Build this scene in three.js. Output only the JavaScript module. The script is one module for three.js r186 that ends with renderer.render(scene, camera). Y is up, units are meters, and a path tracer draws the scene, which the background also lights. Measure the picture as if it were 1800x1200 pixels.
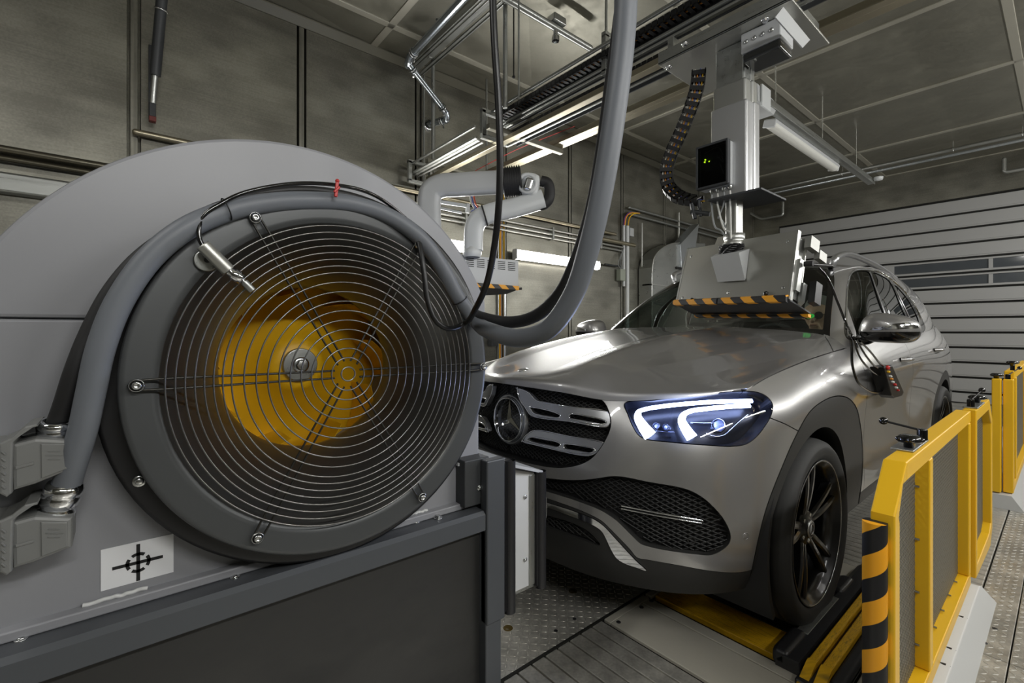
import * as THREE from 'three';
import { mergeGeometries, toCreasedNormals } from 'three/addons/utils/BufferGeometryUtils.js';
import { RoundedBoxGeometry } from 'three/addons/geometries/RoundedBoxGeometry.js';
import { RectAreaLightUniformsLib } from 'three/addons/lights/RectAreaLightUniformsLib.js';
import { FontLoader } from 'three/addons/loaders/FontLoader.js';
import { TextGeometry } from 'three/addons/geometries/TextGeometry.js';
RectAreaLightUniformsLib.init();

// ---------------------------------------------------------------- camera, lights, exposure
// world: y up, metres; the car stands on x = 0, its front axle on z = 0, its nose towards +z
const scene = new THREE.Scene();
scene.background = new THREE.Color(0x000000);
const FPX = 815, CX = 900, CY = 582, TH = Math.atan2(980, FPX);
const EYE = new THREE.Vector3(1.618, 1.2, 2.194);
const camera = new THREE.PerspectiveCamera(2 * Math.atan(600 / FPX) * 180 / Math.PI, 1.5, 0.02, 60);
camera.position.copy(EYE);
const FWD = new THREE.Vector3(-Math.sin(TH), 0, -Math.cos(TH)), RGT = new THREE.Vector3(Math.cos(TH), 0, -Math.sin(TH));
camera.lookAt(EYE.clone().add(FWD));
camera.setViewOffset(1800, 1200, 0, 600 - CY, 1800, 1200);
const renderer = new THREE.WebGLRenderer({ antialias: true });
renderer.toneMapping = THREE.LinearToneMapping;
renderer.toneMappingExposure = 2.05;
renderer.shadowMap.enabled = true;
// fluorescent battens of the room: [name, label, end a, end b, facing, power]; the light of each stands in lampBatten() below
const ROOM = { xl: -2.88, xr: 3.3, zb: -8.55, zf: 5.4, h: 4.05 };
const LAMP_W = 34;      // radiance of the area light in front of a diffuser
const LAMP_GLOW = 7;    // radiance of the diffuser as the eye sees it

const FONT = await new FontLoader().loadAsync('fonts/droid/droid_sans_bold.typeface.json');

// ---------------------------------------------------------------- helpers
const V3 = (x, y, z) => new THREE.Vector3(x, y, z);
let seed = 12345;
const rnd = () => { seed = (seed * 1664525 + 1013904223) >>> 0; return seed / 4294967296; };
function ray(px, py) { return FWD.clone().addScaledVector(RGT, (px - CX) / FPX).add(V3(0, -(py - CY) / FPX, 0)); }
function onPlane(px, py, ax, v) { const d = ray(px, py); return EYE.clone().addScaledVector(d, (v - EYE[ax]) / d[ax]); }
const onX = (px, py, v) => onPlane(px, py, 'x', v), onY = (px, py, v) => onPlane(px, py, 'y', v), onZ = (px, py, v) => onPlane(px, py, 'z', v);
const atD = (px, py, d) => EYE.clone().addScaledVector(ray(px, py), d);
function proj(x, y, z) {
  const dx = x - EYE.x, dy = y - EYE.y, dz = z - EYE.z, d = dx * FWD.x + dz * FWD.z;
  return [CX + FPX * (dx * RGT.x + dz * RGT.z) / d, CY - FPX * dy / d];
}
const taken = {};
function numbered(n) { const k = taken[n] = (taken[n] ?? -1) + 1; return k ? n + '_' + String(k).padStart(3, '0') : n; }
function shadows(m) { m.castShadow = true; m.receiveShadow = true; return m; }
const originOf = new Map();
function thing(name, label, category, o = [0, 0, 0], group) {
  const g = new THREE.Group(); g.name = numbered(name); scene.add(g);
  const p = o.isVector3 ? o.clone() : V3(...o); g.position.copy(p); originOf.set(g, p);
  g.userData = { label, category }; if (group) g.userData.group = group;
  return g;
}
// geometries are given in world coordinates; a part is moved to its thing's own frame here
function part(name, geo, mat, parent, label) {
  if (Array.isArray(geo)) geo = merge(geo);
  const o = originOf.get(parent) ?? V3(0, 0, 0);
  const m = shadows(new THREE.Mesh(geo.translate(-o.x, -o.y, -o.z), mat)); m.name = name; parent.add(m); originOf.set(m, o);
  if (label) m.userData.label = label;
  return m;
}
function solo(name, geo, mat, label, category, group) {   // a thing that is one mesh
  if (Array.isArray(geo)) geo = merge(geo);
  geo.computeBoundingBox(); const b = geo.boundingBox, c = V3((b.min.x + b.max.x) / 2, b.min.y, (b.min.z + b.max.z) / 2);
  const m = shadows(new THREE.Mesh(geo.translate(-c.x, -c.y, -c.z), mat)); m.position.copy(c); m.name = numbered(name); scene.add(m);
  m.userData = { label, category }; if (group) m.userData.group = group;
  return m;
}
function struct(name, geo, mat, parent) {
  if (Array.isArray(geo)) geo = merge(geo);
  const m = shadows(new THREE.Mesh(geo, mat)); m.name = name; (parent ?? scene).add(m); originOf.set(m, V3(0, 0, 0));
  if (!parent) m.userData.kind = 'structure';
  return m;
}
function clean(g) {
  const h = g.index ? g.toNonIndexed() : g;
  for (const k of Object.keys(h.attributes)) if (!['position', 'normal', 'uv'].includes(k)) h.deleteAttribute(k);
  if (!h.attributes.normal) h.computeVertexNormals();
  if (!h.attributes.uv) { const n = h.attributes.position.count, a = new Float32Array(n * 2), P = h.attributes.position; for (let i = 0; i < n; i++) { a[2 * i] = P.getX(i) + P.getZ(i); a[2 * i + 1] = P.getY(i); } h.setAttribute('uv', new THREE.BufferAttribute(a, 2)); }
  h.morphAttributes = {}; h.clearGroups();
  return h;
}
function merge(list) { return list.length === 1 ? list[0] : mergeGeometries(list.map(clean)); }
// uv in metres from the dominant direction of each face
function metreUV(g, s = 1) {
  const h = g.index ? g.toNonIndexed() : g; if (!h.attributes.normal) h.computeVertexNormals();
  const P = h.attributes.position, N = h.attributes.normal, a = new Float32Array(P.count * 2);
  for (let i = 0; i < P.count; i += 3) {
    const nx = Math.abs(N.getX(i)), ny = Math.abs(N.getY(i)), nz = Math.abs(N.getZ(i));
    for (let k = i; k < i + 3; k++) {
      const x = P.getX(k), y = P.getY(k), z = P.getZ(k);
      const [u, v] = nx >= ny && nx >= nz ? [z, y] : ny >= nz ? [x, z] : [x, y];
      a[2 * k] = u * s; a[2 * k + 1] = v * s;
    }
  }
  h.setAttribute('uv', new THREE.BufferAttribute(a, 2)); return h;
}
function bx(x0, x1, y0, y1, z0, z1) { return metreUV(new THREE.BoxGeometry(Math.abs(x1 - x0), Math.abs(y1 - y0), Math.abs(z1 - z0)).translate((x0 + x1) / 2, (y0 + y1) / 2, (z0 + z1) / 2)); }
function rbx(x0, x1, y0, y1, z0, z1, r = 0.006, n = 2) {
  const w = Math.abs(x1 - x0), h = Math.abs(y1 - y0), d = Math.abs(z1 - z0);
  return new RoundedBoxGeometry(w, h, d, n, Math.min(r, w / 2.01, h / 2.01, d / 2.01)).translate((x0 + x1) / 2, (y0 + y1) / 2, (z0 + z1) / 2);
}
function frame3(a, b, up = V3(0, 1, 0)) {
  const t = b.clone().sub(a).normalize(); if (Math.abs(t.dot(up)) > 0.98) up = V3(1, 0, 0);
  const s = up.clone().cross(t).normalize(), u = t.clone().cross(s);
  return new THREE.Matrix4().makeBasis(s, u, t).setPosition(a.clone().add(b).multiplyScalar(0.5));
}
function bar(a, b, w, h, r = 0.003, up) { return new RoundedBoxGeometry(w, h, a.distanceTo(b), 1, Math.min(r, w / 2.01, h / 2.01)).applyMatrix4(frame3(a, b, up)); }
function rod(a, b, r, n = 14, r2 = r) { return new THREE.CylinderGeometry(r2, r, a.distanceTo(b), n).rotateX(Math.PI / 2).applyMatrix4(frame3(a, b)); }
function hose(pts, r, n = 10, seg = 0, closed = false) { const c = new THREE.CatmullRomCurve3(pts, closed, 'centripetal'); return new THREE.TubeGeometry(c, seg || pts.length * 10, r, n, closed); }
function pipe(pts, r, bend = 0.05, n = 12) {   // straight runs joined by round elbows
  const cp = new THREE.CurvePath();
  let p = pts[0].clone();
  for (let i = 1; i < pts.length - 1; i++) {
    const d1 = pts[i].clone().sub(pts[i - 1]).normalize(), d2 = pts[i + 1].clone().sub(pts[i]).normalize();
    const a = pts[i].clone().addScaledVector(d1, -bend), b = pts[i].clone().addScaledVector(d2, bend);
    cp.add(new THREE.LineCurve3(p, a)); cp.add(new THREE.QuadraticBezierCurve3(a, pts[i].clone(), b)); p = b;
  }
  cp.add(new THREE.LineCurve3(p, pts[pts.length - 1].clone()));
  const gs = cp.curves.map(c => new THREE.TubeGeometry(c, c.isLineCurve3 ? 1 : 8, r, n));
  gs.push(new THREE.SphereGeometry(r, n, 6).translate(...pts[0].toArray()), new THREE.SphereGeometry(r, n, 6).translate(...pts[pts.length - 1].toArray()));
  return merge(gs);
}
function lathe(profile, a, axis, n = 48) {   // profile of [radius, distance along axis from a]
  const g = new THREE.LatheGeometry(profile.map(p => new THREE.Vector2(p[0], p[1])), n);
  return g.applyMatrix4(new THREE.Matrix4().compose(a, new THREE.Quaternion().setFromUnitVectors(V3(0, 1, 0), axis.clone().normalize()), V3(1, 1, 1)));
}
function torus(c, axis, R, r, n = 64, m = 8) { return new THREE.TorusGeometry(R, r, m, n).applyMatrix4(new THREE.Matrix4().compose(c, new THREE.Quaternion().setFromUnitVectors(V3(0, 0, 1), axis.clone().normalize()), V3(1, 1, 1))); }
function shape2(pts, holes = []) { const s = new THREE.Shape(pts.map(p => new THREE.Vector2(p[0], p[1]))); for (const h of holes) s.holes.push(new THREE.Path(h.map(p => new THREE.Vector2(p[0], p[1])))); return s; }
function extrude(pts, depth, bevel = 0, holes = []) { return new THREE.ExtrudeGeometry(shape2(pts, holes), { depth, bevelEnabled: bevel > 0, bevelThickness: bevel, bevelSize: bevel, bevelOffset: -bevel, bevelSegments: 2, curveSegments: 12 }); }
// prism with outline in (z, y) and extruded along x from x0 to x1
function prismZY(pts, x0, x1, bevel = 0, holes = []) { return extrude(pts.map(p => [-p[0], p[1]]), x1 - x0 - 2 * bevel, bevel, holes.map(h => h.map(p => [-p[0], p[1]]))).rotateY(Math.PI / 2).translate(x0 + bevel, 0, 0); }
// prism with outline in (x, y), extruded along z
function prismXY(pts, z0, z1, bevel = 0, holes = []) { return extrude(pts, z1 - z0 - 2 * bevel, bevel, holes).translate(0, 0, z0 + bevel); }
// prism with outline in (x, z), extruded along y
function prismXZ(pts, y0, y1, bevel = 0, holes = []) { return extrude(pts.map(p => [p[0], -p[1]]), y1 - y0 - 2 * bevel, bevel, holes.map(h => h.map(p => [p[0], -p[1]]))).rotateX(-Math.PI / 2).translate(0, y0 + bevel, 0); }
function loft(rings, closed = true, cap = true) {   // rings of equal point count
  const n = rings[0].length, pos = [], idx = [];
  for (const r of rings) for (const p of r) pos.push(p.x, p.y, p.z);
  for (let i = 0; i < rings.length - 1; i++) for (let j = 0; j < (closed ? n : n - 1); j++) {
    const a = i * n + j, b = i * n + (j + 1) % n, c = a + n, d = b + n; idx.push(a, b, d, a, d, c);
  }
  if (cap) for (const [k, f] of [[0, 1], [rings.length - 1, 0]]) {
    const c = V3(0, 0, 0); rings[k].forEach(p => c.add(p)); c.multiplyScalar(1 / n); const ci = pos.length / 3; pos.push(c.x, c.y, c.z);
    for (let j = 0; j < n; j++) { const a = k * n + j, b = k * n + (j + 1) % n; f ? idx.push(ci, b, a) : idx.push(ci, a, b); }
  }
  const g = new THREE.BufferGeometry(); g.setAttribute('position', new THREE.Float32BufferAttribute(pos, 3)); g.setIndex(idx);
  return toCreasedNormals(g, 0.7);
}
function screw(p, n, r = 0.008, h = 0.005) { return merge([lathe([[r, 0], [r, h * 0.5], [r * 0.7, h], [0.0001, h]], p, n, 12), lathe([[r * 1.5, 0], [r * 1.5, h * 0.35], [r, h * 0.4]], p, n, 14)]); }
function hexNut(p, n, r = 0.01, h = 0.008) { return lathe([[0.0001, h], [r * 0.9, h], [r, h * 0.8], [r, 0]].reverse(), p, n, 6); }

// ---------------------------------------------------------------- procedural textures
function noiseTex(w, h, fn, srgb) {
  const d = new Uint8Array(w * h * 4);
  for (let y = 0; y < h; y++) for (let x = 0; x < w; x++) { const c = fn(x, y); const i = (y * w + x) * 4; d[i] = c[0]; d[i + 1] = c[1]; d[i + 2] = c[2]; d[i + 3] = 255; }
  const t = new THREE.DataTexture(d, w, h); t.wrapS = t.wrapT = THREE.RepeatWrapping; t.magFilter = THREE.LinearFilter; t.minFilter = THREE.LinearMipmapLinearFilter; t.generateMipmaps = true;
  if (srgb) t.colorSpace = THREE.SRGBColorSpace; t.needsUpdate = true; return t;
}
function lattice(n, sx, sy) { const a = new Float32Array(n * n).map(() => rnd()); return (x, y) => { const fx = x * sx, fy = y * sy, ix = Math.floor(fx), iy = Math.floor(fy), u = fx - ix, v = fy - iy, s = t => t * t * (3 - 2 * t), g = (i, j) => a[((j % sy + sy) % sy % n) * n + ((i % sx + sx) % sx % n)]; const su = s(u), sv = s(v); return (g(ix, iy) * (1 - su) + g(ix + 1, iy) * su) * (1 - sv) + (g(ix, iy + 1) * (1 - su) + g(ix + 1, iy + 1) * su) * sv; }; }
function fbmTex(size, oct, lo, hi, srgb, tint = [1, 1, 1]) {
  const fs = oct.map(([sx, sy, w]) => [lattice(256, sx, sy), w]), tw = oct.reduce((s, o) => s + o[2], 0);
  return noiseTex(size, size, (x, y) => { let s = 0; for (const [f, w] of fs) s += f(x / size, y / size) * w; s /= tw; s = Math.min(1, Math.max(0, (s - 0.5) * 1.7 + 0.5)); const v = lo + (hi - lo) * s; return [v * tint[0], v * tint[1], v * tint[2]]; }, srgb);
}
function rep(t, x, y) { const c = t.clone(); c.repeat.set(x, y); c.needsUpdate = true; return c; }
const brushH = fbmTex(512, [[4, 4, 1], [3, 250, 1.3], [8, 120, 0.9], [16, 16, 0.5]], 60, 215);          // long horizontal scratches
const brushRough = fbmTex(512, [[3, 3, 1.2], [9, 7, 0.6], [4, 220, 0.5]], 165, 225);
const cloud = fbmTex(512, [[4, 4, 1], [11, 13, 0.8], [37, 33, 0.6], [120, 120, 0.5]], 150, 255);
const fine = fbmTex(256, [[90, 90, 1], [200, 200, 1]], 90, 190);
const dirtSteel = fbmTex(512, [[4, 4, 1.2], [12, 10, 1], [40, 44, 0.7], [150, 150, 0.5]], 140, 222, true, [1, 0.985, 0.94]);
const wallSteel = fbmTex(512, [[3, 3, 0.5], [5, 12, 0.4], [3, 200, 0.2], [120, 120, 0.25]], 118, 156, true, [1, 0.988, 0.92]);
const wornYellow = (() => { const a = lattice(256, 6, 6), b = lattice(256, 20, 90), c = lattice(256, 120, 120); return noiseTex(512, 512, (x, y) => { const u = x / 512, v = y / 512, s = Math.max(0, b(u, v) - 0.62) * 1.6 + Math.max(0, a(u, v) - 0.6) * 0.5, g = 0.9 + 0.1 * c(u, v); return [(214 - 120 * s) * g, (165 - 85 * s) * g, (20 + 20 * s) * g]; }, true); })();
// black and amber warning tape: stripes run at 45 degrees, one pair every 0.1 m
const hazard = noiseTex(256, 256, (x, y) => { const k = ((x + y) / 256) % 1; const e = k < 0.5 ? [232, 160, 24] : [24, 24, 26]; return e; }, true);

// ---------------------------------------------------------------- materials
const std = (color, roughness, metalness = 0, o = {}) => new THREE.MeshStandardMaterial({ color, roughness, metalness, ...o });
const phy = (color, roughness, metalness = 0, o = {}) => new THREE.MeshPhysicalMaterial({ color, roughness, metalness, ...o });
const M = {
  wall: std(0xffffff, 0.52, 0.88, { map: wallSteel, roughnessMap: brushRough, bumpMap: brushH, bumpScale: 0.00015 }),
  ceil: std(0x88867b, 0.6, 0.8, { roughnessMap: cloud }),
  seam: std(0x77756a, 0.45, 0.8),
  darkGap: std(0x14140f, 0.8),
  alu: std(0xb9bab6, 0.38, 0.9),
  aluRail: std(0xb0a892, 0.35, 0.9),
  galv: std(0xa9aba8, 0.42, 0.85, { roughnessMap: cloud }),
  chrome: std(0xe6e8ec, 0.08, 1),
  steel: std(0xc4c6c6, 0.25, 1),
  brushed: std(0xb6b6b0, 0.5, 0.8, { bumpMap: brushH, bumpScale: 0.0002, roughnessMap: brushRough }),
  floorPlate: std(0xffffff, 0.5, 0.55, { map: dirtSteel, roughnessMap: cloud }),
  slab: std(0x4b4b47, 0.8, 0),
  plateGrey: std(0xbdb9ac, 0.55, 0.2, { roughnessMap: cloud }),
  greyPaint: std(0x88898d, 0.42, 0, { bumpMap: fine, bumpScale: 0.00015 }),
  whitePaint: std(0xc6c7c6, 0.45, 0, { bumpMap: fine, bumpScale: 0.0001 }),
  lightGrey: std(0xb4b6b7, 0.4, 0.05),
  armWhite: std(0xc9cccd, 0.35, 0),
  darkGrey: std(0x505357, 0.42, 0.25, { bumpMap: fine, bumpScale: 0.0001 }),
  anthracite: std(0x3c3e40, 0.48, 0.2, { bumpMap: fine, bumpScale: 0.00008 }),
  panelBlack: std(0x2b2b2a, 0.6, 0.0, { roughnessMap: cloud }),
  ringPaint: std(0x4a4c4d, 0.42, 0.3),
  ringDark: std(0x1d1d1e, 0.5, 0.1),
  bell: std(0x6a6a68, 0.3, 0.85),
  wire: std(0x858583, 0.28, 0.9),
  wireDark: std(0x3a3936, 0.35, 0.7),
  yellow: std(0xdfae14, 0.45, 0, {}),
  yellowWorn: std(0xffffff, 0.5, 0, { map: wornYellow }),
  barrier: std(0xe8b61c, 0.38, 0, { bumpMap: fine, bumpScale: 0.00008 }),
  rubber: std(0x1c1c1d, 0.62, 0),
  rubberGloss: std(0x232325, 0.36, 0),
  hoseGrey: std(0x676b71, 0.5, 0),
  black: std(0x0e0e0f, 0.42, 0),
  blackGloss: phy(0x0b0b0c, 0.15, 0, { clearcoat: 0.6 }),
  plugGrey: std(0x737472, 0.5, 0.1, { bumpMap: fine, bumpScale: 0.00025 }),
  red: std(0xb02420, 0.4),
  redWire: std(0xc8442c, 0.5), yellowWire: std(0xe0b020, 0.5), blueWire: std(0x5a63a8, 0.5), whiteWire: std(0xc9c9c4, 0.5), greyWire: std(0x8d9090, 0.5), orangeWire: std(0xd38628, 0.5), violetWire: std(0x5b4478, 0.5),
  plate: std(0xcfd0cf, 0.5), paper: std(0xdfe0e2, 0.6), ink: std(0x121212, 0.7),
  hazard: std(0xffffff, 0.45, 0, { map: hazard }),
  smoked: phy(0x9a9d9f, 0.08, 0, { transmission: 1, thickness: 0, transparent: false }),
  ledGreen: std(0x223311, 0.4, 0, { emissive: 0xc8ff20, emissiveIntensity: 3 }),
  // the car
  paint: phy(0x9b9a99, 0.36, 0.7, { clearcoat: 1, clearcoatRoughness: 0.04 }),
  plastic: std(0x262625, 0.55, 0, { bumpMap: fine, bumpScale: 0.0001 }),
  plasticDark: std(0x101011, 0.6, 0),
  satin: std(0xb3b4b6, 0.32, 0.9),
  glass: phy(0xd8e2de, 0.01, 0, { transmission: 1, thickness: 0, ior: 1.5 }),
  glassDark: phy(0x6f7974, 0.01, 0, { transmission: 1, thickness: 0, ior: 1.5 }),
  frit: phy(0x060607, 0.1, 0, { clearcoat: 0.5 }),
  lens: phy(0xf0f4ff, 0.01, 0, { transmission: 1, thickness: 0, ior: 1.45 }),
  lampHouse: std(0x15171f, 0.3, 0.5),
  lampChrome: std(0xbfc6dc, 0.15, 1),
  drl: std(0xffffff, 0.4, 0, { emissive: 0xbfd0ff, emissiveIntensity: 9 }),
  tyre: std(0x232322, 0.72, 0, { bumpMap: fine, bumpScale: 0.0002 }),
  rim: phy(0x1c1c1d, 0.3, 0.6, { clearcoat: 0.6, clearcoatRoughness: 0.1 }),
  inside: std(0x161616, 0.8, 0),
};
// ---------------------------------------------------------------- the room
{
  const { xl, xr, zb, zf, h } = ROOM, T = 0.15;
  // floor slab with the wheel pit under the roller set left as a sunk tray
  const fl = struct('floor', [bx(xl, xr, -0.5, -0.03, zb, zf)], M.slab);
  // tread plate sheets, each a piece of the floor
  const sheet = (x0, x1, z0, z1) => struct('tread_plate', metreUV(rbx(x0 + 0.002, x1 - 0.002, -0.03, 0, z0 + 0.002, z1 - 0.002, 0.002, 1)), M.floorPlate, fl);
  for (const [x0, x1] of [[-0.372, 0.372]]) for (const [z0, z1] of [[-3.6, -2.1], [-2.1, -0.9], [-0.9, 0.3], [0.3, 1.5], [1.5, 2.7], [2.7, 5.4]]) sheet(x0, x1, z0, z1);
  for (const [x0, x1] of [[1.36, 1.478], [1.478, 2.4], [2.4, 3.3]]) for (const [z0, z1] of [[-8.55, -6.1], [-6.1, -3.6], [-3.6, -1.9], [-1.9, -0.26], [-0.26, 1.4], [1.4, 3.2], [3.2, 5.4]]) sheet(x0, x1, z0, z1);
  for (const [x0, x1] of [[-2.88, -1.36]]) for (const [z0, z1] of [[-8.55, -6.1], [-6.1, -3.6], [-3.6, -1.2], [-1.2, 1.2], [1.2, 3.2], [3.2, 5.4]]) sheet(x0, x1, z0, z1);
  for (const [x0, x1] of [[-1.36, 1.36]]) for (const [z0, z1] of [[-8.55, -6.1], [-6.1, -3.62]]) sheet(x0, x1, z0, z1);
  for (const [x0, x1] of [[-1.36, -0.372], [0.372, 1.36]]) sheet(x0, x1, 1.66, 5.4);
  // raised lens-shaped lugs of the tread plate
  const lug = new THREE.SphereGeometry(1, 10, 6, 0, Math.PI * 2, 0, Math.PI / 2).scale(0.012, 0.0018, 0.0034);
  const spots = [];
  const field = (x0, x1, z0, z1) => { const p = 0.0265; let i = 0; for (let x = x0 + 0.012; x < x1 - 0.01; x += p, i++) { let j = 0; for (let z = z0 + 0.012; z < z1 - 0.01; z += p, j++) spots.push([x, z, (i + j) % 2]); } };
  field(-0.372, 0.372, -0.4, 1.75); field(1.36, 1.478, -3.6, 1.2); field(1.478, 2.35, -3.6, 1.2);
  const im = new THREE.InstancedMesh(lug, M.floorPlate, spots.length), mt = new THREE.Matrix4();
  spots.forEach(([x, z, k], i) => im.setMatrixAt(i, mt.makeRotationY(k ? Math.PI / 4 : -Math.PI / 4).setPosition(x, 0, z)));
  im.name = 'tread_lugs'; im.userData.kind = 'stuff'; fl.add(shadows(im));
  // ribbed aluminium planks across the wheel lanes
  const plankG = {};
  const plank = (x0, x1, z, w = 0.066) => {
    const k = [x0, x1, w].join(); plankG[k] ??= merge([metreUV(rbx(x0 + 0.003, x1 - 0.003, -0.03, 0.0, -w / 2 + 0.006, w / 2 - 0.001, 0.003, 1)), bx(x0 + 0.003, x1 - 0.003, -0.03, -0.012, -w / 2, w / 2)]);
    const m = struct('floor_plank', plankG[k], M.floorPlate, fl); m.position.z = z;
  };
  for (let z = 1.63; z > 0.69; z -= 0.066) { plank(0.374, 1.358, z); plank(-1.358, -0.374, z); }
  for (let z = -0.70; z > -3.6; z -= 0.066) { plank(0.374, 1.358, z); plank(-1.358, -0.374, z); }
  // black steel channels along the lane edges
  for (const s of [-1, 1]) { struct('edge_channel', bx(s * 0.366, s * 0.376, -0.03, 0.003, -3.6, 1.66), M.darkGap, fl); }
  // brass and steel plugs let into the tread plate
  for (const [px, py, r, m] of [[1007, 1038, 0.02, 'yellow'], [893, 1103, 0.02, 'yellow'], [977, 1108, 0.008, 'rubber'], [1010, 1087, 0.008, 'rubber'], [1731, 1129, 0.009, 'rubber'], [1749, 1104, 0.009, 'rubber']]) {
    const p = onY(px, py, 0.0015); struct('floor_plug', merge([lathe([[0.0001, 0.0025], [r * 0.35, 0.0025], [r * 0.36, 0.001], [r * 0.9, 0.0022], [r, 0]].reverse(), p.setY(0), V3(0, 1, 0), 20)]), m === 'yellow' ? std(0x6b5a2c, 0.5, 0.6) : M.rubberGloss, fl);
  }

  // walls
  const walls = { left: bx(xl - T - 0.1, xl - 0.1, -0.5, h, zb - T, zf + T), right: bx(xr, xr + T, -0.5, h, zb - T, zf + T), back: bx(xl - T, xr + T, -0.5, h, zb - T, zb - 0.03), front: bx(xl - T, xr + T, -0.5, h, zf, zf + T) };
  const W = {}; for (const [k, g] of Object.entries(walls)) W[k] = struct('wall_' + k, g, M.wall);
  const seams = []; for (let z = 2.15 + 1.19 * 2; z > zb; z -= 1.19) seams.push(z); seams.push(zb);
  let last = zf;
  for (const z of seams) {
    const z0 = z + 0.04, z1 = last === zf ? zf : last - 0.04;
    struct('wall_panel', metreUV(rbx(xl - 0.1, xl, 0, h, z0, z1, 0.004, 1)), M.wall, W.left);
    struct('seam_strip', rbx(xl - 0.1, xl + 0.003, 0, h, z - 0.023, z + 0.023, 0.004, 1), M.wall, W.left);
    last = z;
  }
  for (let z = zf - 1.2; z > zb; z -= 1.2) struct('seam_strip', rbx(xr - 0.012, xr, 0, h, z - 0.022, z + 0.022, 0.004, 1), M.seam, W.right);
  for (let x = xl + 1.2; x < xr; x += 1.2) struct('seam_strip', rbx(x - 0.022, x + 0.022, 0, h, zf - 0.012, zf, 0.004, 1), M.seam, W.front);
  // ceiling: cross-broken sheet panels between flat strips
  const C = struct('ceiling', bx(xl - T, xr + T, h + 0.03, h + T, zb - T, zf + T), M.ceil);
  const xs = [xl, -2.42, -0.57, 1.274, 3.1, xr], zs = []; for (let z = zb; z < zf; z += 1.77) zs.push(z); zs.push(zf);
  for (let i = 0; i < xs.length - 1; i++) for (let j = 0; j < zs.length - 1; j++) {
    const x0 = xs[i] + 0.03, x1 = xs[i + 1] - 0.03, z0 = zs[j] + 0.03, z1 = zs[j + 1] - 0.03; if (z1 - z0 < 0.05) continue;
    const g = new THREE.BufferGeometry(), cx = (x0 + x1) / 2, cz = (z0 + z1) / 2, y = h, yc = h + 0.03, p = [];
    const q = [[x0, z0], [x1, z0], [x1, z1], [x0, z1]];
    for (let k = 0; k < 4; k++) { const a = q[k], b = q[(k + 1) % 4]; p.push(a[0], y, a[1], b[0], y, b[1], cx, yc, cz); p.push(b[0], y, b[1], a[0], y, a[1], a[0], y + 0.03, a[1], b[0], y, b[1], a[0], y + 0.03, a[1], b[0], y + 0.03, b[1]); }
    g.setAttribute('position', new THREE.Float32BufferAttribute(p, 3)); g.computeVertexNormals();
    struct('ceiling_panel', metreUV(g), M.ceil, C);
  }
  const stripM = std(0xb3b0a4, 0.5, 0.75);
  for (const z of zs) struct('ceiling_strip', rbx(xl, xr, h - 0.012, h + 0.02, z - 0.035, z + 0.035, 0.004, 1), stripM, C);
  for (const x of xs) struct('ceiling_strip', rbx(x - 0.035, x + 0.035, h - 0.012, h + 0.02, zb, zf, 0.004, 1), stripM, C);
  // cove along the left wall
  struct('trim_1', prismXY([[xl, h], [xl, h - 0.07], [xl + 0.012, h - 0.07], [xl + 0.07, h - 0.012], [xl + 0.07, h]], zb, zf), M.seam);
  // back wall facing above and beside the sectional door
  struct('wall_panel', metreUV(rbx(xl, xr, 3.44, h, zb - 0.03, zb, 0.003, 1)), M.wall, W.back);
  struct('wall_panel', metreUV(rbx(xl, -2.36, 0, 3.44, zb - 0.03, zb, 0.003, 1)), M.wall, W.back);
  struct('wall_panel', metreUV(rbx(2.6, xr, 0, 3.44, zb - 0.03, zb, 0.003, 1)), M.wall, W.back);
  // sectional door of insulated slats
  const D = struct('door_1', [bx(-2.36, 2.6, 0, 3.44, zb - 0.03, zb - 0.02)], M.darkGap);
  const doorM = std(0xa4a4a3, 0.5, 0.25), paneM = phy(0x4c5054, 0.06, 0.0, { clearcoat: 0.5 });
  const P = 0.2485, y0 = 1.184 - P * 5 + 0.012;
  for (let k = 0; k < 14; k++) {
    const a = k ? y0 + (k) * P - 0 : 0, b = Math.min(3.42, y0 + (k + 1) * P - 0.034); if (k === 0) { struct('slat', rbx(-2.34, 2.58, 0.015, y0 + P - 0.034, zb - 0.02, zb + 0.02, 0.006, 1), doorM, D); continue; }
    if (k === 8 || k === 9) {   // glazed slats
      struct('slat', [rbx(-2.34, 2.58, a, a + 0.035, zb - 0.02, zb + 0.02, 0.005, 1), rbx(-2.34, 2.58, b - 0.03, b, zb - 0.02, zb + 0.02, 0.005, 1), bx(-2.34, -0.42, a, b, zb - 0.02, zb + 0.018), bx(0.78, 0.83, a, b, zb - 0.02, zb + 0.01), bx(1.95, 2.58, a, b, zb - 0.02, zb + 0.018)], doorM, D);
      for (const [x0, x1] of [[-0.42, 0.78], [0.83, 1.95]]) struct('pane', bx(x0, x1, a + 0.03, b - 0.025, zb - 0.012, zb - 0.002), paneM, D);
      continue;
    }
    struct('slat', [rbx(-2.34, 2.58, a + 0.022, b, zb - 0.02, zb + 0.02, 0.006, 1), rbx(-2.34, 2.58, a, a + 0.024, zb - 0.02, zb + 0.012, 0.004, 1)], doorM, D);
  }
  struct('door_latch', rbx(-0.24, -0.12, 1.62, 1.635, zb + 0.02, zb + 0.03, 0.003), M.black, D);
}
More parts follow.
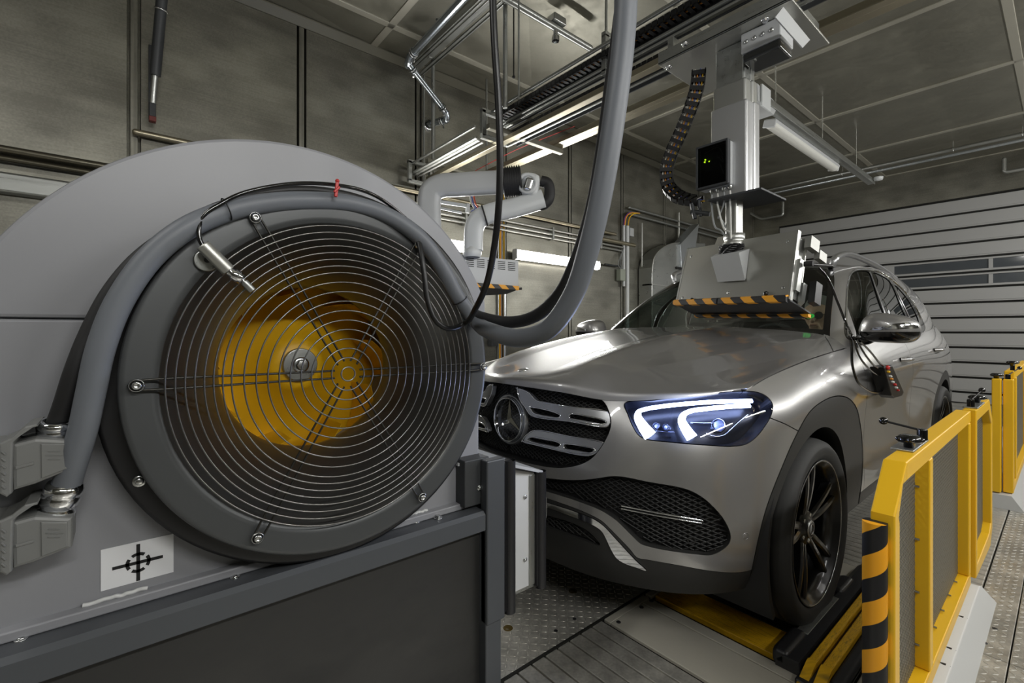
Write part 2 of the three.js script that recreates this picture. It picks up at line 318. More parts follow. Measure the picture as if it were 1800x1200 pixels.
// fluorescent battens: a lit diffuser and, just in front of it, an area light of its size
function lampBatten(label, a, b, face, lit = true, group) {
  const n = face.clone().normalize(), t = b.clone().sub(a), L = t.length(); t.normalize();
  const s = n.clone().cross(t).normalize(), o = a.clone().add(b).multiplyScalar(0.5), g = thing('fluorescent_lamp', label, 'lamp', o, group);
  const basis = new THREE.Matrix4().makeBasis(s, n, t).setPosition(o);
  part('housing', new RoundedBoxGeometry(0.11, 0.045, L, 2, 0.012).translate(0, 0.0, 0).applyMatrix4(basis), M.lightGrey, g);
  const prof = []; for (let i = 0; i <= 14; i++) { const u = Math.PI * i / 14; prof.push([0.062 * Math.cos(u), 0.02 + 0.058 * Math.sin(u)]); }
  part('diffuser', extrude(prof, L - 0.03, 0.004).translate(0, 0, -(L - 0.03) / 2).applyMatrix4(basis), lit ? std(0xffffff, 0.4, 0, { emissive: 0xfffaf0, emissiveIntensity: LAMP_GLOW }) : phy(0xd9d9d3, 0.3, 0, { clearcoat: 0.4 }), g);
  for (const e of [-1, 1]) part('end_cap', new RoundedBoxGeometry(0.128, 0.085, 0.024, 2, 0.01).translate(0, 0.03, e * (L / 2 - 0.004)).applyMatrix4(basis), M.lightGrey, g);
  if (lit) {
    const l = new THREE.RectAreaLight(0xf6f6f4, LAMP_W, 0.11, L - 0.05); l.castShadow = true;
    l.position.copy(n.clone().multiplyScalar(0.085)); l.up.copy(t); g.add(l); l.lookAt(o.clone().addScaledVector(n, 1.085));
  }
  return g;
}
{
  const wl = ROOM.xl + 0.09, X = V3(1, 0, 0), W = 'lit lamps on the left wall';
  const a = onX(902, 440, wl), b = onX(1049, 473, wl), y = (a.y + b.y) / 2;
  lampBatten('lit fluorescent batten on the steel wall behind the hanging hoses', V3(wl, y, b.z), V3(wl, y, a.z), X);
  lampBatten('lit fluorescent batten on the steel wall behind the white articulated arm', V3(wl, y, a.z + 0.65), V3(wl, y, a.z + 2.25), X);
  // the other battens of the room, outside the frame
  for (const z of [-7.0, -4.8, -2.6, -0.4, 1.8]) lampBatten('lit fluorescent batten on the wall beside the walkway, facing the car', V3(ROOM.xr - 0.05, 2.55, z - 0.8), V3(ROOM.xr - 0.05, 2.55, z + 0.8), V3(-1, -0.25, 0), true, 'battens along the walkway wall');
  for (const [x, z] of [[0.6, 4.4]]) lampBatten('lit fluorescent batten under the ceiling behind the blower', V3(x, ROOM.h - 0.06, z - 0.8), V3(x, ROOM.h - 0.06, z + 0.8), V3(0, -1, 0));
}
// ---------------------------------------------------------------- surfaces of the car
// natural cubic spline through (t, value) knots
function spline(ts, vs, endSlope) {
  const n = ts.length, m = new Float64Array(n), c = new Float64Array(n), d = new Float64Array(n), b = new Float64Array(n), a = new Float64Array(n);
  for (let i = 1; i < n - 1; i++) { const h0 = ts[i] - ts[i - 1], h1 = ts[i + 1] - ts[i]; a[i] = h0; b[i] = 2 * (h0 + h1); c[i] = h1; d[i] = 6 * ((vs[i + 1] - vs[i]) / h1 - (vs[i] - vs[i - 1]) / h0); }
  b[0] = 1; b[n - 1] = 1;
  if (endSlope && endSlope[0] !== null) { const h = ts[1] - ts[0]; b[0] = 2 * h; c[0] = h; d[0] = 6 * ((vs[1] - vs[0]) / h - endSlope[0]); }
  if (endSlope && endSlope[1] !== null) { const h = ts[n - 1] - ts[n - 2]; b[n - 1] = 2 * h; a[n - 1] = h; d[n - 1] = 6 * (endSlope[1] - (vs[n - 1] - vs[n - 2]) / h); }
  for (let i = 1; i < n; i++) { const w = a[i] / b[i - 1]; b[i] -= w * c[i - 1]; d[i] -= w * d[i - 1]; }
  m[n - 1] = d[n - 1] / b[n - 1]; for (let i = n - 2; i >= 0; i--) m[i] = (d[i] - c[i] * m[i + 1]) / b[i];
  return t => {
    let i = 0; while (i < n - 2 && t > ts[i + 1]) i++;
    const h = ts[i + 1] - ts[i], A = (ts[i + 1] - t) / h, B = (t - ts[i]) / h;
    return A * vs[i] + B * vs[i + 1] + ((A * A * A - A) * m[i] + (B * B * B - B) * m[i + 1]) * h * h / 6;
  };
}
// table of control points [station][row] -> smooth function of (s, v) in station and row numbers; symmetric ends across x = 0
function tensor(tab, symStart, symEnd) {
  const n = tab.length, r = tab[0].length, knots = (cnt, dist) => { const k = [0]; for (let i = 1; i < cnt; i++) k.push(k[i - 1] + dist(i)); return k; };
  const D = (p, q) => Math.hypot(p[0] - q[0], p[1] - q[1], p[2] - q[2]);
  const S = knots(n, i => tab[i].reduce((s, p, j) => s + D(p, tab[i - 1][j]), 0) / r), T = knots(r, j => tab.reduce((s, c) => s + D(c[j], c[j - 1]), 0) / n);
  const cols = []; for (let j = 0; j < r; j++) cols.push([0, 1, 2].map(k => spline(S, tab.map(c => c[j][k]), [symStart && k !== 0 ? 0 : null, symEnd && k !== 0 ? 0 : null])));
  const lerpK = (K, t) => { const i = Math.min(K.length - 2, Math.max(0, Math.floor(t))); return K[i] + (K[i + 1] - K[i]) * (t - i); };
  const cache = new Map();
  return (s, v) => {
    let f = cache.get(s); if (!f) { const st = lerpK(S, s), pts = cols.map(c => c.map(g => g(st))); f = [0, 1, 2].map(k => spline(T, pts.map(p => p[k]))); cache.set(s, f); }
    const vt = lerpK(T, v); return [f[0](vt), f[1](vt), f[2](vt)];
  };
}
// triangle mesh with vertices [x, y, z, nx, ny, nz, s, v]
function gridMesh(fn, s0, s1, ns, v0, v1, nv, flip) {
  const V = [], T = [], P = []; const at = (i, j) => fn(s0 + (s1 - s0) * i / ns, v0 + (v1 - v0) * j / nv);
  for (let i = 0; i <= ns; i++) { P.push([]); for (let j = 0; j <= nv; j++) P[i].push(at(i, j)); }
  for (let i = 0; i <= ns; i++) for (let j = 0; j <= nv; j++) {
    const a = P[Math.max(0, i - 1)][j], b = P[Math.min(ns, i + 1)][j], c = P[i][Math.max(0, j - 1)], d = P[i][Math.min(nv, j + 1)];
    const u = V3(b[0] - a[0], b[1] - a[1], b[2] - a[2]), w = V3(d[0] - c[0], d[1] - c[1], d[2] - c[2]), n = u.cross(w).normalize(); if (flip) n.negate();
    if (Math.abs(P[i][j][0]) < 1e-6) { n.x = 0; n.normalize(); }
    V.push([...P[i][j], n.x, n.y, n.z, s0 + (s1 - s0) * i / ns, v0 + (v1 - v0) * j / nv]);
  }
  for (let i = 0; i < ns; i++) for (let j = 0; j < nv; j++) { const a = i * (nv + 1) + j, b = a + nv + 1; flip ? T.push([a, a + 1, b], [b, a + 1, b + 1]) : T.push([a, b, a + 1], [b, b + 1, a + 1]); }
  return { V, T };
}
// keep the side where d > 0, cutting triangles along d = 0
function clip(mesh, dfn) {
  const D = new Float64Array(mesh.V.length), done = new Uint8Array(mesh.V.length), out = { V: [], T: [] }, map = new Map(), em = new Map();
  const d = i => { if (!done[i]) { D[i] = dfn(mesh.V[i]); done[i] = 1; if (Math.abs(D[i]) < 1e-9) D[i] = 1e-9; } return D[i]; };
  const keep = i => { let k = map.get(i); if (k === undefined) { k = out.V.length; out.V.push(mesh.V[i]); map.set(i, k); } return k; };
  const cut = (i, j) => { const key = i < j ? i * 1e7 + j : j * 1e7 + i; let k = em.get(key); if (k === undefined) { const t = D[i] / (D[i] - D[j]), a = mesh.V[i], b = mesh.V[j], c = a.map((x, q) => x + (b[q] - x) * t), l = Math.hypot(c[3], c[4], c[5]) || 1; c[3] /= l; c[4] /= l; c[5] /= l; k = out.V.length; out.V.push(c); em.set(key, k); } return k; };
  for (const t of mesh.T) {
    const s = t.map(i => d(i) > 0), n = s[0] + s[1] + s[2];
    if (n === 3) out.T.push(t.map(keep));
    else if (n) {
      const poly = []; for (let q = 0; q < 3; q++) { const i = t[q], j = t[(q + 1) % 3]; if (s[q]) poly.push(keep(i)); if (s[q] !== s[(q + 1) % 3]) poly.push(cut(i, j)); }
      for (let q = 1; q < poly.length - 1; q++) out.T.push([poly[0], poly[q], poly[q + 1]]);
    }
  }
  return out;
}
function split(mesh, dfn, gap = 0) { return [clip(mesh, v => dfn(v) - gap), clip(mesh, v => -dfn(v) - gap)]; }
// turn the cut edges inwards so that every panel shows its thickness
function flange(mesh, depth, skipCentre = true) {
  const cnt = new Map(); for (const t of mesh.T) for (let q = 0; q < 3; q++) { const a = t[q], b = t[(q + 1) % 3], k = a < b ? a * 1e7 + b : b * 1e7 + a; cnt.set(k, cnt.has(k) ? null : [a, b]); }
  const out = { V: mesh.V.slice(), T: mesh.T.slice() };
  for (const e of cnt.values()) {
    if (!e) continue; const a = mesh.V[e[0]], b = mesh.V[e[1]]; if (skipCentre && Math.abs(a[0]) < 1e-4 && Math.abs(b[0]) < 1e-4) continue;
    const ex = b[0] - a[0], ey = b[1] - a[1], ez = b[2] - a[2]; let nx = ey * a[5] - ez * a[4], ny = ez * a[3] - ex * a[5], nz = ex * a[4] - ey * a[3]; const l = Math.hypot(nx, ny, nz) || 1; nx /= l; ny /= l; nz /= l;
    const k = out.V.length, mk = (p, dd) => [p[0] - p[3] * dd, p[1] - p[4] * dd, p[2] - p[5] * dd, nx, ny, nz, p[6], p[7]];
    out.V.push(mk(a, 0), mk(b, 0), mk(b, depth), mk(a, depth)); out.T.push([k, k + 2, k + 1], [k, k + 3, k + 2]);
  }
  return out;
}
function flangeOnly(mesh, depth) { const f = flange(mesh, depth); return { V: f.V, T: f.T.slice(mesh.T.length) }; }
function offset(mesh, d) { return { V: mesh.V.map(p => [p[0] + p[3] * d, p[1] + p[4] * d, p[2] + p[5] * d, p[3], p[4], p[5], p[6], p[7]]), T: mesh.T }; }
function mirrored(mesh) { return { V: mesh.V.map(p => [-p[0], p[1], p[2], -p[3], p[4], p[5], p[6], p[7]]), T: mesh.T.map(t => [t[0], t[2], t[1]]) }; }
function toGeo(...meshes) {
  const pos = [], nor = [], uv = [], idx = [];
  for (const m of meshes) { const o = pos.length / 3; for (const p of m.V) { pos.push(p[0], p[1], p[2]); nor.push(p[3], p[4], p[5]); uv.push(p[2] + p[0], p[1]); } for (const t of m.T) idx.push(t[0] + o, t[1] + o, t[2] + o); }
  const g = new THREE.BufferGeometry(); g.setAttribute('position', new THREE.Float32BufferAttribute(pos, 3)); g.setAttribute('normal', new THREE.Float32BufferAttribute(nor, 3)); g.setAttribute('uv', new THREE.Float32BufferAttribute(uv, 2)); g.setIndex(idx); return g;
}
function smoothPts(pts, closed, n = 8) { const c = new THREE.CatmullRomCurve3(pts.map(p => V3(p[0], p[1], 0)), closed, 'centripetal'); return c.getPoints(pts.length * n).map(p => [p.x, p.y]); }
function polyDist(pts) {   // signed distance, positive inside
  const n = pts.length;
  return (x, y) => {
    let best = 1e18, inside = false;
    for (let i = 0, j = n - 1; i < n; j = i++) {
      const ax = pts[j][0], ay = pts[j][1], bx_ = pts[i][0], by = pts[i][1], ex = bx_ - ax, ey = by - ay; let t = ((x - ax) * ex + (y - ay) * ey) / (ex * ex + ey * ey || 1); t = t < 0 ? 0 : t > 1 ? 1 : t;
      const dx = x - ax - ex * t, dy = y - ay - ey * t, q = dx * dx + dy * dy; if (q < best) best = q;
      if ((ay > y) !== (by > y) && x < (bx_ - ax) * (y - ay) / (by - ay) + ax) inside = !inside;
    }
    return (inside ? 1 : -1) * Math.sqrt(best);
  };
}
// an outline traced in the photograph, read on the car's own surface
const traced = (pts, smooth = true) => { const f = polyDist(smooth ? smoothPts(pts, true) : pts); return v => { const q = proj(v[0], v[1], v[2]); return f(q[0], q[1]); }; };
// side of an open line traced in the photograph (positive to the right of its direction in the picture)
const tracedSide = pts => { const p = smoothPts(pts, false); return v => { const [x, y] = proj(v[0], v[1], v[2]); let best = 1e18, s = 1; for (let i = 1; i < p.length; i++) { const ax = p[i - 1][0], ay = p[i - 1][1], ex = p[i][0] - ax, ey = p[i][1] - ay; let t = ((x - ax) * ex + (y - ay) * ey) / (ex * ex + ey * ey || 1); if (i > 1) t = Math.max(0, t); if (i < p.length - 1) t = Math.min(1, t); const dx = x - ax - ex * t, dy = y - ay - ey * t, q = dx * dx + dy * dy; if (q < best) { best = q; s = ex * dy - ey * dx > 0 ? 1 : -1; } } return s * Math.sqrt(best); }; };
// point of a surface mesh under a pixel
function picker(mesh) {
  const P = mesh.V.map(v => proj(v[0], v[1], v[2])), cell = 24, bins = new Map();
  mesh.T.forEach((t, k) => { const xs = t.map(i => P[i][0]), ys = t.map(i => P[i][1]); for (let i = Math.floor(Math.min(...xs) / cell); i <= Math.floor(Math.max(...xs) / cell); i++) for (let j = Math.floor(Math.min(...ys) / cell); j <= Math.floor(Math.max(...ys) / cell); j++) { const key = i * 10007 + j; if (!bins.has(key)) bins.set(key, []); bins.get(key).push(k); } });
  return (x, y, off = 0) => {
    let best = null, bd = 1e9;
    for (const k of bins.get(Math.floor(x / cell) * 10007 + Math.floor(y / cell)) ?? []) {
      const [a, b, c] = mesh.T[k], A = P[a], B = P[b], Cc = P[c], d = (B[0] - A[0]) * (Cc[1] - A[1]) - (Cc[0] - A[0]) * (B[1] - A[1]); if (Math.abs(d) < 1e-9) continue;
      const u = ((x - A[0]) * (Cc[1] - A[1]) - (Cc[0] - A[0]) * (y - A[1])) / d, w = ((B[0] - A[0]) * (y - A[1]) - (x - A[0]) * (B[1] - A[1])) / d; if (u < -1e-6 || w < -1e-6 || u + w > 1 + 1e-6) continue;
      const q = mesh.V[a].map((t, i) => t + (mesh.V[b][i] - t) * u + (mesh.V[c][i] - t) * w), n = V3(q[3], q[4], q[5]).normalize(), p = V3(q[0], q[1], q[2]), dd = p.clone().sub(EYE).dot(FWD);
      if (dd < bd) { bd = dd; best = { p: p.addScaledVector(n, off), n }; }
    }
    return best;
  };
}

// lower body: stations run from the nose round the corner and along the side to the tail, rows from the lower edge up
const sideX = (z, k) => { const t = [[0.885, 0.925, 0.945, 0.952, 0.958, 0.948], [0.9, 0.94, 0.957, 0.962, 0.964, 0.95]][k]; return t; };
const lowTab = [
  [[0, .235, .835], [0, .325, .885], [0, .46, .912], [0, .61, .912], [0, .77, .905], [0, .885, .905], [0, .968, .908]],
  [[.25, .235, .815], [.25, .325, .866], [.25, .46, .892], [.25, .61, .885], [.25, .77, .868], [.25, .875, .855], [.25, .953, .84]],
  [[.44, .235, .775], [.445, .325, .826], [.45, .46, .85], [.45, .61, .835], [.45, .77, .79], [.45, .86, .758], [.44, .926, .732]],
  [[.59, .235, .705], [.605, .325, .752], [.61, .46, .777], [.61, .61, .775], [.605, .77, .742], [.60, .87, .70], [.59, .936, .652]],
  [[.715, .235, .615], [.74, .325, .662], [.75, .46, .685], [.755, .61, .692], [.75, .77, .668], [.74, .88, .618], [.72, .956, .555]],
  [[.805, .24, .51], [.835, .33, .555], [.852, .46, .575], [.858, .61, .582], [.855, .77, .565], [.845, .89, .52], [.805, .974, .46]],
  [[.862, .25, .405], [.895, .34, .435], [.912, .46, .45], [.918, .61, .455], [.918, .77, .445], [.908, .90, .415], [.845, .992, .37]],
  [[.89, .26, .29], [.925, .35, .305], [.942, .46, .315], [.948, .61, .318], [.95, .77, .312], [.938, .91, .285], [.852, 1.018, .235]],
  [[.90, .27, .13], [.938, .36, .135], [.953, .46, .138], [.958, .61, .14], [.962, .77, .138], [.944, .93, .12], [.858, 1.042, .07]],
  [[.90, .28, -.08], [.938, .36, -.08], [.954, .46, -.08], [.96, .61, -.08], [.964, .78, -.08], [.946, .95, -.09], [.864, 1.064, -.11]],
  [[.90, .28, -.32], [.936, .36, -.32], [.95, .46, -.32], [.954, .62, -.32], [.962, .80, -.32], [.948, .97, -.32], [.87, 1.088, -.33]],
  [[.90, .28, -.6], [.932, .36, -.6], [.942, .46, -.6], [.944, .63, -.6], [.956, .82, -.6], [.95, .985, -.6], [.882, 1.112, -.6]],
  [[.90, .28, -1.0], [.93, .36, -1.0], [.938, .46, -1.0], [.938, .63, -1.0], [.953, .83, -1.0], [.951, 1.0, -1.0], [.893, 1.14, -1.0]],
  [[.90, .28, -1.6], [.93, .36, -1.6], [.937, .46, -1.6], [.937, .64, -1.6], [.953, .84, -1.6], [.953, 1.015, -1.6], [.897, 1.162, -1.6]],
  [[.90, .28, -2.3], [.93, .36, -2.3], [.94, .46, -2.3], [.942, .65, -2.3], [.957, .85, -2.3], [.955, 1.03, -2.3], [.895, 1.183, -2.3]],
  [[.90, .28, -2.9], [.935, .36, -2.9], [.952, .46, -2.9], [.96, .66, -2.9], [.966, .86, -2.9], [.952, 1.05, -2.9], [.88, 1.208, -2.9]],
  [[.87, .29, -3.4], [.915, .37, -3.4], [.935, .47, -3.42], [.945, .67, -3.43], [.945, .87, -3.43], [.925, 1.07, -3.42], [.845, 1.236, -3.4]],
  [[.77, .30, -3.74], [.82, .38, -3.78], [.845, .48, -3.82], [.855, .68, -3.83], [.85, .88, -3.82], [.825, 1.08, -3.80], [.755, 1.25, -3.76]],
  [[.42, .30, -3.94], [.44, .38, -3.99], [.45, .48, -4.02], [.455, .68, -4.03], [.45, .88, -4.01], [.435, 1.09, -3.98], [.40, 1.268, -3.93]],
  [[0, .30, -3.97], [0, .38, -4.03], [0, .48, -4.06], [0, .68, -4.06], [0, .88, -4.04], [0, 1.09, -4.0], [0, 1.27, -3.96]],
];
// bonnet: columns across, each a run of (z, y) from the lip over the grille back to the windscreen
const hoodCols = [
  [0, [[.908, .968], [.90, .992], [.865, 1.008], [.78, 1.026], [.5, 1.09], [.2, 1.142], [-.05, 1.178], [-.4, 1.212], [-.7, 1.232]]],
  [.2, [[.862, .958], [.853, .985], [.82, 1.008], [.74, 1.034], [.5, 1.095], [.2, 1.148], [-.05, 1.184], [-.4, 1.216], [-.7, 1.234]]],
  [.31, [[.812, .947], [.803, .975], [.77, 1.004], [.70, 1.038], [.48, 1.098], [.2, 1.148], [-.05, 1.182], [-.4, 1.214], [-.7, 1.231]]],
  [.44, [[.735, .927], [.727, .953], [.695, .982], [.62, 1.018], [.42, 1.070], [.18, 1.118], [-.05, 1.155], [-.4, 1.199], [-.7, 1.222]]],
  [.575, [[.662, .935], [.655, .955], [.63, .974], [.56, 1.003], [.38, 1.042], [.16, 1.083], [-.05, 1.124], [-.4, 1.183], [-.7, 1.213]]],
  [.70, [[.575, .952], [.569, .965], [.55, .976], [.50, .993], [.34, 1.024], [.14, 1.061], [-.06, 1.098], [-.4, 1.160], [-.7, 1.198]]],
  [.80, [[.47, .972], [.465, .98], [.45, .986], [.41, .995], [.28, 1.016], [.11, 1.046], [-.08, 1.080], [-.4, 1.134], [-.7, 1.172]]],
  [.855, [[.40, .985], [.396, .986], [.385, .989], [.35, .995], [.235, 1.014], [.08, 1.038], [-.10, 1.062], [-.4, 1.098], [-.7, 1.13]]],
  [.90, [[.36, .95], [.357, .951], [.348, .953], [.32, .959], [.21, .977], [.07, .999], [-.1, 1.022], [-.4, 1.053], [-.7, 1.085]]],
];
const hoodBase = tensor(hoodCols.map(([x, c]) => c.map(([z, y]) => [x, y, z])), true, false);
// two pressed creases run back along each side of the bonnet
const hoodFn = (s, v) => {
  const p = hoodBase(s, v), x = p[0], z = p[2], e = 0.006, ridge = (c, w) => Math.max(0, 1 - (Math.sqrt((x - c) ** 2 + e * e) - e) / w), sm = t => { t = Math.min(1, Math.max(0, t)); return t * t * (3 - 2 * t); };
  const xo = 0.435 + (0.70 - z) * 0.295, xi = 0.285 + (0.70 - z) * 0.03, f = sm((v - 1.6) / 2) * sm((z + 0.68) / 0.3);
  return [x, p[1] + f * (0.011 * ridge(xo, 0.13) + 0.008 * ridge(xi, 0.11)), z];
};
const lowFn = tensor(lowTab, true, true);
// upper body: windscreen, pillars and side glass
const upTab = [
  [[0, 1.15, -.66], [0, 1.36, -.93], [0, 1.55, -1.19], [0, 1.69, -1.40]],
  [[.37, 1.15, -.685], [.35, 1.36, -.95], [.33, 1.55, -1.21], [.305, 1.683, -1.415]],
  [[.66, 1.14, -.735], [.60, 1.36, -1.02], [.545, 1.548, -1.275], [.49, 1.665, -1.46]],
  [[.79, 1.12, -.715], [.715, 1.36, -1.045], [.645, 1.543, -1.335], [.58, 1.645, -1.53]],
  [[.868, 1.11, -.80], [.79, 1.36, -1.16], [.70, 1.545, -1.47], [.622, 1.65, -1.68]],
  [[.89, 1.12, -1.1], [.822, 1.365, -1.42], [.728, 1.555, -1.7], [.64, 1.67, -1.9]],
  [[.893, 1.15, -1.6], [.833, 1.375, -1.82], [.742, 1.565, -2.02], [.648, 1.684, -2.15]],
  [[.89, 1.172, -2.3], [.832, 1.385, -2.42], [.742, 1.57, -2.52], [.648, 1.69, -2.6]],
  [[.875, 1.195, -2.9], [.818, 1.395, -2.96], [.728, 1.567, -3.02], [.635, 1.68, -3.08]],
  [[.84, 1.22, -3.4], [.785, 1.405, -3.4], [.70, 1.558, -3.4], [.61, 1.658, -3.4]],
  [[.75, 1.24, -3.76], [.69, 1.41, -3.69], [.61, 1.55, -3.62], [.53, 1.64, -3.56]],
  [[.4, 1.26, -3.93], [.38, 1.42, -3.85], [.335, 1.56, -3.76], [.29, 1.655, -3.67]],
  [[0, 1.26, -3.96], [0, 1.42, -3.88], [0, 1.565, -3.78], [0, 1.665, -3.69]],
];
const upFn = tensor(upTab, true, true);
// ---------------------------------------------------------------- the car
const car = thing('suv', 'silver grey sports utility vehicle with lit headlights standing on the roller floor', 'car', [0, 0, -1.5]);
const carSurf = {};
{
  const both = (name, mesh, mat, fl = 0.012, label) => { const m = fl ? flange(mesh, fl) : mesh; return part(name, toGeo(m, mirrored(m)), mat, car, label); };
  const pair = (name, mesh, mat, fl = 0.012, label, parent = car) => { const m = fl ? flange(mesh, fl) : mesh; return [m, mirrored(m)].map(q => part(name, toGeo(q), mat, parent, label)); };
  const G = 0.9;   // half a shut line, in photograph pixels
  let low = gridMesh(lowFn, 0, 19, 480, 0, 6, 96);
  const hoodAll = gridMesh(hoodFn, 0, 8, 190, 0, 8, 120);
  let up = gridMesh(upFn, 0, 12, 260, 0, 3, 60);
  const pickLow = picker(low), pickHood = picker(hoodAll), pickUp = picker(up);
  Object.assign(carSurf, { pickLow, pickHood, pickUp });

  // outlines traced on the photograph
  const headP = [[1098, 709], [1150, 703], [1220, 694], [1300, 687.5], [1330, 689], [1348, 697], [1358, 711], [1356, 728], [1345, 748], [1329, 768], [1312, 780], [1290, 784], [1240, 782], [1180, 777], [1134, 771], [1122, 764], [1112, 748], [1104, 729]];
  const grillP = [[800, 656], [885, 672], [960, 684], [1030, 694.5], [1050, 699], [1062, 707], [1070, 722], [1074, 740], [1072, 755], [1063, 775], [1052, 792], [1040, 805], [1022, 815], [995, 821], [970, 821], [940, 816], [900, 806], [860, 792], [800, 768]];
  const insetP = [[820, 815], [900, 832], [957, 840], [1007, 844], [1040, 842], [1083, 837], [1140, 847], [1207, 860], [1233, 873], [1253, 890], [1273, 914], [1284, 940], [1282, 954], [1270, 966], [1250, 975], [1223, 973.5], [1173, 967], [1140, 960], [1126, 955], [1115, 945], [1098, 928], [1082, 913], [1057, 897], [1023, 883], [990, 872], [960, 863], [900, 850], [820, 835]];
  const chromeP = [[940, 876], [967, 884], [1010, 898], [1045, 912], [1062, 924], [1078, 941], [1100, 965], [1118, 984], [1137, 1002], [1118, 996], [1098, 989], [1084, 980], [1075, 966], [1066, 947], [1058, 933], [1046, 924], [1028, 916], [1000, 905], [967, 893], [940, 885]];
  const intakeP = [[880, 880], [966, 907], [1000, 917], [1025, 928], [1043, 942], [1055, 958], [1030, 951], [990, 936], [957, 923], [880, 893]];
  const lowLine = [[860, 845], [940, 869], [968, 878], [1023, 898], [1057, 915], [1070, 927], [1107, 965], [1120, 980], [1140, 984], [1190, 993], [1240, 1002], [1278, 1006], [1307, 1005], [1323, 1001], [1350, 992]];
  const archP = [[1316, 1030], [1322, 1000], [1345, 900], [1375, 820], [1402, 760], [1425, 722], [1448, 704], [1470, 696], [1490, 699], [1504, 714], [1512, 745], [1516, 790], [1515, 840], [1508, 890], [1500, 930], [1400, 1100], [1330, 1100]];
  const hoodShut = [[1240, 712], [1307, 687], [1350, 662.5], [1410, 636.5], [1455, 621], [1488, 611.5], [1530, 600]];

  const arch = c => v => v[0] < 0.5 ? -1 : 0.428 - Math.hypot(v[2] - c, (v[1] - 0.375));
  const near = (f, cond) => v => cond(v) ? f(v) : -50;
  const front = v => v[6] < 12.5;
  // black inner body behind the shut lines
  let shell = clip(low, v => -arch(0)(v)); shell = clip(shell, v => -arch(-2.995)(v));
  for (const [o, n] of [[headP, 12], [grillP, 4], [insetP, 7], [intakeP, 6]]) { const f = traced(o); shell = clip(shell, v => v[6] < n ? -f(v) : 1); }
  shell = flange(offset(shell, -0.022), 0.05);
  const hoodLine = tracedSide(hoodShut);
  low = clip(low, v => -arch(0)(v)); low = clip(low, v => -arch(-2.995)(v));
  low = clip(low, v => v[6] < 5.5 || v[6] > 12 ? 1 : Math.max(hoodLine(v) - G, v[2] < -0.66 ? 1 : -9));

  let cladF, cladR, head, grill, inset, lower, chrome, intake, rest = low;
  [cladF, rest] = split(rest, near(traced(archP), v => front(v) && v[6] > 4.5), G);
  [cladR, rest] = split(rest, v => v[0] < 0.5 || v[2] > -2 ? -1 : 0.50 - Math.hypot(v[2] + 2.995, (v[1] - 0.375)), 0.002);
  [head, rest] = split(rest, near(traced(headP), v => front(v)), G);
  [grill, rest] = split(rest, near(traced(grillP), v => v[6] < 4), G * 0.6);
  [inset, rest] = split(rest, near(traced(insetP), v => v[6] < 7), G * 0.5);
  [lower, rest] = split(rest, near(tracedSide(lowLine), v => v[6] < 7.6), G * 0.5);
  [chrome, lower] = split(lower, near(traced(chromeP), v => v[6] < 6), 0.3);
  [intake, lower] = split(lower, near(traced(intakeP), v => v[6] < 6), 0.3);
  let bumper, fender, sill, door1, door2, quarter;
  [sill, rest] = split(rest, v => v[6] < 9 ? -1 : 0.375 - v[1] + Math.max(0, -3.2 - v[2]), 0.0015);
  [bumper, rest] = split(rest, near(tracedSide([[1250, 690], [1353, 734], [1380, 745], [1415, 764]]), v => v[6] < 8.6), G);
  [fender, rest] = split(rest, v => v[2] + 0.71 + 0.10 * Math.max(0, 0.75 - v[1]), 0.0022);
  [door1, rest] = split(rest, v => v[2] + 1.80 - 0.05 * (v[1] - 0.7), 0.0022);
  [door2, quarter] = split(rest, v => v[2] + 3.02 - 0.55 * Math.max(0, 1.0 - v[1]) , 0.0022);

  part('body_shell', toGeo(shell, mirrored(shell)), M.plasticDark, car);
  const B = both('front_bumper', bumper, M.paint, 0.02);
  pair('fender', fender, M.paint); const doorsF = pair('front_door', door1, M.paint), doorsR = pair('rear_door', door2, M.paint);
  both('rear_body', quarter, M.paint);
  pair('front_arch_cladding', cladF, M.plastic, 0.03, 'black plastic wheel arch'); pair('rear_arch_cladding', cladR, M.plastic, 0.03);
  const [sillA, sillB] = split(sill, v => v[2] + 3.0, 0); pair('sill_cladding', sillA, M.plastic, 0.02); both('rear_skirt', sillB, M.plastic, 0.02); both('lower_lip', lower, M.plastic, 0.02);
  pair('skid_trim', clip(offset(chrome, 0.004), v => v[0] - 0.012), M.chrome, 0.015, 'chrome skid trim');
  const intakeBack = offset(intake, -0.015); part('lower_intake', toGeo(intakeBack, mirrored(intakeBack)), M.plasticDark, car);
  // raised lip lines in the wheel arch cladding
  const archLine = (r, rr, a0, a1, x) => { const pts = []; for (let i = 0; i <= 40; i++) { const a = a0 + (a1 - a0) * i / 40; pts.push(V3(x, 0.375 + r * Math.sin(a), r * Math.cos(a))); } return hose(pts, rr, 8, 60); };

  // ------------------------------------------------ bonnet
  let hood, cowl; hood = clip(hoodAll, v => -hoodLine(v) - G + (v[2] > 0.42 ? 40 : 0));
  { const f = traced(headP); hood = clip(hood, v => v[0] < 0.78 || v[2] < 0.2 ? 1 : -f(v) - G * 0.6); }
  [cowl, hood] = split(hood, v => v[0] < 0.6 ? -9 : tracedSide([[1432, 570], [1443, 582], [1456, 600], [1467, 622]])(v) * -1, G);
  hood = clip(hood, v => v[2] + 0.60 + 0.12 * v[0] * v[0]);
  const H = both('bonnet', hood, M.paint, 0.014);
  pair('cowl_panel', cowl, M.paint, 0.014);
  const under = offset(hoodAll, -0.03); part('bonnet_liner', toGeo(under, mirrored(under)), M.plasticDark, car);
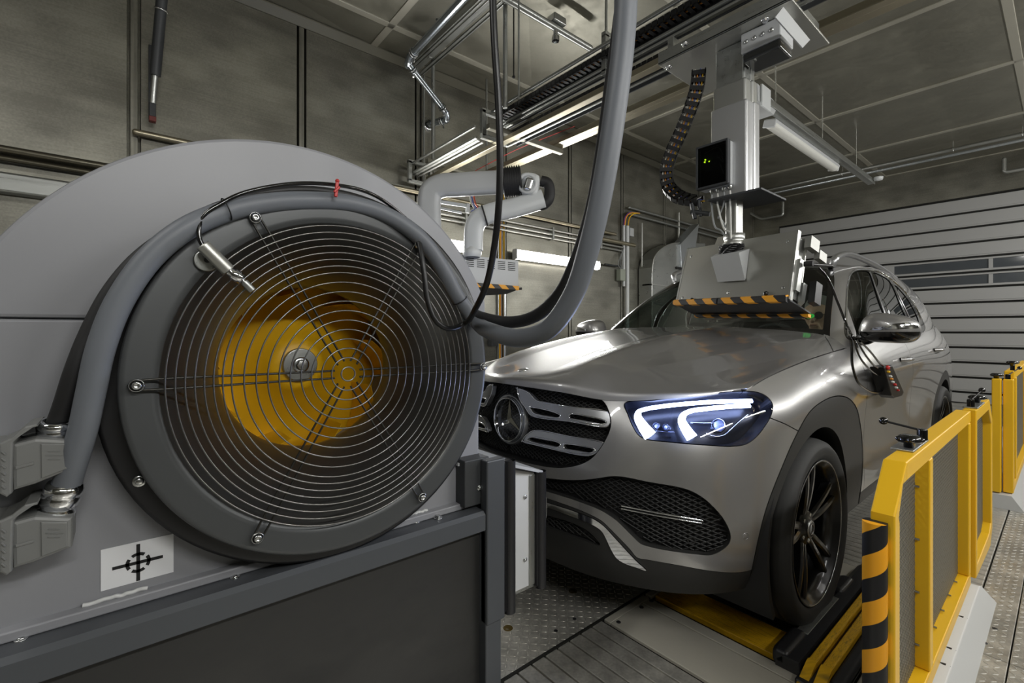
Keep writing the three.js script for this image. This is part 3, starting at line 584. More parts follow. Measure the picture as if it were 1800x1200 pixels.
  // round badge on the bonnet
  { const q = pickHood(919, 650); const b = part('bonnet_badge', lathe([[0.024, -0.002], [0.024, 0.002], [0.02, 0.004], [0.0001, 0.0045]], q.p, q.n, 32), M.chrome, H, 'small round chrome badge'); part('badge_face', lathe([[0.017, 0.0042], [0.0001, 0.0052]], q.p, q.n, 24), M.black, b); }

  // ------------------------------------------------ upper body
  let screen, pillar; [screen, pillar] = split(up, v => 2.98 - v[6] + 0.10 * (v[7] < 0.4 ? (0.4 - v[7]) : 0), 0.006);
  const dlo = [[1486, 590], [1487.5, 530], [1490, 500], [1496, 480], [1506, 473.5], [1530, 473], [1550, 480], [1570, 493], [1592, 514], [1609, 538], [1621, 562], [1626, 578], [1615, 588], [1560, 596], [1500, 600]];
  let sideDark; [sideDark, pillar] = split(pillar, near(traced(dlo), v => v[6] > 3 && v[6] < 9.6), 0.4);
  const winF = [[1489.5, 531], [1492, 503], [1498, 483], [1507, 477], [1524, 477], [1528, 480], [1545, 530], [1562, 580], [1557, 588], [1513, 590], [1506, 584], [1500, 558]];
  const winR = [[1535, 480], [1550, 485], [1564, 495], [1584, 540], [1600, 578], [1597, 584], [1576, 586], [1571, 582], [1552, 530]];
  const winQ = [[1572, 501], [1588, 516], [1604, 540], [1615, 566], [1613, 576], [1606, 577], [1589, 540]];
  const sail = [[1488.5, 534], [1498, 562], [1505, 583], [1506, 592], [1489, 590]];
  let glF, glR, glQ, sailM;
  [glF, sideDark] = split(sideDark, near(traced(winF), v => v[6] > 3.3), 0.5); [glR, sideDark] = split(sideDark, near(traced(winR), v => v[6] > 5), 0.5);
  [glQ, sideDark] = split(sideDark, near(traced(winQ), v => v[6] > 6), 0.4); [sailM, sideDark] = split(sideDark, near(traced(sail, false), v => v[6] > 3.3), 0.4);
  const [backGlass, body2] = split(pillar, v => Math.min(v[6] - 10.4, v[7] - 0.55, 2.8 - v[7]), 0.004);
  both('pillars', body2, M.paint, 0.012); pair('window_frame', sideDark, M.blackGloss, 0.008, 'black window frame');
  pair('front_side_window', offset(glF, -0.004), M.glassDark, 0); pair('rear_side_window', offset(glR, -0.004), M.glassDark, 0); pair('quarter_window', offset(glQ, -0.004), M.glassDark, 0);
  pair('mirror_sail', sailM, M.paint, 0.006); part('rear_screen', toGeo(backGlass, mirrored(backGlass)), M.glassDark, car);
  // windscreen with its black printed edge
  const edge = v => Math.min(2.98 - 0.30 - v[6], (v[7] - 0.36) * 1.0, (2.86 - v[7]) * 1.0);
  const [pane, frit] = split(offset(screen, -0.003), edge, 0);
  both('windscreen', pane, M.glass, 0); both('windscreen_edge', frit, M.frit, 0, 'black printed windscreen border');
  // roof
  const roofFn = (s, t) => {   // s 0 centre to 1 edge, t 0 front to 1 rear
    const zf_ = -1.402 - 0.145 * s * s - 0.02 * s, zr = -3.69 + 0.13 * s * s, z = zf_ + (zr - zf_) * t;
    let lo = 2.4, hi = 10.6, e; for (let k = 0; k < 26; k++) { const m = (lo + hi) / 2; e = upFn(m, 3); if (e[2] > z) lo = m; else hi = m; }
    if (t < 0.02 || t > 0.98) e = upFn(t < 0.5 ? 3 : 10, 3);
    const yc = 1.69 + 0.062 * Math.pow(Math.sin(Math.PI * Math.pow(t, 0.62)), 0.75) - 0.024 * t, xe = Math.max(e[0], 0.5), ye = e[1];
    return [s * xe, yc + (ye - yc) * Math.pow(s, 2.6), z];
  };
  const roof = gridMesh(roofFn, 0, 1, 40, 0, 1, 90, false);
  both('roof', roof, M.paint, 0.02);
  for (const s of [1, -1]) {   // roof rails
    const pr = [[1462, 470, .585], [1467, 456, .60], [1476, 449, .605], [1487, 446.5, .61], [1500, 449, .615], [1520, 457, .62], [1545, 470, .622], [1565, 484, .618], [1590, 505, .61]].map(([x, y, X]) => onX(x, y, X));
    const rail = []; pr.forEach((p, i) => { rail.push(V3(s * p.x, p.y, p.z)); });
    const c = new THREE.CatmullRomCurve3(rail), rings = []; for (let i = 0; i <= 60; i++) { const p = c.getPoint(i / 60), t = c.getTangent(i / 60), sd = V3(1, 0, 0), u = sd.clone().cross(t).normalize(); const h = 0.021, w = 0.024; rings.push([0, 1, 2, 3, 4, 5, 6, 7, 8, 9].map(k => { const a = k / 10 * Math.PI * 2; return p.clone().addScaledVector(sd, w * Math.cos(a)).addScaledVector(u, h * Math.sin(a)); })); }
    part('roof_rail', loft(rings), M.satin, car, 'satin aluminium roof rail');
  }
  // belt and window chrome lines
  const line = (pts, pk, r, off = 0.002) => { const c = smoothPts(pts, false, 5).map(([x, y]) => pk(x, y, off)).filter(Boolean).map(q => q.p); return c; };
  const tubeBoth = (name, path, r, m, label) => { for (const s of [1, -1]) part(name, hose(path.map(p => V3(s * p.x, p.y, p.z)), r, 8, path.length * 3), m, car, label); };
  tubeBoth('window_trim', line([[1487.5, 578], [1488, 530], [1490.5, 500], [1496.5, 480.5], [1506, 474], [1530, 473.5], [1550, 480.5], [1570, 493.5], [1592, 514.5], [1609, 538.5], [1620, 562]], pickUp, 0.004), 0.0045, M.chrome);
  tubeBoth('pillar_trim', line([[1529, 478], [1545, 525], [1556, 556]], pickUp, 0.003), 0.004, M.satin);
  tubeBoth('pillar_trim', line([[1552, 525], [1566, 560]], pickUp, 0.003), 0.003, M.chrome);
  tubeBoth('pillar_trim', line([[1569, 500], [1585, 532], [1600, 563]], pickUp, 0.003), 0.0045, M.satin);
  // door seams are gaps; door handles stand proud of a cup
  for (const [doors, px, py] of [[doorsF, 1589, 632], [doorsR, 1646, 615]]) {
    const q = pickLow(px, py);
    doors.forEach((d, k) => { const s = k ? -1 : 1, p = V3(s * q.p.x, q.p.y, q.p.z);
      const hd = part('door_handle', hose([-0.1, -0.085, -0.05, 0, 0.05, 0.085, 0.1].map((z, i) => V3(p.x + s * [0.0, 0.022, 0.032, 0.034, 0.032, 0.022, 0.0][i], p.y + 0.004, p.z + z)), 0.0125, 10, 40), M.paint, d);
      part('handle_trim', hose([-0.085, -0.05, 0, 0.05, 0.085].map((z, i) => V3(p.x + s * [0.028, 0.041, 0.0435, 0.041, 0.028][i], p.y + 0.006, p.z + z)), 0.0042, 8, 30), M.chrome, hd);
    });
  }
  // ------------------------------------------------ grille
  const gp = v => traced(grillP)(v);
  const gb = offset(grill, -0.055); const grilleP = part('grille', toGeo(gb, mirrored(gb)), M.plasticDark, car, 'dark radiator grille');
  const rim = flangeOnly(grill, 0.055); part('grille_surround', toGeo(rim, mirrored(rim)), M.plasticDark, grilleP);
  // diamond wire mesh on a surface strip, thinned to what lies inside the traced outline
  const frontPoint = (x, y) => { // surface point of the nose for a given half width and height
    let best = null, bd = 1e9; const s0 = Math.min(7, 7 * x / 0.95); for (let it = 0, s = s0 * 0.9, v = (y - 0.235) / 0.125; it < 12; it++) { const p = lowFn(+s.toFixed(5), v), h = 1e-3, ps = lowFn(+(s + h).toFixed(5), v), pv = lowFn(+s.toFixed(5), v + h); const a = (ps[0] - p[0]) / h, b = (pv[0] - p[0]) / h, c = (ps[1] - p[1]) / h, d = (pv[1] - p[1]) / h, det = a * d - b * c, ex = x - p[0], ey = y - p[1]; if (Math.hypot(ex, ey) < bd) { bd = Math.hypot(ex, ey); best = p; } if (bd < 2e-4) break; s = Math.min(7, Math.max(0, s + (d * ex - b * ey) / det)); v = Math.min(6, Math.max(0, v + (a * ey - c * ex) / det)); }
    return best;
  };
  const meshWeb = (inside, off, x1, y0, y1, pitch, wire, slope = 0.62) => {
    const gs = [], H_ = y1 - y0;
    const memo = new Map(), fp = (x, y) => { const k = Math.round(x * 250) * 1000 + Math.round(y * 250); let q = memo.get(k); if (!q) { q = frontPoint(Math.round(x * 250) / 250, Math.round(y * 250) / 250); memo.set(k, q); } return q; };
    for (const dir of [1, -1]) for (let x0 = -1.2; x0 < x1 + 1.2; x0 += pitch) {
      let run = [];
      const end = () => { if (run.length > 1) { const rs = run.map(p => [V3(p.x - wire, p.y, p.z), V3(p.x, p.y + wire * 0.6, p.z - wire), V3(p.x, p.y, p.z + wire * 1.3), V3(p.x + wire, p.y, p.z)].slice(0, 4)); gs.push(new THREE.TubeGeometry(new THREE.CatmullRomCurve3(run), Math.max(1, run.length - 1), wire, 4, false)); } run = []; };
      for (let y = y0; y <= y1; y += 0.014) { const x = x0 + dir * (y - y0) / slope; if (x < 0 || x > x1) { end(); continue; } const q = fp(x, y); if (q && inside([...q, 0, 0, 1]) > 0.4) run.push(V3(x, y, q[2] + off)); else end(); }
      end();
    }
    const g = merge(gs); return [g, g.clone().scale(-1, 1, 1)].map((h, k) => { if (k) { const P = h.attributes.position, N = h.attributes.normal; for (let i = 0; i < P.count; i += 3) for (const A of [P, N]) { const t = [A.getX(i + 1), A.getY(i + 1), A.getZ(i + 1)]; A.setXYZ(i + 1, A.getX(i + 2), A.getY(i + 2), A.getZ(i + 2)); A.setXYZ(i + 2, ...t); } } return h; });
  };
  const stuffed = m => { m.userData.kind = 'stuff'; return m; };
  stuffed(part('grille_mesh', meshWeb(gp, -0.045, 0.5, 0.6, 0.97, 0.024, 0.0022), M.plastic, grilleP));
  const insB = offset(inset, -0.03), insR = flangeOnly(inset, 0.03);
  const insP = part('lower_grille', toGeo(insB, mirrored(insB)), M.plasticDark, car, 'quilted black lower grille'); part('lower_grille_rim', toGeo(insR, mirrored(insR)), M.plastic, insP);
  stuffed(part('lower_grille_mesh', meshWeb(v => traced(insetP)(v), -0.026, 0.9, 0.38, 0.66, 0.030, 0.0032, 0.55), std(0x1b1b1b, 0.45), insP));
  stuffed(part('intake_mesh', meshWeb(v => traced(intakeP)(v), -0.012, 0.5, 0.3, 0.62, 0.03, 0.0028, 0.6), M.plastic, car));
  // two double louvres
  const louvre = (top, bot, name) => {   // closed outline in the picture -> raised frame on the nose
    const loop = pts => smoothPts(pts, true, 6).map(([x, y]) => pickLow(x, y, 0)).filter(Boolean).map(q => q.p);
    return { loop };
  };
  const bars = [
    { out: [[908, 684], [920, 686], [930, 692], [942, 704], [1005, 714.5], [1067, 722.5], [1071, 730], [1072, 738], [1070, 746], [1063, 749.5], [1000, 740.5], [935, 731.5], [927, 725], [921, 715], [913, 704]], slots: [[[930, 716], [934, 715.5], [977, 725.5], [984, 730.5], [980, 734], [943, 728.5], [935, 725]], [[1001, 728], [1006, 727], [1060, 737.5], [1065, 741], [1060, 744.5], [1000, 734.5]]] },
    { out: [[917, 774], [927, 762], [940, 756.5], [1000, 766.5], [1060, 777.5], [1063, 782], [1057, 789], [1038, 799.5], [1028, 801], [927, 779.5], [920, 778]], slots: [[[925, 773], [930, 768.5], [980, 777.5], [984, 782], [979, 786], [935, 777.5]], [[990, 781], [995, 780], [1043, 788.5], [1045, 791], [1037, 795.5], [991, 788.5]]] },
  ];
  bars.forEach(({ out, slots }) => {
    let m = clip(grill, traced(out, false)); for (const s of slots) { const f = traced(s, false); m = clip(m, v => -f(v)); }
    const Ls = pair('grille_louvre', offset(m, -0.008), M.satin, 0.022, 'satin silver double louvre', grilleP);
    [1, -1].forEach((k, i) => {
      for (const s of [...slots, out]) { const p = smoothPts(s, true, 4).map(([x, y]) => pickLow(x, y, -0.007)).filter(q => q && q.p.x > 0).map(q => q.p); if (p.length > 4) part(s === out ? 'louvre_edge' : 'slot_trim', hose(p.map(q => V3(k * q.x, q.y, q.z)), s === out ? 0.0022 : 0.0028, 6, 80, true), M.chrome, Ls[i]); }
    });
  });
  // ring, dark disc and three-pointed star in the middle
  { const c = V3(0, 0.803, 0.868), n = V3(0, 0.03, 1).normalize(), em = part('emblem_ring', lathe([[0.098, -0.03], [0.100, 0.006], [0.097, 0.012], [0.0925, 0.010], [0.091, -0.01]], c, n, 72), M.chrome, grilleP, 'chrome ring with a three-pointed star');
    part('emblem_collar', lathe([[0.120, -0.045], [0.117, -0.012], [0.110, 0.0], [0.104, 0.0], [0.1, -0.006]], c, n, 64), M.satin, grilleP);
    part('emblem_disc', lathe([[0.094, -0.010], [0.0001, -0.007]], c, n, 48), M.blackGloss, em);
    const star = []; for (let i = 0; i < 3; i++) { const a = Math.PI / 2 + i * 2 * Math.PI / 3; star.push([0.093 * Math.cos(a), 0.093 * Math.sin(a)], [0.0150 * Math.cos(a + Math.PI / 3), 0.0165 * Math.sin(a + Math.PI / 3)]); }
    const pos = []; for (let i = 0; i < 6; i++) { const a = star[i], b = star[(i + 1) % 6]; pos.push(a[0], a[1], 0, b[0], b[1], 0, 0, 0, 0.016); }
    const g = new THREE.BufferGeometry(); g.setAttribute('position', new THREE.Float32BufferAttribute(pos, 3)); g.computeVertexNormals(); g.translate(c.x, c.y, c.z - 0.006); part('star', g, M.chrome, em);
  }
  // ------------------------------------------------ headlights
  const lampPair = [1, -1].map(s => {
    const back = offset(head, -0.06), hb = s > 0 ? back : mirrored(back);
    const h = part('headlight', toGeo(hb), M.lampHouse, car, 'lit headlight with two glowing brows');
    let wall = flangeOnly(head, 0.06); if (s < 0) wall = mirrored(wall); part('headlight_rim', toGeo(wall), M.lampHouse, h);
    const lens = s > 0 ? head : mirrored(head); part('headlight_lens', toGeo(lens), M.lens, h, 'clear lens');
    return [s, h];
  });
  const strip = (pts, w, off) => { const c = smoothPts(pts, false, 4).map(([x, y]) => pickLow(x, y, off)).filter(Boolean); const cv = new THREE.CatmullRomCurve3(c.map(q => q.p)), rings = [], N = 70; for (let i = 0; i <= N; i++) { const p = cv.getPoint(i / N), t = cv.getTangent(i / N), n = c[Math.min(c.length - 1, Math.round(i / N * (c.length - 1)))].n, u = n.clone().cross(t).normalize(); const ww = typeof w === 'function' ? w(i / N) : w; rings.push([p.clone().addScaledVector(u, ww), p.clone().addScaledVector(n, 0.006).addScaledVector(u, ww * 0.6), p.clone().addScaledVector(n, 0.006).addScaledVector(u, -ww * 0.6), p.clone().addScaledVector(u, -ww), p.clone().addScaledVector(n, -0.01)]); } return loft(rings); };
  const flipX = g => { const h = clean(g.clone()).scale(-1, 1, 1), P = h.attributes.position, N = h.attributes.normal; for (let i = 0; i < P.count; i += 3) for (const A of [P, N]) { const t = [A.getX(i + 1), A.getY(i + 1), A.getZ(i + 1)]; A.setXYZ(i + 1, A.getX(i + 2), A.getY(i + 2), A.getZ(i + 2)); A.setXYZ(i + 2, ...t); } return h; };
  const browA = strip([[1141, 764], [1128, 746], [1119, 729], [1121, 719], [1133, 714], [1160, 709], [1210, 703.5], [1260, 700], [1327, 698.5]], t => 0.024 - 0.0155 * Math.min(1, t * 2.4), -0.022);
  const browB = strip([[1218, 768], [1206, 750], [1199, 735], [1202, 724], [1214, 717], [1240, 713], [1280, 709], [1323, 707]], t => 0.0205 - 0.0115 * Math.min(1, t * 2), -0.022);
  for (const [s, h] of lampPair) {
    for (const g of [browA, browB]) part('light_strip', s > 0 ? g.clone() : flipX(g), M.drl, h, 'glowing white light strip');
    for (const [px, py, r] of [[1153, 742, 0.011], [1171, 744, 0.011], [1270, 741, 0.021]]) { const q = pickLow(px, py, -0.045), p = V3(s * q.p.x, q.p.y, q.p.z), n = V3(s * q.n.x, q.n.y, q.n.z).lerp(V3(0, 0, 1), 0.5).normalize();
      const bz = part('projector_bezel', lathe([[r * 1.15, -0.01], [r * 1.15, 0.014], [r * 1.0, 0.016], [r * 0.95, 0.004]], p, n, 28), M.lampChrome, h); part('projector_lens', lathe([[r * 0.95, 0.004], [r * 0.75, 0.012], [r * 0.4, 0.016], [0.0001, 0.018]], p, n, 24), phy(0x9aa6c8, 0.03, 0.2, { clearcoat: 1 }), bz); }
    for (const pts of [[[1215, 735], [1238, 736], [1262, 736]], [[1246, 757], [1260, 764], [1280, 763], [1294, 752], [1310, 736], [1325, 722]], [[1150, 752], [1165, 754], [1185, 755]]]) { const c = pts.map(([x, y]) => pickLow(x, y, -0.04)).filter(Boolean).map(q => V3(s * q.p.x, q.p.y, q.p.z)); part('reflector_edge', hose(c, 0.0025, 6, 20), M.lampChrome, h); }
    const sp = new THREE.PointLight(0xc4d4ff, 0.12); sp.shadow.radius = 0.25; const o = pickLow(1203, 738, 0.02); sp.position.set(s * o.p.x, o.p.y, o.p.z).sub(originOf.get(car)); sp.castShadow = true; car.add(sp);
  }
  // small things on the nose
  for (const s of [1, -1]) {
    const q = pickLow(1311, 942), p = V3(s * q.p.x, q.p.y, q.p.z), n = V3(s * q.n.x, q.n.y, q.n.z); part('parking_sensor', [torus(p, n, 0.012, 0.0018, 28, 6), lathe([[0.0095, 0], [0.0085, 0.0015], [0.0001, 0.002]], p, n, 20)], M.paint, B);
    const q2 = pickLow(1218, 955, -0.02), p2 = V3(s * q2.p.x, q2.p.y, q2.p.z), n2 = V3(s * q2.n.x, q2.n.y, q2.n.z); part('parking_sensor', [torus(p2, n2, 0.013, 0.003, 28, 6), lathe([[0.009, -0.004], [0.0001, -0.002]], p2, n2, 20)], M.plastic, insP);
    const fb = [[1091, 890], [1120, 896], [1160, 904], [1200, 911], [1236, 917]].map(([x, y]) => pickLow(x, y, -0.012)).filter(Boolean).map(q => V3(s * q.p.x, q.p.y, q.p.z));
    part('chrome_bar', hose(fb, 0.0032, 8, 50), M.chrome, insP); part('chrome_bar', hose(fb.map(p => V3(p.x, p.y - 0.010, p.z + 0.002)), 0.0026, 8, 50), M.chrome, insP);
    part('bar_back', hose(fb.map(p => V3(p.x, p.y - 0.005, p.z - 0.006)), 0.0045, 8, 50), M.blackGloss, insP);
  }
  // ------------------------------------------------ wheels
  const tyreProf = [[0.285, -0.105], [0.30, -0.118], [0.33, -0.127], [0.352, -0.122], [0.366, -0.108], [0.3735, -0.085], [0.375, -0.05]];
  for (const gz of [-0.062, -0.02, 0.022, 0.064]) tyreProf.push([0.375, gz - 0.006], [0.367, gz - 0.004], [0.367, gz + 0.004], [0.375, gz + 0.006]);
  tyreProf.push([0.3735, 0.085], [0.366, 0.108], [0.352, 0.122], [0.345, 0.125], [0.342, 0.1275], [0.33, 0.1275], [0.315, 0.124], [0.30, 0.118], [0.285, 0.105]);
  for (const [s, z, a0] of [[1, 0, 0.2], [-1, 0, 0.5], [1, -2.995, 0.9], [-1, -2.995, 0.1]]) {
    const c = V3(s * 0.842, 0.375, z), ax = V3(s, 0, 0), wh = part('tyre', lathe(tyreProf, c, ax, 80), M.tyre, car, 'black road tyre');
    part('rim', lathe([[0.287, -0.1], [0.27, -0.08], [0.25, -0.05], [0.245, 0.05], [0.262, 0.09], [0.279, 0.104], [0.290, 0.113], [0.292, 0.118], [0.287, 0.1195], [0.281, 0.111], [0.268, 0.095]], c, ax, 72), M.rim, wh, 'black alloy rim');
    part('rim_lip', torus(c.clone().addScaledVector(ax, 0.1165), ax, 0.2875, 0.0028, 80, 6), M.steel, wh);
    const R = (a, r, d) => V3(s * (0.842 + d), 0.375 + r * Math.sin(a), z + r * Math.cos(a));
    for (let k = 0; k < 5; k++) for (const e of [-1, 1]) { const a = a0 + k * Math.PI * 2 / 5, rings = []; for (let i = 0; i <= 6; i++) { const t = i / 6, r = 0.05 + 0.226 * t, aa = a + e * (0.17 - 0.03 * t), w = (0.017 - 0.005 * t) / r, d = 0.062 + 0.012 * Math.sin(t * 2.4) + 0.022 * t; rings.push([R(aa - w, r, d - 0.03), R(aa - w, r, d), R(aa - w * 0.5, r, d + 0.007), R(aa + w * 0.5, r, d + 0.007), R(aa + w, r, d), R(aa + w, r, d - 0.03)]); } part('spoke', loft(s > 0 ? rings : rings.map(r => r.slice().reverse())), M.rim, wh); }
    const hb = part('hub', lathe([[0.075, 0.03], [0.075, 0.06], [0.068, 0.072], [0.04, 0.078], [0.037, 0.084], [0.033, 0.088], [0.0001, 0.089]], c, ax, 40), M.rim, wh); part('hub_cap', [lathe([[0.036, 0.084], [0.034, 0.0895], [0.029, 0.09]], c, ax, 32), torus(c.clone().addScaledVector(ax, 0.09), ax, 0.021, 0.002, 28, 6)], M.satin, hb);
    for (let k = 0; k < 5; k++) { const a = a0 + 0.6 + k * Math.PI * 2 / 5; part('wheel_bolt', hexNut(R(a, 0.056, 0.066), ax, 0.01, 0.012), M.steel, hb); }
    part('brake_disc', lathe([[0.06, -0.02], [0.18, -0.02], [0.18, 0.005], [0.06, 0.005]], c, ax, 48), M.steel, wh);
    const liner = []; for (let i = 0; i <= 24; i++) { const a = -0.5 + (Math.PI + 1.0) * i / 24; liner.push(a); }
    const rings = liner.map(a => [V3(s * 0.5, 0.375 + 0.44 * Math.sin(a), z + 0.44 * Math.cos(a)), V3(s * 0.935, 0.375 + 0.435 * Math.sin(a), z + 0.435 * Math.cos(a)), V3(s * 0.935, 0.375 + 0.455 * Math.sin(a), z + 0.455 * Math.cos(a)), V3(s * 0.5, 0.375 + 0.46 * Math.sin(a), z + 0.46 * Math.cos(a))]);
    part('wheel_liner', loft(rings), M.plasticDark, car);
    part('wheel_liner', new THREE.CylinderGeometry(0.45, 0.45, 0.02, 40).rotateZ(Math.PI / 2).translate(s * 0.5, 0.40, z), M.plasticDark, car);
  }
  part('underbody', [rbx(-0.5, 0.5, 0.2, 0.3, -3.8, 0.7, 0.02), rbx(-0.88, 0.88, 0.24, 0.31, -2.5, -0.5, 0.02)], M.plasticDark, car);
  // ------------------------------------------------ door mirrors
  for (const s of [1, -1]) {
    const Z = -0.86, P = pts => pts.map(([x, y]) => { const q = onZ(x, y, Z); return [q.x, q.y]; });
    const full = P(smoothPts([[1510, 584], [1512, 572], [1520, 558], [1532, 551], [1550, 549.5], [1572, 552], [1592, 556], [1606, 562], [1614, 571], [1616, 582], [1613, 592], [1604, 600], [1590, 603], [1560, 602.5], [1530, 600], [1516, 594]], true, 4));
    const cx = full.reduce((t, p) => t + p[0], 0) / full.length, cy = full.reduce((t, p) => t + p[1], 0) / full.length;
    const ring = (k, dz, lift = 0) => full.map(p => V3(s * (cx + (p[0] - cx) * k), cy + (p[1] - cy) * k + lift, Z + dz));
    const rings = [[0.86, -0.085], [0.95, -0.08], [1, -0.06], [1, -0.02], [0.975, 0.02], [0.91, 0.05], [0.79, 0.072], [0.6, 0.087], [0.35, 0.095]].map(([k, d]) => ring(k, d)); if (s > 0) rings.reverse();
    const g = loft(rings), toM = g2 => { const P = g2.attributes.position, N = g2.attributes.normal, V = [], T = []; for (let i = 0; i < P.count; i++) V.push([P.getX(i), P.getY(i), P.getZ(i), N.getX(i), N.getY(i), N.getZ(i), 0, 0]); for (let i = 0; i < P.count; i += 3) T.push([i, i + 1, i + 2]); return { V, T }; };
    const yc = onZ(1560, 583, Z).y, [top, bot] = split(toM(g), v => v[1] - yc, 0);
    const mr = part('door_mirror', toGeo(top), M.paint, car, 'silver door mirror with a black underside'); part('mirror_base', toGeo(bot), M.blackGloss, mr);
    const ch = P([[1533, 579], [1555, 573], [1580, 569], [1600, 566.5], [1613, 570], [1615, 577], [1600, 578], [1570, 579], [1545, 580.5]]), rg = [0.072, 0.076, 0.06].map((d, i) => 0);
    const chm = clip(toM(g), v => v[2] < Z - 0.03 ? -1 : polyDist(ch)(s * v[0], v[1])); const lifted = offset(chm, 0.0015); part('turn_signal', toGeo(lifted), M.chrome, mr, 'clear turn signal strip');
    part('mirror_arm', hose([V3(s * 0.875, 1.145, -0.86), V3(s * 0.92, 1.15, -0.87), V3(s * (cx - 0.03), cy - 0.02, Z - 0.02)], 0.022, 10, 20), M.blackGloss, mr);
    part('mirror_glass', loft([ring(0.84, -0.086), ring(0.84, -0.0865)].map(r => r)), M.chrome, mr);
  }
  // ------------------------------------------------ cabin
  part('dashboard', loft([[-0.70, 1.10, 1.0], [-0.85, 1.165, 0.9], [-1.0, 1.15, 0.8], [-1.1, 1.05, 0.7], [-1.08, 0.8, 0.6]].map(([z, y]) => [V3(-0.78, y - 0.03, z), V3(-0.4, y, z), V3(0, y, z), V3(0.4, y, z), V3(0.78, y - 0.03, z), V3(0.78, y - 0.35, z + 0.05), V3(-0.78, y - 0.35, z + 0.05)])), M.inside, car);
  part('steering_wheel', [torus(V3(0.38, 1.07, -1.13), V3(0, 0.45, -1), 0.185, 0.014, 40, 10), rbx(0.3, 0.46, 1.04, 1.1, -1.13, -1.10, 0.01)], M.inside, car);
  for (const x of [-0.38, 0.38]) part('front_seat', [rbx(x - 0.25, x + 0.25, 0.6, 0.75, -1.75, -1.2, 0.05, 3), rbx(x - 0.24, x + 0.24, 0.7, 1.28, -1.86, -1.70, 0.06, 3), rbx(x - 0.13, x + 0.13, 1.3, 1.5, -1.9, -1.8, 0.04, 3)], M.inside, car);
  part('rear_bench', [rbx(-0.65, 0.65, 0.6, 0.78, -2.75, -2.2, 0.05, 3), rbx(-0.65, 0.65, 0.75, 1.3, -2.9, -2.75, 0.05, 3)], M.inside, car);
  part('cabin_floor', bx(-0.88, 0.88, 0.4, 0.45, -3.7, -0.7), M.inside, car);
  part('headliner', toGeo(offset(roof, -0.03), mirrored(offset(roof, -0.03))), std(0x55554f, 0.9), car);
  part('rear_view_mirror', rbx(-0.12, 0.12, 1.5, 1.57, -1.25, -1.22, 0.015), M.inside, car);
  // wiper and green windscreen sticker
  { const a = [[1120, 572], [1145, 569], [1160, 565]].map(([x, y]) => pickUp(x, y, 0.012)).filter(Boolean).map(q => q.p); }
  { const q = pickUp(1423.5, 556, 0.001); const u = V3(q.n.z, 0, -q.n.x).normalize(), w = q.n.clone().cross(u).normalize(), pts = []; const rings = [0.0, 0.0012].map(d => { const r = []; for (let i = 0; i < 28; i++) { const a = i / 28 * Math.PI * 2; r.push(q.p.clone().addScaledVector(q.n, d).addScaledVector(u, 0.024 * Math.cos(a)).addScaledVector(w, 0.024 * Math.sin(a))); } return r; });
    part('windscreen_sticker', loft(rings), std(0x2fbf4a, 0.5), car, 'round green windscreen sticker');
    const txt = new TextGeometry('AM', { font: FONT, size: 0.013, depth: 0.0006, curveSegments: 3 }); txt.computeBoundingBox(); txt.translate(-txt.boundingBox.max.x / 2, -0.0065, 0).applyMatrix4(new THREE.Matrix4().makeBasis(u, w.y < 0 ? w.clone().negate() : w, q.n).setPosition(q.p.clone().addScaledVector(q.n, 0.0013))); part('sticker_print', txt, M.ink, car); carSurf.sticker = { p: q.p.clone().addScaledVector(q.n, 0.0015), n: q.n, u, w };
  }
}
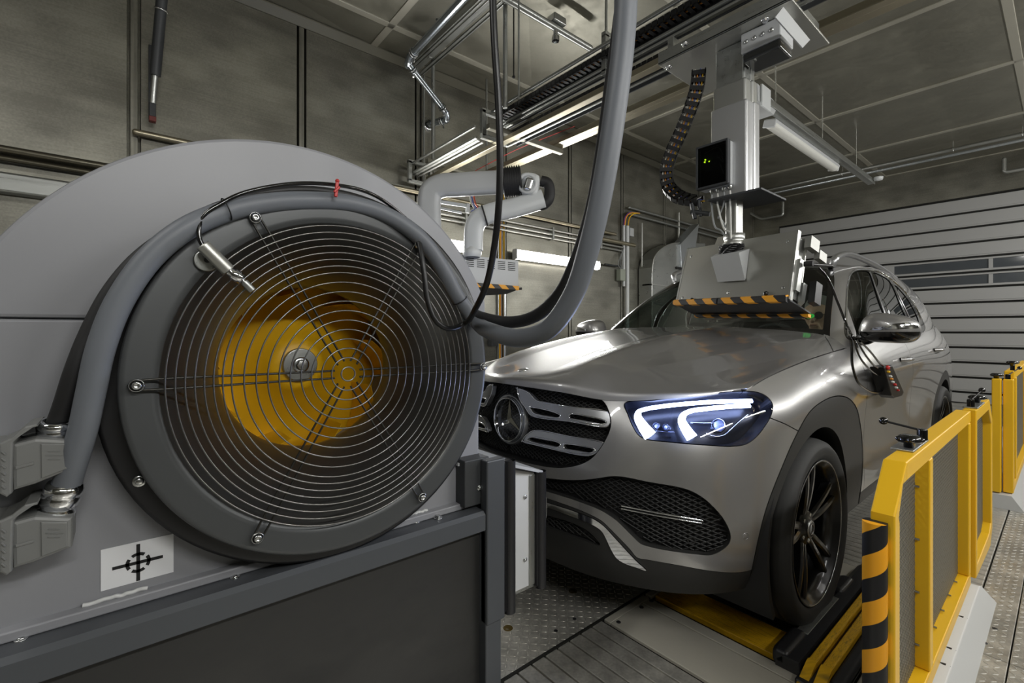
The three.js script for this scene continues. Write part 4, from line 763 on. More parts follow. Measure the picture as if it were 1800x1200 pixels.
// ---------------------------------------------------------------- blower in front of the car
const FANC = V3(0, 1.098, 1.786), AX = V3(1, 0, 0);
{
  const b = thing('blower', 'grey scroll blower with a round wire guarded inlet on a dark steel stand', 'blower', [0, 0, 1.85]);
  // casing: round scroll with a flat foot, parted by one horizontal joint
  const cy = 1.05, cz = 1.845, R = 0.618, jy = 1.224, foot = 0.645, arcPts = (a0, a1, n) => { const p = []; for (let i = 0; i <= n; i++) { const a = a0 + (a1 - a0) * i / n; p.push([Math.max(1.278, cz + R * Math.cos(a)), cy + R * Math.sin(a)]); } return p; };
  const aj = Math.asin((jy - cy) / R), hole = []; for (let i = 0; i < 48; i++) { const a = -i / 48 * Math.PI * 2; hole.push([FANC.z + 0.30 * Math.cos(a), FANC.y + 0.30 * Math.sin(a)]); }
  const halfHole = (up) => { const p = [], s = Math.asin((jy - FANC.y) / 0.30); return p; };
  const h0 = Math.asin((jy - FANC.y) / 0.3);
  const upper = [...arcPts(aj, Math.PI - aj, 60)], holeUp = []; for (let i = 0; i <= 24; i++) { const a = Math.PI - h0 + (h0 - (Math.PI - h0)) * i / 24; holeUp.push([FANC.z + 0.3 * Math.cos(a), FANC.y + 0.3 * Math.sin(a)]); }
  part('upper_casing', prismZY([...upper, ...holeUp].map(([z, y]) => [z, Math.max(y, jy + 0.001)]), -0.36, 0.38, 0.008), M.greyPaint, b);
  const lower = [[cz - R, foot], [cz + R, foot], [cz + R * Math.cos(aj), jy - 0.001]], lowArc = []; for (let i = 0; i <= 30; i++) { const a = h0 - (2 * h0 + Math.PI) * i / 30; lowArc.push([FANC.z + 0.3 * Math.cos(a), FANC.y + 0.3 * Math.sin(a)]); }
  const rightUp = arcPts(0, aj, 8), leftUp = arcPts(Math.PI - aj, Math.PI, 8);
  part('lower_casing', prismZY([[1.305, foot], [cz + R, foot], ...rightUp.map(([z, y]) => [z, Math.min(y, jy - 0.001)]), ...lowArc.map(([z, y]) => [z, Math.min(y, jy - 0.001)]), ...leftUp.map(([z, y]) => [Math.max(z, 1.305 - 0.027 * Math.max(0, (y - 1.1) / 0.124)), Math.min(y, jy - 0.001)])], -0.36, 0.38, 0.006), M.greyPaint, b);
  part('casing_foot', [rbx(-0.36, 0.405, 0.6425, 0.662, 1.3, cz + R, 0.004)], M.greyPaint, b);
  // weld beads along the foot
  const weld = []; for (const [z0, z1] of [[2.16, 2.26], [1.86, 1.93], [1.5, 1.56]]) { const p = []; for (let i = 0; i <= 12; i++) p.push(V3(0.386 + 0.003 * rnd(), 0.663 + 0.003 * rnd(), z0 + (z1 - z0) * i / 12)); weld.push(hose(p, 0.0042, 7, 30)); }
  weld.forEach(w => part('weld_bead', w, M.whitePaint, b));
  // inlet ring
  const O = V3(0, FANC.y, FANC.z);
  const back = part('inlet_collar', lathe([[0.30, 0.378], [0.458, 0.378], [0.46, 0.40], [0.458, 0.446], [0.45, 0.452], [0.40, 0.455]], O, AX, 96), M.ringDark, b, 'black collar ring');
  const ring = part('inlet_ring', lathe([[0.405, 0.455], [0.418, 0.46], [0.4215, 0.466], [0.4215, 0.494], [0.418, 0.4985], [0.41, 0.5], [0.374, 0.5], [0.366, 0.4985], [0.36, 0.494]], O, AX, 120), M.ringPaint, b, 'dark grey inlet ring');
  part('inlet_bell', lathe([[0.361, 0.495], [0.352, 0.482], [0.338, 0.462], [0.318, 0.43], [0.296, 0.39], [0.272, 0.345], [0.25, 0.295], [0.234, 0.25], [0.227, 0.22], [0.228, 0.2], [0.233, 0.19]], O, AX, 96), M.bell, ring, 'dark flared inlet bell');
  for (const [px, py, X] of [[245, 845, 0.454]]) { const p = onX(px, py, X); part('collar_screw', screw(p, AX, 0.0075, 0.006), M.steel, back); }
  // wheel inside: yellow back plate, blades and hub
  const wheel = part('impeller', lathe([[0.0001, 0.105], [0.06, 0.105], [0.085, 0.075], [0.13, 0.03], [0.19, 0.0], [0.25, -0.012], [0.30, -0.015], [0.30, -0.03]], O, AX, 72), M.yellow, b, 'yellow impeller plate');
  part('impeller_shroud', lathe([[0.242, 0.20], [0.245, 0.18], [0.285, 0.165], [0.31, 0.155], [0.31, 0.15], [0.28, 0.158], [0.239, 0.178]], O, AX, 72), M.yellow, wheel);
  for (let k = 0; k < 9; k++) { const rings = []; for (let i = 0; i <= 6; i++) { const t = i / 6, r = 0.215 + 0.085 * t, a = k * Math.PI * 2 / 9 + 0.55 * t; const P = (x, w) => V3(x, FANC.y + r * Math.sin(a + w), FANC.z + r * Math.cos(a + w)); rings.push([P(-0.01, 0), P(0.17, 0), P(0.17, 0.012), P(-0.01, 0.012)]); } part('blade', loft(rings), M.yellow, wheel); }
  const hub = part('hub_disc', lathe([[0.0001, 0.122], [0.047, 0.122], [0.05, 0.119], [0.05, 0.1]].reverse(), O, AX, 40), M.galv, wheel, 'round steel hub disc');
  part('hub_bolt', [lathe([[0.024, 0.12], [0.024, 0.126], [0.016, 0.127]], O, AX, 24), hexNut(V3(0.126, FANC.y, FANC.z), AX, 0.015, 0.014)], M.steel, hub);
  part('inner_casing', lathe([[0.46, 0.34], [0.46, -0.34], [0.0001, -0.34]], O, AX, 48), M.bell, b);
  // wire guard
  const gd = part('guard_hub', torus(V3(0.514, FANC.y, FANC.z), AX, 0.0165, 0.0019, 36, 8), M.wire, b, 'wire ring at the middle of the guard');
  const radii = []; for (let k = 1; k <= 10; k++) radii.push(0.0165 + 0.0225 * k); for (let k = 1; k <= 7; k++) radii.push(0.2415 + 0.0157 * k);
  for (const r of radii) part('guard_ring', torus(V3(0.514, FANC.y, FANC.z), AX, r, 0.0017, Math.round(40 + r * 260), 6), M.wire, b);
  const ends = [[240, 677], [448, 383], [735, 430], [848, 644], [741, 873], [452, 944]];
  for (const [px, py] of ends) {
    const e = onX(px, py, 0.508), d = V3(0, e.y - FANC.y, e.z - FANC.z), L = d.length(); d.normalize(); const s = V3(0, -d.z, d.y).multiplyScalar(0.0088), c = V3(0.5095, FANC.y, FANC.z);
    const P = (r, k) => c.clone().addScaledVector(d, r).addScaledVector(s, k), pts = [P(0.03, 1), P(0.15, 1), P(L - 0.005, 1), P(L + 0.006, 0.75), P(L + 0.012, 0), P(L + 0.006, -0.75), P(L - 0.005, -1), P(0.15, -1), P(0.03, -1)];
    const sp = part('guard_spoke', hose(pts, 0.0024, 8, 90), M.wireDark, b);
    part('spoke_bolt', [lathe([[0.0125, 0], [0.0125, 0.003], [0.011, 0.0045], [0.0105, 0.0045]], c.clone().addScaledVector(d, L).setX(0.511), AX, 24), lathe([[0.0075, 0.004], [0.0075, 0.008], [0.004, 0.0095], [0.0035, 0.007], [0.0001, 0.007]], c.clone().addScaledVector(d, L).setX(0.511), AX, 18)], M.steel, sp, 'round head bolt with washer');
  }
}
{
  const st = thing('blower_stand', 'dark grey steel stand under the blower with recessed black side panel', 'stand', [0, 0, 1.9]);
  const z0 = 1.268, z1 = 2.62, Y = 0.642;
  part('top_rail', prismXY([[0.36, Y], [0.452, Y], [0.462, Y - 0.01], [0.462, Y - 0.058], [0.45, Y - 0.064], [0.42, Y - 0.064], [0.42, Y - 0.02], [0.36, Y - 0.02]], z0 + 0.07, z1, 0.002), M.darkGrey, st);
  part('top_rail', prismXY([[-0.36, Y], [-0.452, Y], [-0.462, Y - 0.01], [-0.462, Y - 0.058], [-0.36, Y - 0.06]].reverse(), z0, z1, 0.002), M.darkGrey, st);
  part('top_plate', rbx(-0.4, 0.4, Y - 0.02, Y - 0.002, z0, z1, 0.003), M.darkGrey, st);
  part('side_panel', rbx(0.40, 0.425, 0.05, Y - 0.06, z0 + 0.06, z1, 0.003), M.panelBlack, st, 'black side panel');
  part('side_panel', rbx(-0.425, -0.40, 0.05, Y - 0.06, z0 + 0.06, z1, 0.003), M.panelBlack, st);
  part('end_panel', rbx(-0.40, 0.40, 0.03, 0.27, z0 + 0.05, z0 + 0.07, 0.003), M.panelBlack, st);
  for (const [x0, x1] of [[0.40, 0.459], [-0.459, -0.40]]) for (const [za, zb_] of [[z0 + 0.006, z0 + 0.068], [z1 - 0.06, z1]]) part('leg', rbx(x0, x1, 0, Y - 0.062, za, zb_, 0.005), M.darkGrey, st);
  part('bottom_rail', rbx(0.40, 0.462, 0.0, 0.06, z0, z1, 0.004), M.darkGrey, st);
  const sc = [[37, 1123], [413, 1014]]; for (const [px, py] of sc) { const p = onY(px, py, Y + 0.0005); part('rail_screw', screw(p, V3(0, 1, 0), 0.0065, 0.005), M.steel, st); }
  for (const [px, py] of [[731, 916], [770, 910], [787, 899]]) { const p = onY(px, py, Y + 0.0005); part('rail_bolt', [hexNut(p, V3(0, 1, 0), 0.008, 0.009), lathe([[0.013, 0], [0.013, 0.002], [0.008, 0.0022]], p, V3(0, 1, 0), 16)], M.steel, st); }
}
{
  // outlet towards the car with upright rubber edges
  const n = thing('blower_nozzle', 'blower outlet frame with upright black rubber edges facing the car nose', 'nozzle', [0, 0.27, 1.2]);
  part('corner_block', rbx(0.32, 0.43, 0.655, 0.80, 1.30, 1.395, 0.004), M.anthracite, n);
  part('block_screw', screw(onX(843, 857, 0.431), AX, 0.006, 0.006), M.steel, n);
  part('corner_post', [rbx(0.43, 0.466, 0.285, 0.797, 1.264, 1.336, 0.006)], M.darkGrey, n);
  part('top_sheet', loft([[[-0.40, 0.79, 1.40], [0.40, 0.79, 1.40], [0.45, 0.778, 1.26], [0.41, 0.70, 1.045], [-0.41, 0.70, 1.045]].map(p => V3(...p)), [[-0.40, 0.78, 1.40], [0.40, 0.78, 1.40], [0.45, 0.768, 1.26], [0.41, 0.69, 1.045], [-0.41, 0.69, 1.045]].map(p => V3(...p))]), M.lightGrey, n);
  part('side_sheet', prismZY([[1.06, 0.30], [1.30, 0.30], [1.30, 0.765], [1.06, 0.69]], 0.375, 0.395, 0.002), M.whitePaint, n, 'white side sheet');
  part('side_sheet', prismZY([[1.06, 0.30], [1.30, 0.30], [1.30, 0.765], [1.06, 0.69]], -0.395, -0.375, 0.002), M.whitePaint, n);
  const edge = (x, z, y0, y1, w) => merge([rbx(x - w, x + 0.014, y0, y1, z - 0.02, z + 0.02, 0.014, 4), lathe([[0.02, 0], [0.02, y1 - y0]], V3(x + 0.004, y0, z - 0.004), V3(0, 1, 0), 24)]);
  part('rubber_edge', edge(0.444, 1.236, 0.285, 0.78, 0.03), M.rubberGloss, n, 'black rubber edge'); part('rubber_edge', edge(0.40, 1.055, 0.285, 0.70, 0.02), M.rubberGloss, n);
  part('rubber_edge', edge(-0.42, 1.055, 0.285, 0.70, 0.02), M.rubberGloss, n);
  part('edge_carrier', rbx(0.385, 0.399, 0.30, 0.69, 1.065, 1.10, 0.002), M.galv, n);
  for (const py of [873, 983]) part('sheet_screw', screw(onX(923, py, 0.396), AX, 0.005, 0.006), M.steel, n);
  part('bottom_sheet', rbx(-0.39, 0.39, 0.285, 0.30, 1.06, 1.30, 0.003), M.galv, n);
  part('wire_clip', hose([onX(957, 868, 0.41), onX(959, 869, 0.412), onX(959, 913, 0.412), onX(957, 914, 0.41)], 0.0016, 6, 20), M.steel, n);
}
// ---------------------------------------------------------------- plugs, sticker and probe on the blower
{
  const zy = (pts, X) => pts.map(([x, y]) => { const p = onX(x, y, X); return [p.z, p.y]; });
  const plug = (dy, gl, label, dx = 0) => {
    const X1 = 0.475, X0 = 0.385, S = p => p.map(([x, y]) => [x + dx, y + dy]);
    const o = onX(60 + dx, 960 + dy, 0.43), g = thing('industrial_plug', label, 'plug', o, null);
    part('hood', prismZY(zy(S([[20, 918], [62, 907], [127, 910], [126, 962], [62, 988], [22, 1000]]), X1), X0, X1, 0.006), M.plugGrey, g);
    part('hood_panel', prismZY(zy(S([[72, 917], [119, 917], [118, 960], [73, 977]]), X1), X1 - 0.004, X1 + 0.0025, 0.0012), M.plugGrey, g);
    const a = onX(80 + dx, 936 + dy, X1 + 0.0026); for (const [u0, u1, v] of [[84, 106, 930], [84, 106, 944], [80, 112, 937]]) part('moulded_mark', bar(onX(u0 + dx, v + dy, X1 + 0.003), onX(u1 + dx, v + dy, X1 + 0.003), 0.0016, 0.0016, 0.0005), M.plugGrey, g);
    part('latch', [prismZY(zy(S([[-2, 916], [20, 906], [44, 886], [66, 881], [66, 886], [46, 892], [24, 914], [21, 1003], [12, 1010], [0, 1004]]), X1 + 0.008), X0 + 0.01, X1 + 0.012, 0.003)], M.plugGrey, g);
    for (let k = 0; k < 6; k++) { const y = 930 + k * 12; part('latch_rib', bar(onX(3 + dx, y + dy, X1 + 0.0125), onX(10 + dx, y + 6 + dy, X1 + 0.0125), 0.003, 0.003, 0.001), M.plugGrey, g); }
    part('hood_step', [prismZY(zy(S([[27, 957], [60, 948], [60, 953], [27, 962]]), X1), X1 - 0.003, X1 + 0.002, 0.001)], M.plugGrey, g);
    part('base_box', prismZY(zy(S([[-90, 925], [-3, 918], [-3, 1000], [-90, 1010]]), X1), 0.38, X1 + 0.004, 0.006), M.plugGrey, g);
    part('seal', prismZY(zy(S([[-4, 922], [1, 922], [1, 1000], [-4, 1000]]), X1), 0.385, X1 + 0.001, 0.001), M.black, g);
    const p = onX(gl[0], gl[1], 0.432), q = onX(gl[2], gl[3], 0.440), ax = q.clone().sub(p), L = ax.length();
    part('cable_gland', lathe([[0.027, 0], [0.027, L * 0.22], [0.0235, L * 0.26], [0.0235, L * 0.36], [0.028, L * 0.4], [0.028, L * 0.62], [0.0255, L * 0.66], [0.0285, L * 0.72], [0.0285, L * 0.86], [0.025, L], [0.018, L], [0.018, L * 0.8]], p, ax, 20), M.chrome, g, 'nickel plated cable gland');
    return q;
  };
  plug(-137, [100, 777, 101, 738], 'grey industrial plug with a black cable on the blower casing', 0);
  plug(0, [96, 908, 116, 848], 'grey industrial plug with a thick grey hose on the blower casing', 0);
  // target sticker
  { const X = 0.3812, c = [[177, 965], [305, 939], [305, 1005], [177, 1039]].map(([x, y]) => onX(x, y, X)), zs = [c[0].z, c[1].z], y0 = (c[2].y + c[3].y) / 2, y1 = (c[0].y + c[1].y) / 2;
    const s = thing('target_sticker', 'white sticker with a black crosshair target mark on the blower casing', 'sticker', V3(X, y0, (zs[0] + zs[1]) / 2));
    part('sheet', bx(X - 0.0008, X + 0.0004, y0, y1, zs[1], zs[0]), M.paper, s);
    const m = onX(243, 988, X), xx = X + 0.0012, W = 0.0031; const mk = (g, n) => part(n, g, M.ink, s, 'black printed mark');
    mk(bx(X, xx, m.y - 0.038, m.y + 0.038, m.z - W, m.z + W), 'cross_bar'); mk(bx(X, xx, m.y - W, m.y + W, m.z - 0.041, m.z + 0.041), 'cross_bar');
    for (let k = 0; k < 4; k++) { const a0 = k * Math.PI / 2 - 0.6, pts = []; for (let i = 0; i <= 8; i++) { const a = a0 + 1.2 * i / 8; pts.push([m.z + 0.0205 * Math.cos(a), m.y + 0.0205 * Math.sin(a)]); } for (let i = 8; i >= 0; i--) { const a = a0 + 1.2 * i / 8; pts.push([m.z + 0.0145 * Math.cos(a), m.y + 0.0145 * Math.sin(a)]); } mk(prismZY(pts, X, xx), 'ring_arc'); }
  }
  // probe held by a magnet foot
  { const s = thing('probe', 'silver cylindrical probe held by a round magnet on the inlet ring', 'sensor', onX(362, 458, 0.5));
    const mg = onX(362, 458, 0.5); part('magnet', lathe([[0.0001, 0.008], [0.02, 0.008], [0.022, 0.006], [0.022, 0]].reverse(), mg, AX, 32), M.galv, s); part('magnet_stem', lathe([[0.006, 0.006], [0.006, 0.04], [0.0001, 0.04]], mg, V3(1, 0.1, -0.2), 12), M.rubber, s);
    const a = onX(356, 430, 0.535), b = onX(402, 476, 0.535), c = onX(426, 492, 0.535), d = onX(444, 511, 0.535), ax = b.clone().sub(a), L = ax.length();
    part('body', lathe([[0.0001, 0], [0.0125, 0], [0.0135, 0.003], [0.0135, L - 0.002], [0.012, L], [0.0001, L]], a, ax, 28), M.brushed, s);
    const ax2 = c.clone().sub(b), L2 = ax2.length(); part('coupling', lathe([[0.009, 0], [0.0095, L2 * 0.3], [0.0125, L2 * 0.32], [0.0125, L2 * 0.7], [0.0105, L2 * 0.78], [0.0105, L2 * 0.95], [0.006, L2]], b, ax2, 12), M.chrome, s);
    const ax3 = d.clone().sub(c), L3 = ax3.length(); part('tip', lathe([[0.005, 0], [0.005, L3 * 0.15], [0.0078, L3 * 0.2], [0.0078, L3 * 0.97], [0.006, L3], [0.0001, L3]], c, ax3, 16), M.galv, s);
  }
  // cables: [pixel x, pixel y, depth]
  const cable = (pts, r, m, name, label, n = 12) => solo(name, hose(pts.map(p => Array.isArray(p) ? (p[3] === 'x' ? onX(p[0], p[1], p[2]) : atD(...p)) : p), r, n, pts.length * 10), m, label, 'cable');
  const up = (px, py, d) => { const p = atD(px, py, d); return [V3(p.x, 2.4, p.z), V3(p.x + 0.02, 3.2, p.z), V3(p.x + 0.03, ROOM.h, p.z)]; };
  cable([[115, 858, 0.44, 'x'], [126, 822, 0.455, 'x'], [146, 755, 0.475, 'x'], [160, 690, 0.49, 'x'], [178, 610, 0.505, 'x'], [210, 530, 0.512, 'x'], [265, 452, 0.515, 'x'], [330, 400, 0.515, 'x'], [400, 371, 0.506, 'x'], [470, 357, 0.498, 'x'], [545, 353, 0.494, 'x'], [620, 359, 0.494, 'x'], [685, 381, 0.50, 'x'], [738, 418, 0.512, 'x'], [775, 468, 0.515, 'x'], [803, 520, 0.512, 'x'], [833, 560, 0.515, 'x'], [868, 584, 1.14], [915, 594, 1.05], [965, 577, 0.98], [1008, 517, 0.93], [1038, 425, 0.89], [1062, 315, 0.87], [1083, 180, 0.86], [1096, 70, 0.86], [1101, -30, 0.86], ...up(1103, -60, 0.86)], 0.0215, M.hoseGrey, 'grey_hose', 'thick grey hose hanging in a loop beside the blower and running round its inlet');
  cable([[101, 742, 0.44, 'x'], [112, 712, 0.452, 'x'], [132, 650, 0.47, 'x'], [158, 585, 0.47, 'x'], [195, 515, 0.468, 'x'], [245, 455, 0.466, 'x'], [310, 408, 0.464, 'x'], [390, 366, 0.463, 'x'], [470, 350, 0.463, 'x'], [560, 346, 0.463, 'x'], [640, 362, 0.465, 'x'], [700, 395, 0.47, 'x'], [745, 432, 0.475, 'x'], [780, 475, 0.475, 'x'], [805, 515, 0.475, 'x'], [826, 544, 0.465, 'x'], [857, 560, 1.27], [900, 566, 1.2], [945, 553, 1.12], [985, 515, 1.06], [1014, 455, 1.02], [1040, 370, 1.0], [1058, 270, 0.99], [1076, 140, 0.98], [1092, 20, 0.98], [1098, -40, 0.98], ...up(1100, -60, 0.98)], 0.0155, M.rubber, 'black_cable', 'thick black cable hanging in a loop behind the grey hose');
  cable([[736, 424, 0.519, 'x'], [741, 450, 0.535, 'x'], [746, 485, 0.545, 'x'], [752, 530, 0.55, 'x'], [766, 564, 0.555, 'x'], [790, 578, 0.555, 'x'], [815, 569, 0.55, 'x'], [836, 542, 1.1], [855, 500, 1.03], [868, 440, 0.98], [876, 370, 0.95], [879, 280, 0.93], [876, 180, 0.92], [869, 70, 0.91], [866, -20, 0.91], ...up(865, -60, 0.91)], 0.0072, M.black, 'black_cable', 'thin black cable dropping from the ceiling to the guard bolt');
  cable([[356, 431, 0.533, 'x'], [351, 420, 0.532, 'x'], [350, 398, 0.53, 'x'], [360, 377, 0.53, 'x'], [385, 360, 0.53, 'x'], [420, 342, 0.525, 'x'], [470, 329, 0.52, 'x'], [530, 322, 0.515, 'x'], [590, 325, 0.51, 'x'], [635, 334, 0.505, 'x'], [670, 350, 0.49, 'x'], [715, 385, 0.48, 'x'], [750, 420, 0.475, 'x']], 0.0045, M.blackGloss, 'probe_lead', 'thin glossy black lead curving from the probe over the inlet ring');
  solo('red_clip', [bar(onX(590, 346, 0.533), onX(593, 318, 0.533), 0.0075, 0.006, 0.002), bar(onX(587, 338, 0.535), onX(597, 328, 0.535), 0.006, 0.006, 0.002), new THREE.SphereGeometry(0.005, 10, 8).translate(...onX(593, 318, 0.533).toArray())], M.red, 'red plastic clip holding the probe lead on the inlet ring', 'clip');
  // ties round the grey hose
  for (const [px, py, X, dz] of [[398, 368, 0.513, 1], [808, 528, 0.513, 2]]) { const c = onX(px, py, X), t = dz === 1 ? V3(0, 0.42, -1) : V3(0, -0.85, -0.6); solo('cable_tie', [torus(c, t, 0.0222, 0.0014, 28, 6)], M.black, dz === 1 ? 'black tie round the grey hose near the probe' : 'black tape band round the grey hose by the right edge of the inlet ring', 'tie'); }
}
// ---------------------------------------------------------------- roller set under the front wheels
for (const s of [1, -1]) {
  const side = s > 0 ? 'by the yellow barrier' : 'towards the wall lamps', R = thing('roller_unit', `roller unit with grey and worn yellow plates under the wheel ${side}`, 'roller', [s * 0.7, -0.4, 0]);
  const X = (a, b, y0, y1, z0, z1, r = 0.003) => rbx(s > 0 ? a : -b, s > 0 ? b : -a, y0, y1, z0, z1, r, 1);
  for (const k of [1, -1]) {
    const Z = (a, b) => k > 0 ? [a, b] : [-b, -a];
    part('cover_plate', X(0.412, 1.02, -0.012, 0.002, ...Z(0.447, 0.664)), M.plateGrey, R, 'grey cover plate'); part('cover_strip', X(0.412, 1.02, -0.012, 0.002, ...Z(0.386, 0.442)), M.plateGrey, R);
    part('end_strip', X(0.378, 0.410, -0.012, 0.002, ...Z(0.386, 0.664)), M.plateGrey, R); part('end_strip', X(0.378, 0.410, -0.012, 0.002, ...Z(0.17, 0.37)), M.plateGrey, R);
    for (const [x, z] of [[0.43, 0.635], [0.43, 0.475], [0.43, 0.40]]) part('plate_bolt', lathe([[0.0001, 0.004], [0.006, 0.004], [0.0095, 0.0015], [0.0095, 0]].reverse(), V3(s * x, 0.002, k * z), V3(0, 1, 0), 16), M.rubber, R);
    part('wheel_plate', X(0.416, 0.925, -0.02, 0.004, ...Z(0.175, 0.352), 0.004), M.yellowWorn, R, 'worn yellow plate'); part('plate_edge', X(0.416, 0.925, -0.02, 0.006, ...Z(0.168, 0.175), 0.001), M.rubber, R);
  }
  part('drum', new THREE.CylinderGeometry(0.61, 0.61, 0.54, 128).rotateZ(Math.PI / 2).translate(s * 0.68, -0.613, 0), std(0x5f5f5c, 0.5, 0.7, { bumpMap: fine, bumpScale: 0.0003 }), R, 'steel drum');
  part('pit_tray', [X(0.376, 1.36, -0.03, -0.0285, -0.70, -0.62), X(0.376, 1.36, -0.03, -0.0285, 0.62, 0.70), X(0.93, 1.36, -0.03, -0.014, -0.7, 0.7), X(0.376, 0.416, -0.03, -0.014, -0.7, 0.7)], M.plasticDark, R);
  // black bearing housing and two yellow guard rails beside the wheel
  const h = [[0.94, 0.0], [0.94, 0.028], [0.965, 0.05], [1.018, 0.05], [1.026, 0.0]].map(([x, y]) => [s * x, y]); part('bearing_housing', prismXY(s > 0 ? h : h.reverse(), -0.62, 0.40, 0.004), M.rubberGloss, R, 'black bearing housing');
  part('housing_lug', X(0.925, 0.985, 0.0, 0.062, 0.20, 0.40, 0.02), M.rubberGloss, R); part('housing_lug', X(0.925, 0.985, 0.0, 0.062, -0.40, -0.22, 0.02), M.rubberGloss, R);
  part('spacer', X(0.945, 0.985, 0.05, 0.0535, -0.16, 0.21, 0.002), M.galv, R);
  for (const [x0, x1] of [[1.032, 1.06], [1.073, 1.106]]) { const g = [[x0, 0.052], [x1, 0.052]]; part('guard_rail', [X(x0, x1, 0.0, 0.056, -0.68, 0.36, 0.006), loft([[0.355, 0.056], [0.37, 0.056], [0.44, 0.03], [0.50, 0.012]].map(([z, y]) => [V3(s * x0, 0, z), V3(s * x1, 0, z), V3(s * x1, y, z), V3(s * x0, y, z)]).map(r => s > 0 ? r.reverse() : r))], M.yellowWorn, R, 'yellow guard rail'); }
  part('guard_base', X(1.022, 1.15, 0.0, 0.03, -0.66, 0.46, 0.008), M.rubberGloss, R); part('guard_skirt', X(1.108, 1.15, 0.0, 0.046, -0.66, 0.40, 0.014), M.rubber, R);
  part('lane_plate', X(1.152, 1.358, -0.012, -0.0005, -0.695, 0.69), M.plateGrey, R); part('lane_plate', X(1.02, 1.152, -0.012, 0.001, 0.50, 0.69), M.plateGrey, R);
}
// ---------------------------------------------------------------- yellow barriers beside the car
const meshPanel = (() => { // expanded metal: a plate of lozenge holes
  return (z0, z1, outline, x) => {
    const gs = [], inside = polyDist(outline), pz = 0.015, py = 0.025, w = 0.0032; const zs = outline.map(p => p[0]), ys = outline.map(p => p[1]), a0 = Math.min(...zs), a1 = Math.max(...zs), b0 = Math.min(...ys), b1 = Math.max(...ys), pos = [], nor = [];
    const tx = 0.0022, seg = (A, B) => { const dz = B[0] - A[0], dy = B[1] - A[1], l = Math.hypot(dz, dy), nz = -dy / l * w / 2, ny = dz / l * w / 2; const q = [[A[0] + nz, A[1] + ny], [B[0] + nz, B[1] + ny], [B[0] - nz, B[1] - ny], [A[0] - nz, A[1] - ny]]; const f = (v, n) => { for (const i of [0, 1, 2, 0, 2, 3]) { pos.push(...v[i]); nor.push(...n); } }; const h = (i, s) => [x + s * tx, q[i][1], q[i][0]]; f([h(0, 1), h(1, 1), h(2, 1), h(3, 1)], [1, 0, 0]); f([h(0, -1), h(3, -1), h(2, -1), h(1, -1)], [-1, 0, 0]); f([h(0, -1), h(1, -1), h(1, 1), h(0, 1)], [0, ny * 2 / w, nz * 2 / w]); f([h(3, 1), h(2, 1), h(2, -1), h(3, -1)], [0, -ny * 2 / w, -nz * 2 / w]); };
    for (let i = 0, z = a0; z < a1; z += pz / 2, i++) for (let y = b0 + (i % 2 ? py / 2 : 0); y < b1; y += py) { const P = [[z, y], [z + pz / 2, y + py / 2]], Q = [[z, y], [z + pz / 2, y - py / 2]]; for (const [A, B] of [P, Q]) if (inside((A[0] + B[0]) / 2, (A[1] + B[1]) / 2) > 0) seg(A, B); }
    const g = new THREE.BufferGeometry(); g.setAttribute('position', new THREE.Float32BufferAttribute(pos, 3)); g.setAttribute('normal', new THREE.Float32BufferAttribute(nor, 3)); return g;
  };
})();
const wireSteel = std(0x9b988c, 0.42, 0.7);
function tapeSleeve(c, r, y0, y1, half) {   // D-shaped foam edge wrapped in black and amber tape
  const g = new THREE.CylinderGeometry(r, r, y1 - y0, 28, 1, false, 0, Math.PI * 2); g.translate(c.x, (y0 + y1) / 2, c.z);
  const h = g.toNonIndexed(), P = h.attributes.position, U = h.attributes.uv; for (let i = 0; i < P.count; i++) U.setXY(i, -U.getX(i), P.getY(i) / 0.118); return h;
}
const yUp = V3(0, 1, 0);
function starKnob(g, c, mat = M.blackGloss) { const k = part('star_knob', [lathe([[0.0001, 0.036], [0.02, 0.036], [0.027, 0.031], [0.03, 0.024], [0.028, 0.016], [0.014, 0.013], [0.013, 0], [0.0001, 0]].reverse(), c, yUp, 28), ...[0, 1, 2, 3, 4].map(i => new THREE.SphereGeometry(0.0095, 10, 8).scale(1, 0.8, 1).translate(c.x + 0.026 * Math.cos(i * 1.2566), c.y + 0.025, c.z + 0.026 * Math.sin(i * 1.2566)))], mat, g, 'black star knob'); return k; }
function clampLever(g, c, dir, L = 0.085) { const k = part('clamp_hub', lathe([[0.0135, 0], [0.0135, 0.03], [0.011, 0.034], [0.0001, 0.034]], c, yUp, 20), M.blackGloss, g, 'black clamp hub'); const a = c.clone().add(V3(0, 0.028, 0)), b = a.clone().addScaledVector(dir, L); part('lever', rod(a, b, 0.0035, 10), M.black, k); part('lever_ball', new THREE.SphereGeometry(0.0125, 16, 12).translate(...b.toArray()), M.blackGloss, k, 'black ball grip'); }
